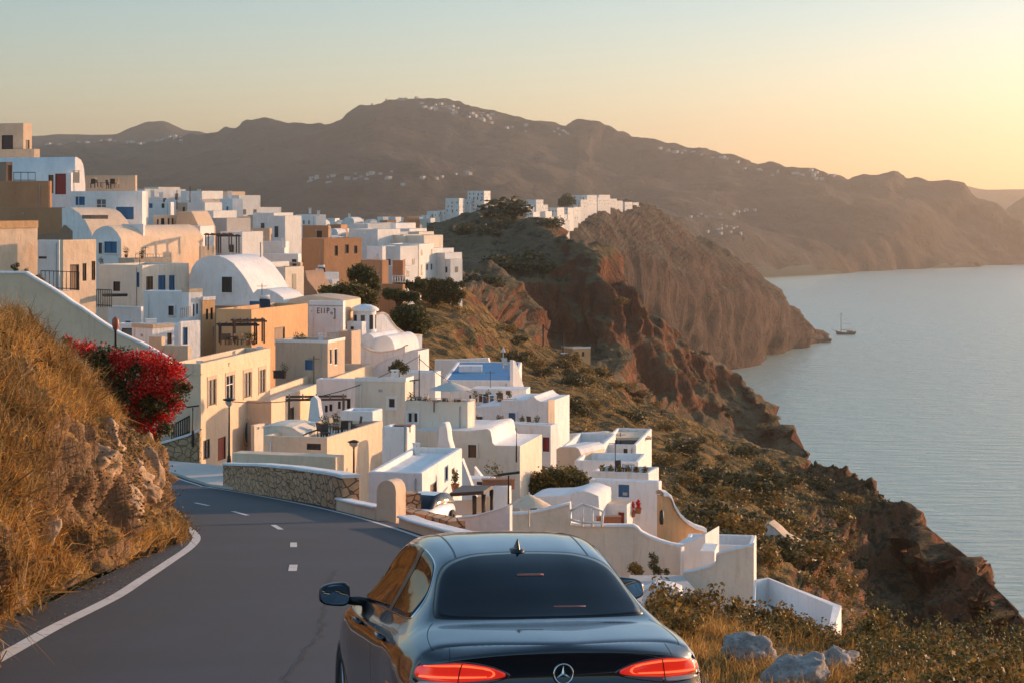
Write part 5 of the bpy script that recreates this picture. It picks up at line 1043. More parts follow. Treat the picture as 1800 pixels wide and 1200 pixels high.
# ---------------------------------------------------------------- roadside walls, lamps and fences
def stonework(key, a, b_, mortar, sc_=1.0, st_=(1, 1, 1)):
    m, t, p = newmat(key); g = coords(t, 'Object', st_); nz = N(t, 'ShaderNodeTexNoise'); nz.inputs['Scale'].default_value = 1.5; t.links.new(g, nz.inputs['Vector'])
    vm = N(t, 'ShaderNodeVectorMath', operation='MULTIPLY_ADD'); t.links.new(nz.outputs['Color'], vm.inputs[0]); vm.inputs[1].default_value = (.25, .25, .25); t.links.new(g, vm.inputs[2])
    v = N(t, 'ShaderNodeTexVoronoi', feature='DISTANCE_TO_EDGE'); v.inputs['Scale'].default_value = 2.6 * sc_; t.links.new(vm.outputs[0], v.inputs['Vector'])
    v2 = N(t, 'ShaderNodeTexVoronoi'); v2.inputs['Scale'].default_value = 2.6 * sc_; t.links.new(vm.outputs[0], v2.inputs['Vector'])
    sx = N(t, 'ShaderNodeSeparateColor'); t.links.new(v2.outputs['Color'], sx.inputs[0]); c = mixc(t, sx.outputs[0], a, b_); c = mixc(t, noise_(t, g, 9, 4), c, dark(a, .7)); 
    e = ramp(t, v.outputs['Distance'], [(.02, (0, 0, 0)), (.07, (1, 1, 1))]); t.links.new(mixc(t, e, mortar, c), p.inputs['Base Color']); p.inputs['Roughness'].default_value = .9; ch = bump(t, p, e, 1.0, .05); bump(t, p, noise_(t, g, 14, 4), .5, .02, ch); return m
STONE = stonework('rubble_stone', (.60, .30, .14), (.84, .50, .28), (.18, .10, .06), 1.35, (.7, .17, 1)); STONE2 = stonework('golden_rubble_stone', (.50, .34, .18), (.64, .47, .28), (.26, .16, .08), .8)
def path_wall(name, label, pts, tops, thick, mats, cap=None, capm=None, out=1, base_drop=.6, cat='wall'):
    """pts = list of world (x, y) along the foot; tops = list of top heights z"""
    P = [Vector((x, y, 0)) for x, y in pts]; n = len(P); A, B = [], []
    for i in range(n):
        d = (P[min(i + 1, n - 1)] - P[max(i - 1, 0)]).normalized(); q = Vector((-d.y, d.x, 0)) * out; A.append(P[i]); B.append(P[i] + q * thick)
    zb = min(tops) - 2.5; root = thing(name, label, cat, (P[0].x, P[0].y, rz(P[0].y)))
    m = MB(); z_ = lambda p, z: Vector((p.x, p.y, z))
    fz = [rz(p.y) - base_drop for p in P]; rows = [[z_(A[i], fz[i]) for i in range(n)], [z_(A[i], tops[i]) for i in range(n)], [z_(B[i], tops[i]) for i in range(n)], [z_(B[i], fz[i] - 2) for i in range(n)]]
    m.grid(rows); m.face([rows[k][0] for k in range(4)]); m.face([rows[k][-1] for k in range(4)]); m.build('wall', [mats], root)
    if cap:
        m = MB(); e = .06; rr = []
        for i in range(n):
            q = (B[i] - A[i]).normalized(); a, b = A[i] - q * e, B[i] + q * e; rr.append([z_(a, tops[i] + .003), z_(a, tops[i] + cap * .7), z_(a + q * .06, tops[i] + cap), z_(b - q * .06, tops[i] + cap), z_(b, tops[i] + cap * .7), z_(b, tops[i] + .003)])
        m.grid(rr); m.face(rr[0]); m.face(rr[-1]); m.build('coping', [capm], root)
    return root
def rwalk(pl, n, off): # points along photo foot pixels, pushed off to the right of the road by off metres
    Q = resample([list(road_at(*p))[:2] + [0] for p in pl], n); return [(q[0] + off, q[1] + off * .3) for q in Q]
foot = rwalk([(402, 857), (450, 866), (500, 874), (560, 884), (618, 897)], 16, .25); ty = np.interp(np.linspace(0, 1, 16), [0, .12, .35, .6, .85, 1], [816, 817, 818, 823, 832, 839])
path_wall('stone_wall', 'curved rubble stone wall with a pale coping beside the road', foot, [-(y - HY) / F * p[1] for p, y in zip(foot, ty)], .55, STONE, .12, WHITE, -1)
foot = rwalk([(596, 896), (625, 903), (664, 913)], 6, .3); path_wall('low_wall', 'low cream wall between the stone wall and the rounded pillar', foot, [-(y - HY) / F * p[1] for p, y in zip(foot, np.linspace(876, 892, 6))], .4, CREAM, .06, WHITE, -1)
foot = rwalk([(704, 926), (760, 944), (830, 965), (900, 984)], 8, .35); path_wall('low_wall', 'low cream wall running behind the car roof from the pillar', foot, [-(y - HY) / F * p[1] for p, y in zip(foot, np.linspace(908, 962, 8))], .4, CREAM, .06, WHITE, -1)
pf = road_at(664, 916); c_ = at(690, 916, pf.y + .6)
profile('thick round topped cream pillar at the roadside wall', 'c', pf.y + .4, [(662, 925), (662, 862), (665, 852), (671, 846), (680, 843), (689, 846), (694, 853), (696, 862), (696, 935)], 925, .55, a=62, name='roadside_pillar', cat='pillar', below=1, rm='c')
foot = rwalk([(618, 880), (640, 884), (662, 888)], 5, 1.6); path_wall('rubble_wall', 'dark rubble wall just behind the low cream wall', foot, [-(y - HY) / F * p[1] for p, y in zip(foot, np.linspace(856, 866, 5))], .5, STONE, None, None, -1)
foot = [((x - 900) / F * d, d) for x, d in ((708, 64), (735, 62.5), (765, 61), (795, 59.5), (818, 58.5))]; path_wall('rubble_wall', 'low brown rubble wall right of the round topped pillar', foot, [-(y - HY) / F * p[1] for p, y in zip(foot, np.linspace(887, 914, 5))], .5, STONE, None, None, -1)
# pavement beside the far bend
m = MB(); rows = []
i0 = int(np.argmin(np.abs(RP[:, 1] - 100)))
for i in range(i0, NR):
    d = RP[min(i + 1, NR - 1), :2] - RP[i - 1, :2]; d /= np.linalg.norm(d); q = np.array([d[1], -d[0]]); a = RP[i, :2] + q * .35; b = RP[i, :2] + q * 4.5; rows.append([(a[0], a[1], rz(a[1]) - .05), (a[0], a[1], rz(a[1]) + .14), (b[0], b[1], rz(a[1]) + .16)])
m.grid(rows); tag(m.build('pavement', [plain('pavement_stone', (.52, .46, .4), .85, 0, .2, 2)]), kind='structure')
# stone wall with iron fence beside the cream house
profile('golden rubble wall rising beside the two storey cream house', 'c', 149, [(266, 785), (300, 775), (330, 766), (351, 757)], 822, .5, a=84, name='stone_garden_wall', cat='wall', coping=.16, rm='w')
o_ = [o for o in C.objects if o.get('label') == 'golden rubble wall rising beside the two storey cream house'][0]
for ch_ in o_.children:
    if ch_.name.startswith('wall'): ch_.data.materials[0] = STONE2
def fence(label, a, b_, n, h0, h1, mt_=IRON, name='iron_fence', r=.025, rails=(1.0, .12)):
    A, B = Vector(a), Vector(b_); root = thing(name, label, 'fence', a); m = MB()
    for rr in rails: m.tube([A + Vector((0, 0, h0 * rr)), B + Vector((0, 0, h1 * rr))], r * 1.1, 5)
    m.build('rail', [mt_], root); m = MB()
    for k in range(n + 1): p = A.lerp(B, k / n); m.tube([p, p + Vector((0, 0, h0 + (h1 - h0) * k / n))], r, 5)
    m.build('baluster', [mt_], root); root.children[-1]['kind'] = 'stuff' if n > 100 else 'thing'; del root.children[-1]['kind']; return root
fence('dark iron fence on top of the golden rubble wall', at(302, 775, 149.3), at(344, 757, 150.5), 11, 1.15, 1.35, r=.05)
fence('thin iron fence at the top of the stair wall', at(72, 510, 186), at(139, 512, 186), 9, 1.75, 1.75, r=.035)
fence('dark railed stairs fence behind the stair landing', at(170, 540, 196), at(196, 541, 196), 8, 1.7, 1.7, r=.04)
fence('brown rail on the tan terrace wall below the garage', at(238, 456, 240), at(300, 456, 246), 6, .6, .6, WOOD, 'wood_rail')
fence('white railing above the low terracotta garden wall', at(690, 497, 301), at(712, 497, 301), 5, 1.0, 1.0, WFR, 'white_railing', .08)
fence('thin dark railing on the vaulted house skyline terrace', at(24, 319, 300), at(62, 319, 300), 3, 1.3, 1.3, r=.05)
# white framed balustrade windows by the garden wall
fb = thing('white_screen', 'white framed open screen above the beige garden wall', 'screen', at(1003, 925, 112)); 
m = MB()
for (x0, y0, x1, y1) in ((1002, 922, 1002, 897), (1024, 925, 1024, 885), (1041, 925, 1041, 892), (1058, 925, 1060, 897), (1002, 897, 1024, 885), (1024, 885, 1060, 897), (1002, 912, 1024, 918), (1024, 918, 1060, 918)): m.tube([at(x0, y0, 112.3), at(x1, y1, 112.3)], .075, 6)
m.build('frame', [WFR], fb)

# street lamps
def street_lamp(label, px, yt, yb, D, style, col=IRON):
    top, bot = at(px, yt, D), at(px, yb, D); h = top.z - bot.z; root = thing('street_lamp', label, 'street lamp', bot - Vector((0, 0, 1.0))); m = MB()
    g_ = min(1, h / 3.2); m.lathe(bot - Vector((0, 0, 1.0)), [(.16 * g_, 0), (.16 * g_, 1.0), (.13 * g_, 1.0 + .08 * h), (.085 * g_, 1.0 + .1 * h), (.065 * g_, 1.0 + h * .5), (.05 * g_, 1.0 + h * .84), (.09 * g_, 1.0 + h * .845), (.05 * g_, 1.0 + h * .86)], 12); m.build('pole', [col], root); m = MB()
    zb = bot.z + h * .86; c = Vector((bot.x, bot.y, zb))
    if style == 'lantern':
        m.lathe(c, [(.05, 0), (.2, h * .035), (.24, h * .10)], 8); lg = m.build('lantern', [CLOTH], root); m = MB(); m.lathe(c, [(.25, h * .10), (.34, h * .105), (.16, h * .135), (.02, h * .15)], 8); m.build('lantern_cap', [col], root)
        for k in range(4):
            a = .785 + k * 1.5708; m = MB(); m.tube([c + Vector((.05 * math.cos(a), .05 * math.sin(a), 0)), c + Vector((.25 * math.cos(a), .25 * math.sin(a), h * .1))], .015, 5); m.build('lantern_frame', [col], root)
    elif style == 'wide':
        m.lathe(c, [(.06, 0), (.26, h * .05), (.20, h * .09)], 10); m.build('lantern', [CLOTH], root); m = MB(); m.lathe(c, [(.20, h * .09), (.46, h * .11), (.44, h * .125), (.1, h * .14), (.01, h * .15)], 12); m.build('lantern_cap', [col], root)
    elif style == 'tee':
        m.box(c + Vector((-.24 * h, -.1, h * .09)), (.48 * h, 0, .06 * h), (0, .2, 0), (0, 0, .05 * h)); m.build('lamp_head', [col], root); m = MB(); m.tube([c, c + Vector((0, 0, h * .1))], .05); m.build('neck', [col], root)
    elif style == 'red':
        m.lathe(c, [(.09, 0), (.13, .08), (.18, .3), (.17, .52), (.08, .62), (.01, .66)], 10); m.build('lantern', [plain('rust_red_lantern', (.42, .10, .04), .5)], root)
    elif style == 'globe':
        m.lathe(c, [(.05 * g_, 0), (.2 * g_, .1 * g_), (.28 * g_, .3 * g_), (.2 * g_, .5 * g_), (.04, .58 * g_)], 12); m.build('lantern', [CLOTH], root)
    return root
street_lamp('street lamp with a wide cap in front of the cream house', 403, 699, 810, 142, 'wide')
street_lamp('dark lantern street lamp rising behind the stone wall', 622, 773, 862, 98, 'lantern')
street_lamp('rusty red lantern lamp above the red flowering bush', 203, 561, 700, 100, 'red')
street_lamp('thin lamp with a flat cross head left of the beige corner', 894, 832, 915, 108, 'tee')
street_lamp('small globe lamp standing on the beige stepped wall', 908, 752, 785, 136, 'globe')
street_lamp('small lamp on the white wall beneath the beige roof rim', 729, 668, 706, 146, 'tee')
street_lamp('curved thin lamp on the fence of the golden rubble wall', 339, 714, 760, 149, 'tee')
def pole(label, px, yt, yb, D, r=.09, mat_=BARK, arms=0, name='utility_pole', cat='pole'):
    a, b = at(px, yb, D), at(px, yt, D); root = thing(name, label, cat, a); m = MB(); m.tube([a - Vector((0, 0, 1.2)), b], [r, r * .7], 7); m.build('mast', [mat_], root)
    for k in range(arms): m = MB(); z = b.z - .5 - k * .7; m.box((b.x - .9, b.y - .05, z), (1.8, 0, 0), (0, .1, 0), (0, 0, .1)); m.build('crossarm', [mat_], root)
pole('thin tall pole in front of the chapel terrace', 737, 622, 712, 158, .06)
pole('thin mast before the ochre terrace pergola', 375, 574, 640, 160, .05)
pole('grey pipe pole against the cream wall of the vaulted house', 458, 426, 520, 235, .10, GREY)
pole('mast standing on the white shed corner', 712, 745, 782, 118, .09, GREY)
pole('utility pole at the left end of the middle ridge', 782, 546, 588, 400, .25, arms=1)
pole('utility pole on the ridge left of the peach house', 955, 570, 610, 430, .22)
pole('leaning utility pole beside the peach house', 990, 580, 622, 428, .22)
pole('utility pole on the lower ridge path', 1141, 745, 768, 405, .2)
pole('taller utility pole on the lower ridge path', 1163, 720, 770, 400, .2, arms=1)
pole('tall pale pole on the brown hill below the far village', 914, 396, 438, 850, .5, WFR)
pole('left antenna on the far tan rooftop', 311, 335, 358, 420, .12, IRON, name='antenna', cat='antenna')
pole('tall antenna on the far tan rooftop', 334, 328, 358, 420, .12, IRON, name='antenna', cat='antenna')
pole('white mast by the garden of the big terracotta house', 804, 468, 505, 410, .2, WFR)

# ---------------------------------------------------------------- sailing boat
B0 = at(1487, 588, sea_D(588)); bt = thing('sailing_boat', 'dark two ended sailing boat with one bare mast on the bay', 'boat', (B0.x, B0.y, SEA)); L_ = 27.0
m = MB(); rows = []
for k in range(15):
    f = k / 14; x = -L_ / 2 + L_ * f; wd = 3.4 * math.sin(math.pi * min(max(f, .02), .985)) ** .45; sh = 2.6 + 2.2 * (abs(f - .55) * 2) ** 2
    rows.append([B0 + Vector((x * (1 - .1 * q[1]) if k in (0, 14) else x, q[0] * wd, 0)) for q in ()] or [Vector((B0.x + x * s_, B0.y + w_ * wd, SEA + z)) for w_, z, s_ in ((-1, sh, 1), (-.95, sh * .5, .97), (-.6, 0, .9), (0, -1, .86), (.6, 0, .9), (.95, sh * .5, .97), (1, sh, 1))])
m.sm = True; m.grid(rows); m.build('hull', [plain('dark_hull', (.05, .03, .022), .5)], bt)
m = MB(); m.face([r[0] - Vector((0, -.15, .5)) for r in rows] + [r[-1] - Vector((0, .15, .5)) for r in rows[::-1]]); m.build('deck', [WOOD], bt)
m = MB(); m.tube([(B0.x - 6.5, B0.y, SEA + 2), (B0.x - 6.5, B0.y, SEA + 29)], [.45, .22], 8); mast = m.build('mast', [DWOOD], bt)
m = MB(); m.tube([(B0.x - 6.5, B0.y, SEA + 6), (B0.x + 7, B0.y, SEA + 7)], .3, 6); m.build('boom', [DWOOD], bt)
m = MB(); m.tube([(B0.x - 13.5, B0.y, SEA + 4.5), (B0.x - 18.5, B0.y, SEA + 6.5)], [.3, .15], 6); m.build('bowsprit', [DWOOD], bt)
for e in ((-18.0, 6.3), (12.5, 5)): m = MB(); m.tube([(B0.x - 6.5, B0.y, SEA + 28), (B0.x + e[0], B0.y, SEA + e[1])], .07, 4); m.build('stay', [IRON], bt)
m = MB(); m.cbox((B0.x + 5, B0.y, SEA + 3), 8, 3.2, 2.2); m.build('cabin', [plain('cabin_paint', (.2, .15, .11), .6)], bt)
m = MB(); m.cbox((B0.x + .5, B0.y, SEA + 14.4), 11, .15, .2); m.build('yard', [DWOOD], mast)
# ---------------------------------------------------------------- plateau, back quarter, far villages
pl0 = [(x, y + 5, d * .97) for x, y, d in r4 if x < 735] + [(735, 496, 408)] 
pl1 = [(-300, 330, 560), (0, 345, 560), (300, 400, 560), (500, 428, 560), (640, 440, 560), (735, 452, 560)]
pl2 = [(-300, 330, 800), (0, 360, 800), (300, 392, 800), (500, 410, 800), (640, 408, 800), (735, 404, 800)]
pl3 = [(-300, 340, 1300), (300, 385, 1300), (500, 392, 1300), (640, 392, 1300), (735, 390, 1300)]
_, PG = loft('plateau', [pl0, pl1, pl2, pl3], M_slope, 120, (10, 10, 8), .8, .03)
def near_grid(G, px, py, dlo=0, dhi=1e9):
    x, y = proj(G); k = (x - px) ** 2 + (y - py) ** 2 + 1e9 * ((G[..., 1] < dlo) | (G[..., 1] > dhi)); i = np.unravel_index(np.argmin(k), k.shape); return Vector(G[i])
def ground_z(G, X, Y):
    k = (G[..., 0] - X) ** 2 + (G[..., 1] - Y) ** 2; i = np.unravel_index(np.argmin(k), k.shape); return float(G[i][2])
FARD = plain('far_window_dark', (.05, .05, .06), .5, 0, .1)
def mini(name, label, group, P, w_, d_, h, a, mt_, rows_=1, par=.3, roof='flat', below=3.0, wins=True, cat='house'):
    """small far house as one object: P = centre of the foot"""
    u, v = axes(a); m = MB(); c = Vector(P) - u * w_ / 2 - v * d_ / 2; b = Vector((0, 0, -below)); z = Vector((0, 0, h)); q = [c, c + u * w_, c + u * w_ + v * d_, c + v * d_]
    for i in range(4): j = (i + 1) % 4; m.face([q[i] + b, q[j] + b, q[j] + z, q[i] + z])
    if roof == 'flat':
        k = .3; qi = [q[0] + (u + v) * k, q[1] + (v - u) * k, q[2] - (u + v) * k, q[3] + (u - v) * k]
        for i in range(4): j = (i + 1) % 4; m.face([q[i] + z, q[j] + z, qi[j] + z, qi[i] + z]); m.face([qi[i] + z, qi[j] + z, qi[j] + z - Vector((0, 0, par)), qi[i] + z - Vector((0, 0, par))])
        m.face([x + z - Vector((0, 0, par)) for x in qi])
    else:  # barrel vault along u
        r = []
        for k in range(9): t = math.pi * k / 8; o = v * d_ * (1 - math.cos(t)) / 2 + z + Vector((0, 0, d_ * .32 * math.sin(t))); r.append([c + o, c + u * w_ + o])
        m.sm = True; m.grid(r); m.sm = False; m.face([x[0] for x in r]); m.face([x[1] for x in r])
    if wins:
        m.cur = 1
        for W_, T in ((Wall(q[0], v, -u), d_), (Wall(q[0], u, -v), w_)):
            n = max(1, int(T / 2.6))
            for fl in range(max(1, int(h / 2.9))):
                for i in range(n):
                    if rng.random() < .32: continue
                    t = T * (i + .5) / n + rng.normal() * .15; zb = c.z + fl * 2.8 + (.1 if rng.random() < .3 else 1.0); zt = c.z + fl * 2.8 + 2.1
                    if zt > c.z + h - .3: continue
                    m.face([W_.P(t - .42, zb, .04), W_.P(t + .42, zb, .04), W_.P(t + .42, zt, .04), W_.P(t - .42, zt, .04)])
    o = m.build(name, [mt_, FARD], base=tuple(P), fix=False); return tag(o, label, cat, group)
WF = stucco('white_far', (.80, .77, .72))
# quarter on the plateau between the vaults and the hill
n_ = 0
for D in (436, 458, 482, 508, 538, 572, 610, 655, 706, 768, 840, 930):
    x0 = np.interp(D, [430, 500, 700, 930], [395, 385, 400, 440]); x1 = np.interp(D, [430, 520, 620, 760, 930], [640, 655, 690, 745, 770]); px = x0 + rng.random() * 20
    while px < x1:
        wd = rng.uniform(3.3, 6.3); X = (px - 900) / F * D; Y = D + rng.normal() * 6; z = ground_z(PG, X, Y); h = rng.choice([2.6, 3.0, 3.3, 4.6, 5.2]) * (1 if D < 800 else .9); cl = rng.random()
        if not (520 < px < 690 and D < 520):
            vt = rng.random() < .22; col = WF if cl < .78 else (TAN if cl < .9 else (BEIGE if cl < .96 else TERRA))
            mini('white_house' if col is WF else 'tan_house', ('white cubic house crowded in the quarter behind the terracotta houses' if col is WF else 'tan house among the crowded white quarter behind the terracotta houses') if not vt else 'vaulted little house in the crowded quarter behind the terracotta houses', 'houses of the crowded back quarter', (X, Y, z), wd, wd * .8, h, rng.choice([34, 48, 62, 74]), col, roof='vault' if vt else 'flat'); n_ += 1
        px += wd / D * F * rng.uniform(.95, 1.35)
# white quarter right of the terracotta houses
for px, y, D, w_, h, a, c in ((660, 452, 402, 8, 5.5, 60, 'w'), (684, 447, 410, 6, 4.5, 50, 'w'), (704, 448, 405, 7, 4.0, 62, 'b'), (722, 452, 408, 8, 4.4, 70, 'n'), (741, 458, 404, 7, 5.0, 60, 'b'), (722, 484, 388, 8, 6.0, 72, 'w'), (743, 482, 392, 6.5, 5.0, 66, 'w'), (762, 478, 396, 6.5, 4.6, 60, 'w'), (781, 484, 394, 5.5, 4.4, 55, 'w'), (793, 488, 392, 3.4, 3.6, 50, 'w'),
        (650, 434, 440, 7, 5, 50, 'w'), (670, 430, 452, 6, 4, 40, 'w'), (692, 428, 450, 8, 4.5, 60, 'w'), (716, 434, 446, 7, 4, 60, 'w'), (733, 440, 440, 6, 4, 60, 'b'), (700, 475, 380, 6, 4.5, 60, 'w'), (705, 496, 372, 4, 3, 60, 'w')):
    P = at(px, y, D); mini({'w': 'white_house', 'b': 'beige_house', 'n': 'tan_house'}[c], {'w': 'white house in the small quarter at the foot of the brown hill', 'b': 'beige house in the small quarter at the foot of the brown hill', 'n': 'tan house in the small quarter at the foot of the brown hill'}[c], 'houses at the foot of the brown hill', P, w_, w_ * .8, h, a, MATS[c] if c != 'w' else WF, below=6)
# upper left skyline gaps
for px, y, D, w_, h, a, c in ((262, 366, 430, 7, 4, 50, 'w'), (285, 362, 440, 6, 4, 50, 'b'), (300, 358, 436, 5, 3, 50, 'w'), (355, 378, 430, 7, 5, 60, 'w'), (400, 378, 440, 6, 5, 60, 'n'), (425, 386, 425, 6, 5, 50, 'w'), (462, 398, 430, 6, 4, 50, 'w'), (375, 425, 330, 6, 5, 60, 'w'), (398, 440, 318, 6, 5, 60, 'g'), (425, 455, 300, 5, 4, 60, 'w'), (480, 412, 380, 6, 4, 60, 'w'), (500, 418, 372, 5, 4, 60, 'w'), (230, 372, 300, 4, 3, 60, 'w'),
        (445, 520, 262, 4, 3, 60, 'w'), (475, 500, 268, 4, 3, 60, 'w'), (500, 510, 262, 4, 3, 60, 'b'), (360, 395, 372, 5, 4, 60, 'w')):
    mini('white_house' if c == 'w' else 'tan_house', 'small plain house filling the skyline quarter left of the antennas', 'small houses between the large vaults', at(px, y, D), w_, w_ * .8, h, a, MATS[c] if c != 'w' else WF, below=5)
# headland village
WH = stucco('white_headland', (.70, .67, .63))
for px, y, w_, h, a, dd in ((762, 386, 12, 6, 60, 0), (778, 383, 10, 5, 60, 0), (800, 378, 20, 14, 74, -20), (822, 372, 14, 10, 70, 0), (842, 376, 24, 20, 74, -10), (855, 380, 14, 8, 60, -30), (750, 390, 9, 4, 50, 0), (738, 392, 9, 4, 50, 0), (870, 368, 16, 6, 60, 40),
        (888, 372, 14, 6, 50, 60), (905, 374, 12, 6, 60, 60), (925, 372, 14, 8, 50, 60), (940, 366, 16, 12, 60, 60), (952, 370, 12, 8, 60, 60), (930, 384, 22, 9, 70, 0), (950, 384, 24, 10, 72, 0), (970, 380, 26, 12, 72, 0), (990, 378, 22, 10, 72, 0), (925, 396, 20, 8, 60, -60), (945, 393, 22, 8, 60, -60), (965, 390, 18, 7, 60, -60), (982, 386, 16, 7, 60, -40), (1003, 374, 20, 8, 66, 0), (1015, 380, 14, 6, 60, -30),
        (1018, 366, 16, 12, 60, 0), (1027, 362, 24, 15, 62, 10), (1045, 361, 30, 11, 60, 20), (1048, 354, 26, 9, 60, 40), (1066, 362, 20, 10, 60, 20), (1080, 363, 16, 8, 60, 20), (1095, 364, 18, 7, 60, 20), (1110, 366, 14, 8, 60, 20), (1118, 369, 8, 5, 60, 20), (935, 400, 14, 5, 60, -80), (918, 402, 10, 5, 60, -80), (902, 366, 8, 5, 60, 60), (988, 392, 14, 5, 60, -60), (1005, 386, 12, 5, 60, -60)):
    y -= 4 if px < 880 else 0; D0 = np.interp(px, [740, 880, 930, 1000, 1060, 1110], [1480, 1540, 1640, 1840, 1990, 2080]) - 30 + dd * .3; P = at(px, y, D0); s_ = D0 / 2000
    col = TERRA if 866 < px < 912 and y < 373 else WH
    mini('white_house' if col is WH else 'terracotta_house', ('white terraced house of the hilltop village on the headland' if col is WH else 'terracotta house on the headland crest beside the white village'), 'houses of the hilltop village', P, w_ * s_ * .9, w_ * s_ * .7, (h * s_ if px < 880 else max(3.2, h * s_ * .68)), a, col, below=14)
# villages on the far mountain
def far_cluster(n, xs, y0, y1, label, group, wmin=9, wmax=20, pale=WF, crest_=False):
    for _ in range(n):
        px = rng.uniform(*xs); f = (px - xs[0]) / (xs[1] - xs[0]); y = y0 + (y1 - y0) * f + rng.normal() * (1.5 if not crest_ else 1.0) * 2
        P = near_grid(FG, px, y, 3800, 7600); w_ = rng.uniform(wmin, wmax) * .75; mini('white_house', label, group, (P.x, P.y, P.z + 1), w_, w_ * .7, w_ * rng.uniform(.35, .55), rng.choice([30, 50, 65]), pale, below=10, wins=False)
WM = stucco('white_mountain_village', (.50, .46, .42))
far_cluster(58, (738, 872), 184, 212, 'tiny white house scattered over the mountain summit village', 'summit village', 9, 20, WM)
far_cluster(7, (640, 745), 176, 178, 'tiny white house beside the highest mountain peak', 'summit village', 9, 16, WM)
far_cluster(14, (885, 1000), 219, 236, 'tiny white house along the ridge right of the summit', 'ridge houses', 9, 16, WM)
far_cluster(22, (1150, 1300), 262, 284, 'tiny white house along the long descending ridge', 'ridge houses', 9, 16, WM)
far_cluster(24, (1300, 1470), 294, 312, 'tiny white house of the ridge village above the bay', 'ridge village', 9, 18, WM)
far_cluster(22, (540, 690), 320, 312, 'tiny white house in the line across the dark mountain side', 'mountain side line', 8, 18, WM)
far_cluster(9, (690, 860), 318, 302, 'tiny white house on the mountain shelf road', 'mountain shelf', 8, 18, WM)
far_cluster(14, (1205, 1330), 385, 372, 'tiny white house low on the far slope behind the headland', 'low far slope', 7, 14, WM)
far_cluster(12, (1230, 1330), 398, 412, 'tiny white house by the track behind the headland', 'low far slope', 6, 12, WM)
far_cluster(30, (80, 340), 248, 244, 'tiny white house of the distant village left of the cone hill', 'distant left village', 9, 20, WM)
# ---------------------------------------------------------------- shrubs and trees
def bush_mesh(seed, n=520, stalk=True, squat=.62):
    global rng
    keep = rng; rng = np.random.default_rng(seed); B = []
    for k in range(rng.integers(7, 12)):
        a = rng.random() * 6.283; q = rng.random() ** .5 * .62; B.append((Vector((q * math.cos(a), q * math.sin(a), .25 + rng.random() * squat * .7)), (rng.uniform(.25, .42),) * 3))
    V, Fq, _ = leaves(B, n, .16, .35); rng = keep; return V, Fq
BV = [bush_mesh(100 + k) for k in range(6)]
def bush_data(k, mt_, nm='shrub'):
    V, Fq = BV[k]; o = npmesh(nm, V, Fq, mt_); me = o.data; bpy.data.objects.remove(o); return me
L_SH = leafmat('shrub_leaves', [(0, (.04, .042, .016)), (.6, (.09, .078, .026)), (1, (.20, .14, .04))], .15)
L_SHG = leafmat('golden_shrub_leaves', [(0, (.12, .085, .025)), (.6, (.28, .17, .045)), (1, (.44, .26, .07))], .2)
BM = [bush_data(k, L_SH) for k in range(6)]; BMG = [bush_data(k, L_SHG) for k in range(6)]
def put_bush(P, s, label, group, golden=False, sink=.15, name='shrub', flat=1.0):
    o = bpy.data.objects.new(name, (BMG if golden else BM)[rng.integers(6)]); C.objects.link(o); o.location = (P[0], P[1], P[2] - s * sink); o.scale = (s * rng.uniform(.85, 1.25), s * rng.uniform(.85, 1.25), s * rng.uniform(.75, 1.05) * flat); o.rotation_euler = (0, 0, rng.random() * 6.283); return tag(o, label, 'shrub', group)
def shrubs(G, n, box, size, label, group, gold=0.3, mask=None, flat=1.0):
    x0, x1, y0, y1 = box
    P, nn = sample_grid(G, n, lambda P, nn: (proj(P)[0] > x0) * (proj(P)[0] < x1) * (proj(P)[1] > y0) * (proj(P)[1] < y1) * (1 if mask is None else mask(P)) * np.clip(.2 + vnoise(P, .02) * 2, .03, 1))
    for p in P: g = rng.random() < gold; put_bush(p, size * rng.uniform(.5, 1.25), label[1] if g else label[0], group, g, flat=flat)
def on_slope(P):
    x, y = proj(P); return (P[..., 1] < np.interp(x, [600, 1040, 1300, 1385, 1540, 1800], [415, 425, 398, 385, 328, 200])) * (y > np.interp(x, [700, 880, 1040, 1200, 1385, 1600, 1800], [498, 570, 646, 740, 798, 900, 1090])) 
shrubs(TG, 125, (880, 1500, 560, 1060), 2.5, ('dark green shrub on the dry slope above the cliff', 'golden shrub on the dry slope above the cliff'), 'shrubs of the slope above the cliff', .5, on_slope)
shrubs(TG, 32, (1120, 1500, 800, 1000), 2.8, ('dense dark shrub on the slope right of the white houses', 'golden shrub on the slope right of the white houses'), 'shrubs right of the white houses', .5, on_slope)
# red cliff shrubs: grid of the red cliff sheet
shrubs(CG, 70, (720, 1000, 385, 600), 6.0, ('dark bush on the brown hill behind the town', 'dry bush on the brown hill behind the town'), 'bushes of the brown hill', .15, flat=.8)
shrubs(CG, 45, (1060, 1390, 520, 790), 4.0, ('small bush on the shaded flank of the red cliff', 'dry bush on the shaded flank of the red cliff'), 'bushes of the red cliff', .3, flat=.7)
for px, py, D, s, lb in ((875, 385, 872, 15, 'wide dark bush on top of the brown hill'), (915, 398, 850, 9, 'dark bush beside the pale pole on the hill'), (905, 470, 735, 13, 'large dark bush halfway down the brown hill'), (870, 480, 740, 11, 'dark bush left of the large one on the hill'), (930, 478, 700, 9, 'dark bush right of the large one on the hill'), (850, 500, 640, 7, 'lowest dark bush on the brown hill path')):
    put_bush(near_grid(CG, px, py), s, lb, None, False, .1, flat=.7)
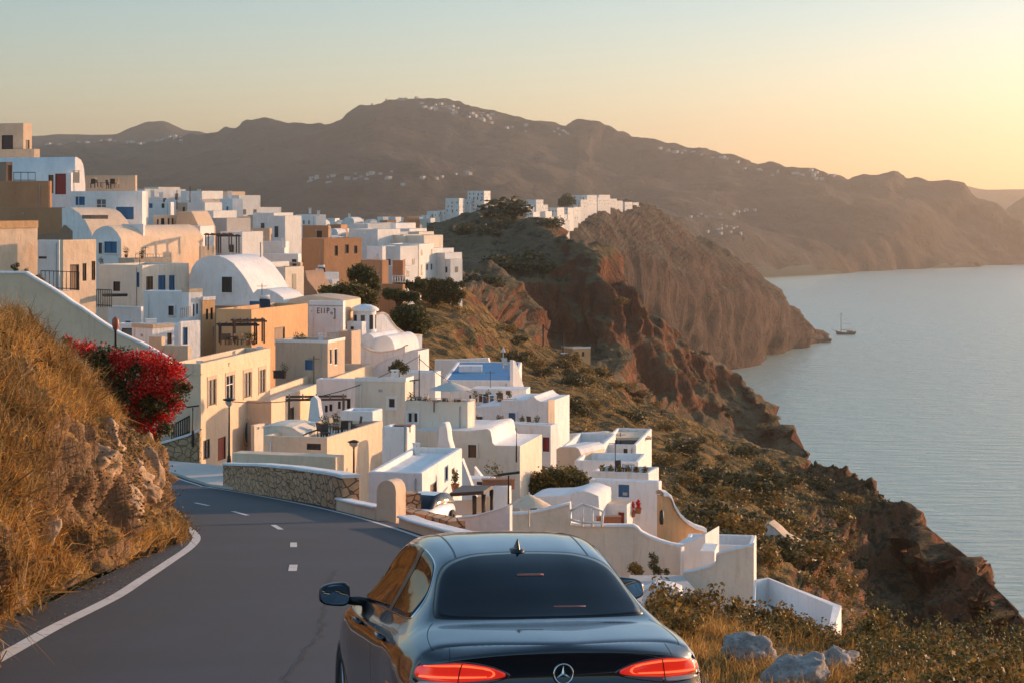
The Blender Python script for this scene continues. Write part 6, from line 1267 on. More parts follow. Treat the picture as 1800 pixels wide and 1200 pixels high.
for px, py, s, lb in ((1320, 872, 5.2, 'big round dark shrub above the small retaining wall'), (1290, 860, 4.4, 'dark shrub left of the big round one'), (1345, 890, 3.6, 'dark shrub right of the big round one'), (1262, 850, 4.0, 'dark shrub up the slope from the corner terrace'), (1410, 1010, 3.6, 'olive green shrub just behind the sunken terrace'), (1445, 1028, 3.4, 'olive shrub at the far corner of the sunken terrace'), (1480, 1040, 3.2, 'olive shrub right of the sunken terrace'), (1385, 990, 2.8, 'olive shrub below the small retaining wall'), (1365, 1000, 2.4, 'small olive shrub by the corner terrace wall'), (1200, 800, 4.0, 'dark shrub by the ridge path poles')):
    put_bush(near_grid(TG, px, py, 120, 420), s, lb, None, px > 1360, .1)
# dry ground cover between them
P, nn = sample_grid(TG, 5200, lambda P, nn: (proj(P)[0] > 700) * (proj(P)[0] < 1560) * on_slope(P) * (P[..., 1] > 140) * np.clip(.4 + vnoise(P, .05) * 2, .05, 1)); B = [(p, (1.0, 1.0, .5)) for p in P]; V, Fq, _ = leaves(B, 60000, .34, .1)
tag(npmesh('dry_scrub', V, Fq, L_SHG), 'low dry scrub scattered over the slope above the cliff', 'scrub', None, 'stuff')
def tree(label, px, py, D, blobs, leafm, n, size, name='tree', trunk=.22, cat='tree'):
    """blobs in photo pixels (x, y, r)"""
    base = at(px, py, D); root = thing(name, label, cat, base); B = [(at(x, y, D + rng.normal() * r / F * D * .5), (r * D / F * 1.25,) * 3) for x, y, r in blobs]; V, Fq, _ = leaves(B, int(n * 1.5), size * .8, .25); npmesh('crown', V, Fq, leafm, root, base)
    m = MB()
    for b in B: m.tube([base - Vector((0, 0, 1)), base.lerp(b[0], .45) + Vector((0, 0, .2)), b[0]], [trunk, trunk * .6, trunk * .2], 6)
    m.build('trunk', [BARK], root); return root
tree('dark leaning tree in front of the terracotta wall', 640, 520, 296, [(622, 482, 10), (634, 478, 12), (648, 484, 12), (655, 495, 11), (640, 496, 13), (626, 492, 10), (660, 505, 8)], L_GREEN, 3800, .42)
tree('wide brown green thicket above the chapel', 620, 540, 262, [(572, 513, 10), (586, 515, 12), (602, 512, 13), (620, 514, 14), (636, 518, 14), (650, 524, 13), (612, 528, 14), (630, 535, 14), (645, 540, 12), (618, 545, 11)], L_OLIVE, 5200, .42, 'thicket')
tree('large round dark tree right of the chapel', 722, 588, 250, [(700, 555, 12), (715, 552, 16), (732, 556, 16), (742, 568, 14), (722, 570, 18), (704, 570, 13), (735, 578, 12)], L_GREEN, 5200, .40)
tree('green garden bushes by the low terracotta wall', 700, 526, 285, [(682, 516, 8), (694, 518, 8), (706, 520, 8), (718, 522, 8), (730, 522, 7)], L_GREEN, 2400, .4, 'garden_bush', cat='bush')
tree('dark shrubs below the white railing of the garden', 725, 505, 330, [(700, 496, 6), (712, 500, 7), (724, 502, 6), (735, 500, 6), (745, 502, 6)], L_GREEN, 1500, .4, 'garden_bush', cat='bush')
tree('large golden green bush among the white houses', 985, 880, 141, [(935, 858, 15), (950, 846, 16), (968, 838, 15), (985, 842, 18), (1002, 836, 14), (1018, 842, 13), (1030, 852, 12), (1005, 855, 18), (980, 862, 18), (955, 866, 16), (1035, 866, 10), (925, 868, 10)], L_OLIVE, 9000, .22, 'large_bush', .1, 'bush')
tree('orange leaved bush right of the large golden bush', 1050, 882, 137, [(1042, 866, 8), (1050, 874, 9), (1058, 880, 7), (1066, 882, 6)], L_SHG, 1600, .18, 'garden_bush', .05, 'bush')
tree('potted dark shrub on the roof below the chapel', 700, 652, 160, [(690, 648, 6), (700, 642, 9), (710, 648, 7)], L_GREEN, 1100, .16, 'roof_shrub', .05, 'shrub')
tree('climbing plant on the beige garden wall', 1150, 1008, 110.5, [(1146, 975, 5), (1152, 982, 6), (1148, 992, 7), (1154, 1000, 6), (1160, 1004, 5), (1172, 1004, 5)], L_GREEN, 700, .12, 'climbing_plant', .03, 'plant')
tree('small golden bush at the foot of the beige garden wall', 1118, 1008, 109, [(1115, 998, 8), (1122, 1002, 7)], L_SHG, 700, .14, 'garden_bush', .04, 'bush')
tree('dark tree beside the white terraces of the headland village', 996, 366, 1830, [(988, 356, 7), (996, 350, 8), (1004, 354, 7)], L_GREEN, 900, 2.2, 'tree', .8)
tree('small green plant on the cream terrace at the left edge', 30, 482, 190, [(24, 470, 4), (30, 466, 4), (46, 476, 4), (28, 476, 4)], L_GREEN, 400, .16, 'potted_plant', .04, 'plant')
tree('creeper falling over the top of the stair wall', 68, 494, 172, [(60, 490, 4), (68, 488, 5), (74, 494, 4)], L_OLIVE, 400, .14, 'creeper', .03, 'plant')

tree('dark shrubs along the foot of the small white quarter', 770, 505, 380, [(735, 494, 6), (748, 498, 7), (762, 497, 7), (776, 499, 7), (790, 497, 7), (800, 502, 6), (812, 500, 5), (755, 508, 8), (784, 510, 8), (740, 510, 8), (770, 515, 9), (800, 512, 8), (750, 520, 8), (785, 522, 9), (812, 518, 7), (765, 528, 8), (800, 528, 8), (728, 504, 7)], L_OLIVE, 8500, .40, 'hedge', .15, 'hedge')
# ---------------------------------------------------------------- terrace furniture and small things
def spot(label, a, b_, dz=0.0):
    h = HH[label]; p = h['C'] + h['u'] * h['TR'] * a + h['v'] * h['TL'] * b_; return Vector((p.x, p.y, h['zr'] + .01 + dz))
def onz(px, py, z): D = -z * F / (py - HY); return Vector(((px - 900) / F * D, D, z))
POT = plain('clay_pot', (.38, .15, .07), .8)
def chair(label, P, rz_, group=None, m_=DWOOD, s=1.0):
    r = thing('chair', label, 'chair', P, group); r.rotation_euler = (0, 0, rz_); r.scale = (s, s, s)
    def pt(n, boxes):
        m = MB()
        for b in boxes: m.box(*b)
        o = m.build(n, [m_], r, base=(0, 0, 0))
    pt('seat', [((-.25, -.25, .43), (.5, 0, 0), (0, .5, 0), (0, 0, .05))])
    pt('backrest', [((-.25, .2, .48), (.5, 0, 0), (0, .05, 0), (0, .08, .5))])
    for x in (-.23, .18):
        for y in (-.23, .18): pt('leg', [((x, y, 0), (.05, 0, 0), (0, .05, 0), (0, 0, .43))])
    return r
def table(label, P, w_=.9, rz_=0.0, m_=DWOOD, group=None):
    r = thing('table', label, 'table', P, group); r.rotation_euler = (0, 0, rz_); m = MB(); m.box((-w_ / 2, -w_ / 2, .7), (w_, 0, 0), (0, w_, 0), (0, 0, .05)); m.build('table_top', [m_], r, base=(0, 0, 0))
    for x in (-.9, .78):
        for y in (-.9, .78): m = MB(); m.box((x * w_ / 2, y * w_ / 2, 0), (.06, 0, 0), (0, .06, 0), (0, 0, .7)); m.build('leg', [m_], r, base=(0, 0, 0))
def plant(label, P, h=.9, r_=.3, lm=None, group=None, pm=POT):
    r = thing('potted_plant', label, 'potted plant', P, group); m = MB(); m.lathe(P, [(.12, 0), (.16, .02), (.22, .32), (.24, .36), (.2, .36), (.18, .3), (.01, .3)], 12); m.build('pot', [pm], r)
    V, Fq, _ = leaves([(P + Vector((0, 0, .35 + h * .4)), (r_, r_, h * .5))], 160, .13, .2); npmesh('foliage', V, Fq, lm or L_GREEN, r, P)
def chimney(label, P, h=1.2, w_=.5, m_=WHITE, cap=True, rz_=.3):
    r = thing('chimney', label, 'chimney', P); m = MB(); m.cbox(P, w_, w_, h, rz_); m.build('stack', [m_], r)
    if cap: m = MB(); m.cbox(P + Vector((0, 0, h + .16)), w_ * 1.25, w_ * 1.25, .09, rz_); [m.cbox(P + Vector((math.cos(rz_ + .785 + k * 1.5708) * w_ * .55, math.sin(rz_ + .785 + k * 1.5708) * w_ * .55, h)), .1, .1, .16, rz_) for k in range(4)]; m.build('cap', [m_], r)
def pergola(label, P, w_, d_, h, rz_, m_=WOOD, slats=7, cloth=None):
    r = thing('pergola', label, 'pergola', P); r.rotation_euler = (0, 0, rz_)
    for x in (0, w_):
        for y in (0, d_): m = MB(); m.box((x - .07, y - .07, 0), (.14, 0, 0), (0, .14, 0), (0, 0, h)); m.build('post', [m_], r, base=(0, 0, 0))
    for y in (0, d_): m = MB(); m.box((-.25, y - .06, h), (w_ + .5, 0, 0), (0, .12, 0), (0, 0, .16)); m.build('beam', [m_], r, base=(0, 0, 0))
    for k in range(slats): m = MB(); m.box((w_ * k / (slats - 1) - .05, -.25, h + .162), (.1, 0, 0), (0, d_ + .5, 0), (0, 0, .1)); m.build('slat', [cloth or m_], r, base=(0, 0, 0))
def parasol(label, P, rad=1.4, h=2.3, col=CLOTH):
    r = thing('parasol', label, 'parasol', P); m = MB(); m.tube([P, P + Vector((0, 0, h + .2))], .04); m.build('pole', [WFR], r); m = MB(); m.lathe(P, [(rad, h - .45), (rad * .5, h - .15), (.03, h + .1)], 8); m.build('canopy', [col], r)
def box_thing(name, label, P, w_, d_, h, rz_, m_, cat, lid=None):
    r = thing(name, label, cat, P); m = MB(); m.cbox(P, w_, d_, h, rz_); m.build('body', [m_], r)
    m = MB(); m.cbox(P + Vector((0, 0, h + .003)), w_ + .08, d_ + .08, .06, rz_); m.build('lid', [lid or m_], r)
def panel(label, P, w_, rz_):
    r = thing('solar_panel', label, 'solar panel', P); r.rotation_euler = (0, 0, rz_); m = MB(); m.box((-w_ / 2, 0, .2), (w_, 0, 0), (0, 1.0, .75), (0, -.04, .05)); m.build('collector', [GLASSD], r, base=(0, 0, 0)); m = MB(); m.tube([(-w_ / 2, 1.05, 1.15), (w_ / 2, 1.05, 1.15)], .24, 10); m.build('tank', [WFR], r, base=(0, 0, 0)); m = MB()
    m.box((-w_ / 2, 1.0, 0), (.06, 0, 0), (0, .06, 0), (0, 0, 1.0)); m.box((w_ / 2 - .06, 1.0, 0), (.06, 0, 0), (0, .06, 0), (0, 0, 1.0)); m.build('stand', [IRON], r, base=(0, 0, 0))
# terrace of the beige fronted block
A = 'beige fronted block with a slit window below the furnished roof terrace'
for k, (a, b_, z) in enumerate(((.35, .35, .4), (.45, .5, 2.2), (.6, .3, 3.6), (.72, .55, 1.2), (.85, .3, 5.0))): chair('dark chair on the roof terrace of the beige fronted block', spot(A, a, b_), z, 'chairs on the beige block terrace')
table('dark table among the chairs on the beige block terrace', spot(A, .5, .38)); table('second smaller table near the far end of the beige block terrace', spot(A, .78, .4), .7)
box_thing('planter_box', 'long wooden planter along the lit edge of the block terrace', spot(A, .8, .14), .6, 2.4, .5, -.2, WOOD, 'planter'); plant('potted plant in the middle of the beige block terrace', spot(A, .62, .62), 1.1, .35); plant('potted plant at the back of the beige block terrace', spot(A, .9, .7), .9, .3, L_OLIVE)
box_thing('white_planter', 'white square plinth on the beige block terrace', spot(A, .55, .8), .7, .7, .8, .1, WHITE, 'plinth', WHITE)
profile('pale curved wind wall at the back of the furnished terrace', 'w', 139, [(540, 752), (546, 700), (552, 695), (558, 702), (562, 730), (566, 752)], 760, .4, a=60, name='wind_wall', cat='wall', below=1)
pergola('brown post pergola over the doorway of the retaining wall', at(508, 745, 150), 4.0, 2.4, 1.7, .1, WOOD, 5)
house('white low parapet block right of the furnished terrace', 'w', 142, 600, 655, 672, 724, 745, a=77, par=.5, name='parapet_block', cat='wall')
# cream house roof
A = 'two storey cream house with four tall shuttered windows at the road bend'
chimney('little white chimney on the roof of the two storey cream house', spot(A, .92, .2), .7, .35); chimney('white pot chimney at the near corner of the cream house roof', spot(A, .08, .25), .6, .35)
box_thing('roof_box', 'flat brown box lying on the grey roof of the cream house', spot(A, .35, .55), 2.6, 1.0, .25, .5, WOOD, 'box')
# ochre terrace pergola
pergola('dark timber pergola in front of the ochre house', at(388, 605, 184), 3.2, 2.2, 1.6, .2, DWOOD, 6); pergola('second lighter timber pergola beside the dark one', at(413, 604, 183), 2.6, 2.2, 1.9, .2, WOOD, 5)
for k, (px, dz) in enumerate(((392, 0), (402, .4), (418, .9), (430, 1.4))): chair('dark wooden chair under the pergolas of the ochre house', at(px, 606, 182.2), dz, 'chairs under the pergolas', WOOD)
table('small dark table under the pergolas', at(410, 606, 182)); 
for k, (px, lb) in enumerate(((436, 'round clay potted shrub left of the recessed ochre doorway'), (446, 'smaller potted shrub near the recessed ochre doorway'))): plant(lb, at(px, 606, 183), .9, .35)
fence('brown rail on the white balcony house', at(318, 560, 186), at(334, 556, 189), 5, .9, .9, WOOD, 'wood_rail')
# tan house yard
A = 'tan house with a blue shuttered window and white roof rim'
plant('dark potted plant against the tan house wall', at(499, 665, 181), 1.2, .4); box_thing('bin', 'dark box leaning by the tan house corner', at(490, 664, 181), .9, .7, .6, .2, DWOOD, 'bin'); chimney('small white chimney on the tan house roof', spot(A, .8, .4), .6, .35)
box_thing('crate', 'grey crate on the roof behind the tan house', at(585, 594, 190), 1.0, .7, .5, .3, GREY, 'crate'); plant('low dark plants in a row on the tan house roof', spot(A, .5, .7), .7, .6)
# big beige tower and long house terrace
A = 'long beige house with twin dark windows and a curved terrace above'
for k, (a, b_, z) in enumerate(((.25, .8, .3), (.3, .6, 1.2), (.35, .35, 2.4), (.3, .2, 3.3))): chair('brown chair on the curved beige terrace', spot(A, a, b_), z, 'chairs on the curved terrace', WOOD)
table('brown table on the curved beige terrace', spot(A, .32, .5), .9, .2, WOOD); parasol('pale parasol on the curved beige terrace', spot(A, .3, .3), 1.5, 2.0); plant('potted tree left end of the curved beige terrace', spot(A, .2, .92), 1.1, .35); plant('orange leaved pot on the curved beige terrace', spot(A, .2, .68), .9, .35, L_SHG)
fence('thin white rail round the curved beige terrace', spot(A, .03, .97), spot(A, .03, .03), 12, .95, .95, WFR, 'white_railing', .02)
A = 'beige tower house with one black window and a white roof rim'; chimney('chimney on the roof of the beige tower', spot(A, .6, .3), .9, .45)
# white terraces
A = 'white terrace house with dark doors and wooden shutters below the blue floor'
for k, px in enumerate((836, 858, 878, 896)): plant('potted plant by the dark doors below the blue terrace', at(px, 706, 196.5), .9, .3, L_OLIVE, 'pots below the blue terrace')
table('white table by the dark doors below the blue terrace', at(866, 707, 196), .8, .1, WFR)
for k, px in enumerate((876, 886, 918, 933, 944)): (chair('dark chair in front of the blue door terrace', at(px, 750, 183), k * .8, 'chairs by the blue door') if k % 2 else plant('dark pot plant in front of the blue door terrace', at(px, 750, 183), .8, .28, None, 'pots by the blue door'))
profile('low white terrace wall in front of the blue door', 'w', 181, [(868, 749), (920, 748), (966, 747)], 760, .3, a=74, name='terrace_wall', cat='wall', below=2)
plant('orange flowered pot on the corner by the stepped wall', at(838, 752, 183), .9, .35, L_SHG); fence('dark window grille rail by the orange pot', at(836, 750, 182), at(848, 750, 182), 3, .9, .9)
A = 'white house with a bright blue terrace floor'; box_thing('white_stairs_block', 'white stair block on the blue terrace', spot(A, .5, .7), 2.5, 2.0, .6, 0, WHITE, 'stair block', WHITE); chair('pale sunbed chair on the blue terrace', spot(A, .6, .2), .4, None, CLOTH, 1.3); parasol('closed pale parasol on the blue terrace', spot(A, .7, .25), .3, 2.2)
box_thing('wooden_bench', 'stack of brown timber benches below the white lower terrace', at(932, 832, 158), 2.2, .7, .5, .2, WOOD, 'bench'); box_thing('wooden_bench', 'second timber bench lower beside the benches stack', at(926, 845, 155), 1.8, .6, .4, .2, WOOD, 'bench')
# white roofed house and neighbours
A = 'white roofed house with a beige shaded gable beside the road pillar'
plant('dark wall plant beside the doors of the white roofed house', at(800, 862, 104), .8, .18); chimney('slender white chimney at the far end of the white roofed house', spot(A, .9, .85), .35, .28)
box_thing('flower_tub', 'round basket of orange flowers on the white shed roof', spot('small white shed with a sloping parapet behind the white roof', .4, .3), .9, .6, .35, 0, POT, 'flower tub')
for i, (x0, y0, x1, y1, D, lb) in enumerate(((812, 808, 838, 880, 118, 'white sloping stair parapet left of the rubbish shed'), (834, 822, 862, 862, 124, 'white sloping stair parapet right of the arched window'))):
    profile(lb, 'w', D, [(x0, y0), ((x0 + x1) / 2, (y0 + y1) / 2 - 2), (x1, y1)], y1 + 10, .4, a=77, name='stair_parapet', cat='wall', coping=.08, below=2)
house('small white arched room with a low dark window slit', 'w', 122, 812, 862, 872, 842, 880, a=77, op=[('L', 838, 846, 860, 852, 'k')], par=0)
house('low white block behind the dark canopy', 'w', 116, 866, 894, 899, 855, 905, a=77, par=0, name='white_block', cat='wall')
plant('brown dry plant beside the beige corner wall', at(868, 852, 120), 1.2, .6, L_OLIVE); box_thing('brick_stack', 'small stack of orange bricks by the beige corner', at(876, 858, 117), 1.8, .6, .5, .1, POT, 'brick stack')
kc = thing('canopy_shed', 'dark roofed canopy shed with a white back panel behind the rubble wall', 'shed', at(838, 905, 84))
for nm, pts, mt_ in (('roof', [(790, 872, 83), (850, 868, 82.4), (866, 858, 88), (812, 858, 89)], DWOOD),):
    m = MB(); P = [at(*q) for q in pts]; m.hexa(P + [p + Vector((0, 0, .14)) for p in P]); m.build(nm, [mt_], kc)
for (x, y0, y1, D) in ((792, 872, 905, 83.2), (834, 870, 903, 82.8), (850, 868, 901, 82.8), (864, 860, 898, 87.6)): m = MB(); m.tube([at(x, y1 + 8, D), at(x, y0, D)], .09, 6); m.build('post', [DWOOD], kc)
m = MB(); m.box(at(795, 905, 86), (.95, .0, 0), (0, .1, 0), (0, 0, .62)); m.build('back_panel', [WFR], kc); m = MB(); m.box(at(838, 903, 85), (.55, .3, 0), (-.05, .1, 0), (0, 0, .7)); m.build('side_panel', [CREAM], kc)
profile('pale low yard wall curving behind the canopy shed', 'w', 80, [(800, 912), (840, 906), (880, 894), (896, 888)], 930, .3, a=70, name='yard_wall', cat='wall', coping=.06)
# parked white car seen over the rubble wall
pc = thing('parked_car', 'small white parked car half hidden behind the low rubble wall', 'car', at(748, 922, 76)); pc.rotation_euler = (0, 0, 2.75); pc.scale = (.8, .8, .8)
ws = [(-.8, .0), (-.78, .45), (-.70, .62), (-.62, .68), (.62, .68), (.70, .62), (.78, .45), (.8, 0)]
m = MB(); m.sm = True; rows = []
for y, k, h in ((-1.85, .80, .62), (-1.8, .9, .85), (-1.2, 1, 1.0), (-.2, 1, 1.04), (.6, 1, 1.02), (1.4, .97, .98), (1.8, .88, .8), (1.88, .78, .5)): rows.append([(x * k, y, .22 + z * h) for x, z in ws])
m.grid(rows); m.face(rows[0]); m.face(rows[-1]); m.build('body', [plain('white_car_paint', (.75, .75, .74), .25, 0, .03)], pc, base=(0, 0, 0))
m = MB(); m.sm = True; rows = []
for y, k, z in ((-1.75, .74, .92), (-1.3, .62, 1.36), (-.5, .6, 1.45), (.2, .62, 1.40), (.95, .76, .92)): rows.append([(-k, y, .90), (-k * .97, y, z * .98), (-k * .6, y, z), (k * .6, y, z), (k * .97, y, z * .98), (k, y, .90)])
m.grid(rows); m.build('windscreen', [CGLASS], pc, base=(0, 0, 0)); m = MB(); m.sm = True; m.grid([[(x, y, z + .01) for x in (-.55, -.3, .3, .55)] for y, z in ((-1.25, 1.37), (-.5, 1.46), (.18, 1.41))]); m.build('roof', [MC['white_car_paint']], pc, base=(0, 0, 0))
for sx in (-.78, .78):
    for sy in (-1.2, 1.2): m = MB(); m.sm = True; a_ = np.linspace(0, 6.283, 17)[:-1]; m.grid([[(sx + dx, sy + r * math.cos(a), .3 + r * math.sin(a)) for a in a_] for dx, r in ((-.09, .1), (-.09, .3), (.09, .3), (.09, .1))], True); m.build('wheel', [TYRE], pc, base=(0, 0, 0))
# right cluster details
plant('reddish wall plant left of the brown door', at(1112, 908, 131.5), .8, .16, L_RED); plant('second reddish wall plant higher right of the brown door', at(1122, 902, 131.5), .6, .14, L_RED)
box_thing('table_block', 'orange brown garden bench beside the white screen', at(1070, 920, 121), 1.4, .5, .4, .1, POT, 'bench'); m = MB(); m.lathe(at(1163, 912, 126.5), [(.12, -.3), (.16, 0), (.12, .5), (.02, .6)], 8); tag(m.build('wall_lantern', [IRON], base=at(1163, 912, 126.5)), 'dark wall lantern near the ochre curved wall', 'lantern')
parasol('half folded cream parasol behind the car roof', at(930, 925, 100), 1.1, 1.5, CREAM)
A = 'flat roofed house with a cream capped grey courtyard'; plant('dark pots at the corner of the cream capped courtyard', spot(A, .3, .12), 1.2, .4); plant('second dark pot plant in the cream capped courtyard', spot(A, .45, .2), 1.0, .4); box_thing('awning_panel', 'cream flat awning over half of the grey courtyard', spot(A, .75, .5, 1.6), 3.2, 5.0, .15, .1, CREAM, 'awning')
A = 'flat roofed house with a sunken grey courtyard'; box_thing('skylight', 'slanting grey skylight in the sunken courtyard', spot(A, .45, .5), 2.8, 4.4, .5, .1, GREY, 'skylight')
A = 'white rubble roofed block above the blue shuttered house'
for k in range(6): plant('small dark pot along the rubble roof edge', spot(A, .08, .08 + k * .15), .55, .22, L_OLIVE, 'pots along the rubble roof edge')
chair('dark chair on the rubble roofed block', spot(A, .5, .6), .5); table('grey table on the rubble roofed block', spot(A, .5, .45), .8, .2, GREY)
A = 'corner terrace house with an open white roof deck'; box_thing('sun_lounger', 'reddish brown lounger on the open white roof deck', spot(A, .6, .3), 1.9, .7, .35, .2, REDP, 'lounger', REDP)
for k, (px, D_, lb) in enumerate(((1400, 86, 'cream sun bed in the sunken white terrace, left of two'), (1425, 85.5, 'cream sun bed in the sunken white terrace, right of two'))): P_ = at(px, 350, D_); box_thing('lounger', lb, Vector((P_.x, P_.y, TZ - 1.09)), .8, 2.4, .35, .9, CREAM, 'sun bed', CREAM)
P_ = at(1368, 350, 89); box_thing('dark_mat', 'long dark mat on the sunken white terrace floor', Vector((P_.x, P_.y, TZ - 1.09)), 2.6, .8, .06, .1, BROWN, 'mat')
# stairs wall landing and top left
for k, (px, py, D) in enumerate(((163, 323, 280), (172, 321, 281), (192, 325, 279), (198, 323, 280), (204, 323, 279))): chair('dark chair on the white terrace under the skyline vault', at(px, py + 8, D), k * 1.1, 'chairs of the upper left terrace', DWOOD, 1.3)
table('dark table on the white terrace under the skyline vault', at(186, 331, 280), 1.2); chimney('cream chimney beside the long barrel vault', at(134, 322, 305), 1.6, .9, CREAM)
box_thing('rubble_roof_patch', 'brown stone patch on the lit vault roof', at(167, 385, 256), 2.2, 3.0, .4, .6, BROWN, 'roof patch'); m = MB()
A = 'grey shaded house under the brown terrace rail'; box_thing('canopy_block', 'dark brown awning over the small grey yard', at(202, 521, 211), 2.4, 1.6, .2, .3, DWOOD, 'awning')
for px, py, D, lb in ((222, 453, 238, 'small plant by the dark doorway of the white wing'), (250, 455, 238, 'small plant left end of the brown rail'), (330, 452, 285, 'dark cypress shaped pot beside the garage door'), (462, 505, 238, 'red pot plant by the little dome'), (178, 470, 246, 'dark pot below the arched house windows')): plant(lb, at(px, py, D), 1.0, .35)
dm = thing('small_dome', 'little white half dome on the cream roof right of the big vault', 'dome', at(470, 500, 236)); c_ = at(470, 497, 236); m = MB(); m.lathe(c_, [(.95, -1.2), (.95, 0), (.85, .45), (.55, .8), (.01, .95)], 16); m.build('dome', [CREAM], dm); m = MB(); m.cbox(c_ + Vector((-.25, -.98, -1.0)), .5, .08, .8, .1); m.build('window', [WOOD], dm)
pergola('dark timber stair canopy beside the cream pier', at(366, 440, 262), 3.0, 2.0, 1.9, .3, WOOD, 5); pergola('second dark stair canopy higher up the stairway', at(388, 446, 268), 2.4, 2.0, 2.2, .3, DWOOD, 4)
for k, (px, py, D) in enumerate(((268, 348, 380), (283, 352, 372), (330, 352, 420), (350, 346, 402), (404, 349, 400), (545, 376, 520), (560, 380, 520), (614, 384, 600), (455, 398, 360), (498, 436, 318), (545, 440, 340))): chimney('small white chimney on a rooftop of the back quarter', at(px, py, D), 1.2, .6); C.objects[-1] if False else None
for o in [o for o in C.objects if o.get('label') == 'small white chimney on a rooftop of the back quarter']: o['group'] = 'back quarter chimneys'
# lettering on the white shed
sgp = HH['white shed with faded black lettering under its roof edge']; W_ = sgp['WL']
for ch_, px0, px1, y0, y1 in (('=', 547, 552, 545, 549), ('E', 557, 562, 541, 551), ('I', 564, 567, 541, 551), ('I', 569, 571, 541, 551), ('P', 574, 579, 541, 551), ('o', 581, 584, 546, 553), (']', 586, 589, 542, 556)):
    cu = bpy.data.curves.new('sign_letter', 'FONT'); cu.body = ch_; cu.extrude = .02; cu.size = 1.0; o = bpy.data.objects.new('sign_letter', cu); C.objects.link(o); o.parent = sgp['root']; t0, z0 = W_.tz(px0, y1); q = W_.P(t0, z0, .03) - root_loc(sgp['root']); hh = (y1 - y0) / F * 205 / .7; o.location = q
    vx = -W_.d; o.rotation_euler = (R(90), 0, math.atan2(vx.y, vx.x)); o.scale = (hh * .75, hh, 1); cu.materials.append(IRON)
    bpy.context.view_layer.update(); me_ = bpy.data.meshes.new_from_object(o); o2 = bpy.data.objects.new('sign_letter', me_); C.objects.link(o2); o2.parent = o.parent; o2.location = o.location; o2.rotation_euler = o.rotation_euler; o2.scale = o.scale; bpy.data.objects.remove(o)
m = MB(); b0_ = [W_.tz(540 + 3, 538), W_.tz(603, 538)]; bars(m, W_, min(b0_[0][0], b0_[1][0]), max(b0_[0][0], b0_[1][0]), b0_[0][1], b0_[0][1] + .1, .004, .06); m.build('trim_line', [GREY], sgp['root'])

# aerials, water heaters and cables
def aerial(P, h=2.2):
    r = thing('television_aerial', 'thin television aerial standing on a flat town roof', 'aerial', P, 'rooftop aerials'); m = MB(); m.tube([P, P + Vector((0, 0, h))], .035, 5); m.build('mast', [IRON], r); m = MB(); z = P.z + h * .9; m.tube([(P.x - .5, P.y, z), (P.x + .5, P.y, z)], .02, 4)
    for k in range(5): x = P.x - .45 + .22 * k; m.box((x, P.y - .3 + .03 * k, z), (.025, 0, 0), (0, .6 - .06 * k, 0), (0, 0, .025))
    m.build('antenna_rods', [IRON], r)
ks = [k for k in HH if HH[k]['TR'] > 2.5 and HH[k]['TL'] > 2.5 and HH[k]['C'].y > 145]
for k in ks[::2]: h = HH[k]; p = h['C'] + h['u'] * h['TR'] * .6 + h['v'] * h['TL'] * .7; aerial(Vector((p.x, p.y, h['zr'])), 1.6 + .9 * rng.random())
for i, k in enumerate(ks[4::11]): h = HH[k]; p = h['C'] + h['u'] * h['TR'] * .45 + h['v'] * h['TL'] * .35; panel('solar water heater on a flat town roof', Vector((p.x, p.y, h['zr'])), 1.0, .2)
for i, k in enumerate(ks[3::6]): h = HH[k]; p = h['C'] + h['u'] * h['TR'] * .5 + h['v'] * h['TL'] * .6; box_thing('water_tank', 'small white water tank on a flat town roof', Vector((p.x, p.y, h['zr'])), .9, .9, .8, .3, WFR, 'water tank')
for o in C.objects:
    if o.get('label') == 'solar water heater on a flat town roof': o['group'] = 'rooftop water heaters'
    if o.get('label') == 'small white water tank on a flat town roof': o['group'] = 'rooftop water tanks'
def cable(label, a, b_, sag, r=.03):
    a, b_ = Vector(a), Vector(b_); m = MB(); m.tube([a.lerp(b_, k / 14) - Vector((0, 0, sag * 4 * (k / 14) * (1 - k / 14))) for k in range(15)], r, 4); tag(m.build('cable', [IRON], base=tuple(a)), label, 'cable')
cable('long overhead cable from the thin pole toward the road lamp', at(737, 626, 158), at(403, 705, 142), 1.2); cable('overhead cable between the two ridge path poles', at(1141, 748, 405), at(1163, 724, 400), .8, .08)
cable('overhead cable between the poles left of the peach house', at(955, 573, 430), at(990, 583, 428), .8, .08); cable('overhead cable above the white houses right of the thin pole', at(737, 630, 158), at(908, 700, 170), 1.0)

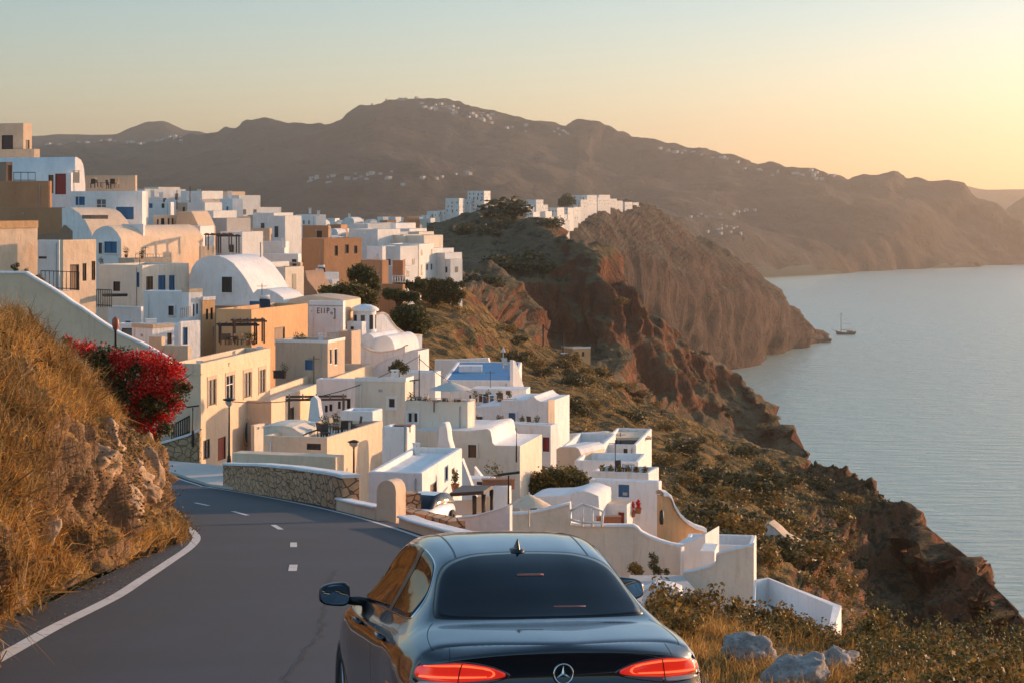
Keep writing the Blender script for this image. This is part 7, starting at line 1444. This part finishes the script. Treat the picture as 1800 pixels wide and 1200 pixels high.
# drain pipes, vents and a few extra small windows on long blank walls
for i, (k, h) in enumerate(HH.items()):
    if h['C'].y < 95 or h['TL'] < 2.2 or h['zt'] - h['zb'] < 6.5 or 'wall' in h['root'].name: continue
    W_ = h['WL']; r = h['root']; has = any(c.name.startswith(('window', 'door')) for c in r.children); t0 = h['TL'] * (.12 if i % 2 else .88)
    if i % 3 != 1: m = MB(); m.tube([W_.P(t0, h['zb'] + 1, .07), W_.P(t0, h['zt'] - .35, .07), W_.P(t0, h['zt'] - .25, -.02)], .045, 6); m.build('drain_pipe', [GREY if i % 2 else WFR], r)
    if i % 4 == 0: m = MB(); bars(m, W_, h['TL'] * .45, h['TL'] * .45 + .3, h['zt'] - .9, h['zt'] - .7, .004, .05); m.build('vent', [GREY], r)
    if i % 5 == 2 and not has: m = MB(); bars(m, W_, h['TL'] * .3, h['TL'] * .3 + .75, h['zt'] - 1.7, h['zt'] - 1.15, .05, .32); m.build('air_conditioner', [WFR], r)
    if not has and h['TL'] > 3.2 and h['C'].y > 150 and 'terracotta_house' not in r.name and 'shed' not in r.name:
        for q in range(max(1, int(h['TL'] / 3.2))):
            t = h['TL'] * (.3 + .5 * q / max(1, int(h['TL'] / 3.2))); z = h['zt'] - 2.3; k_ = MB()
            for b in ((t - .1, t, z - .1, z + .95), (t + .6, t + .7, z - .1, z + .95), (t, t + .6, z + .85, z + .95), (t - .15, t + .75, z - .2, z - .1)): bars(k_, W_, *b, .0, .15)
            k_.build('window_surround', [WFR], r); opening(Wall(W_.P(0, 0, .15), W_.d, W_.n), r, (t, t + .6, z - .1, z + .85), ('k', 'b', 'g')[(i + q) % 3])
# ---------------------------------------------------------------- haze
hz = MB(); hz.box((-9000, -400, SEA - 3), (20000, 0, 0), (0, 12600, 0), (0, 0, 620))
m = bpy.data.materials.new('haze_air'); m.use_nodes = True; t = m.node_tree
for n in list(t.nodes):
    if n.type == 'BSDF_PRINCIPLED': t.nodes.remove(n)
pv = t.nodes.new('ShaderNodeVolumePrincipled'); pv.inputs['Color'].default_value = (.97, .84, .71, 1)
pv.inputs['Density'].default_value = 7.2e-5; pv.inputs['Anisotropy'].default_value = .74
t.links.new(pv.outputs[0], t.nodes['Material Output'].inputs['Volume'])
ho = hz.build('haze', m, base=(0, 0, SEA - 3)); tag(ho, 'pale warm evening haze hanging over the bay and far mountains', 'haze', None, 'stuff')
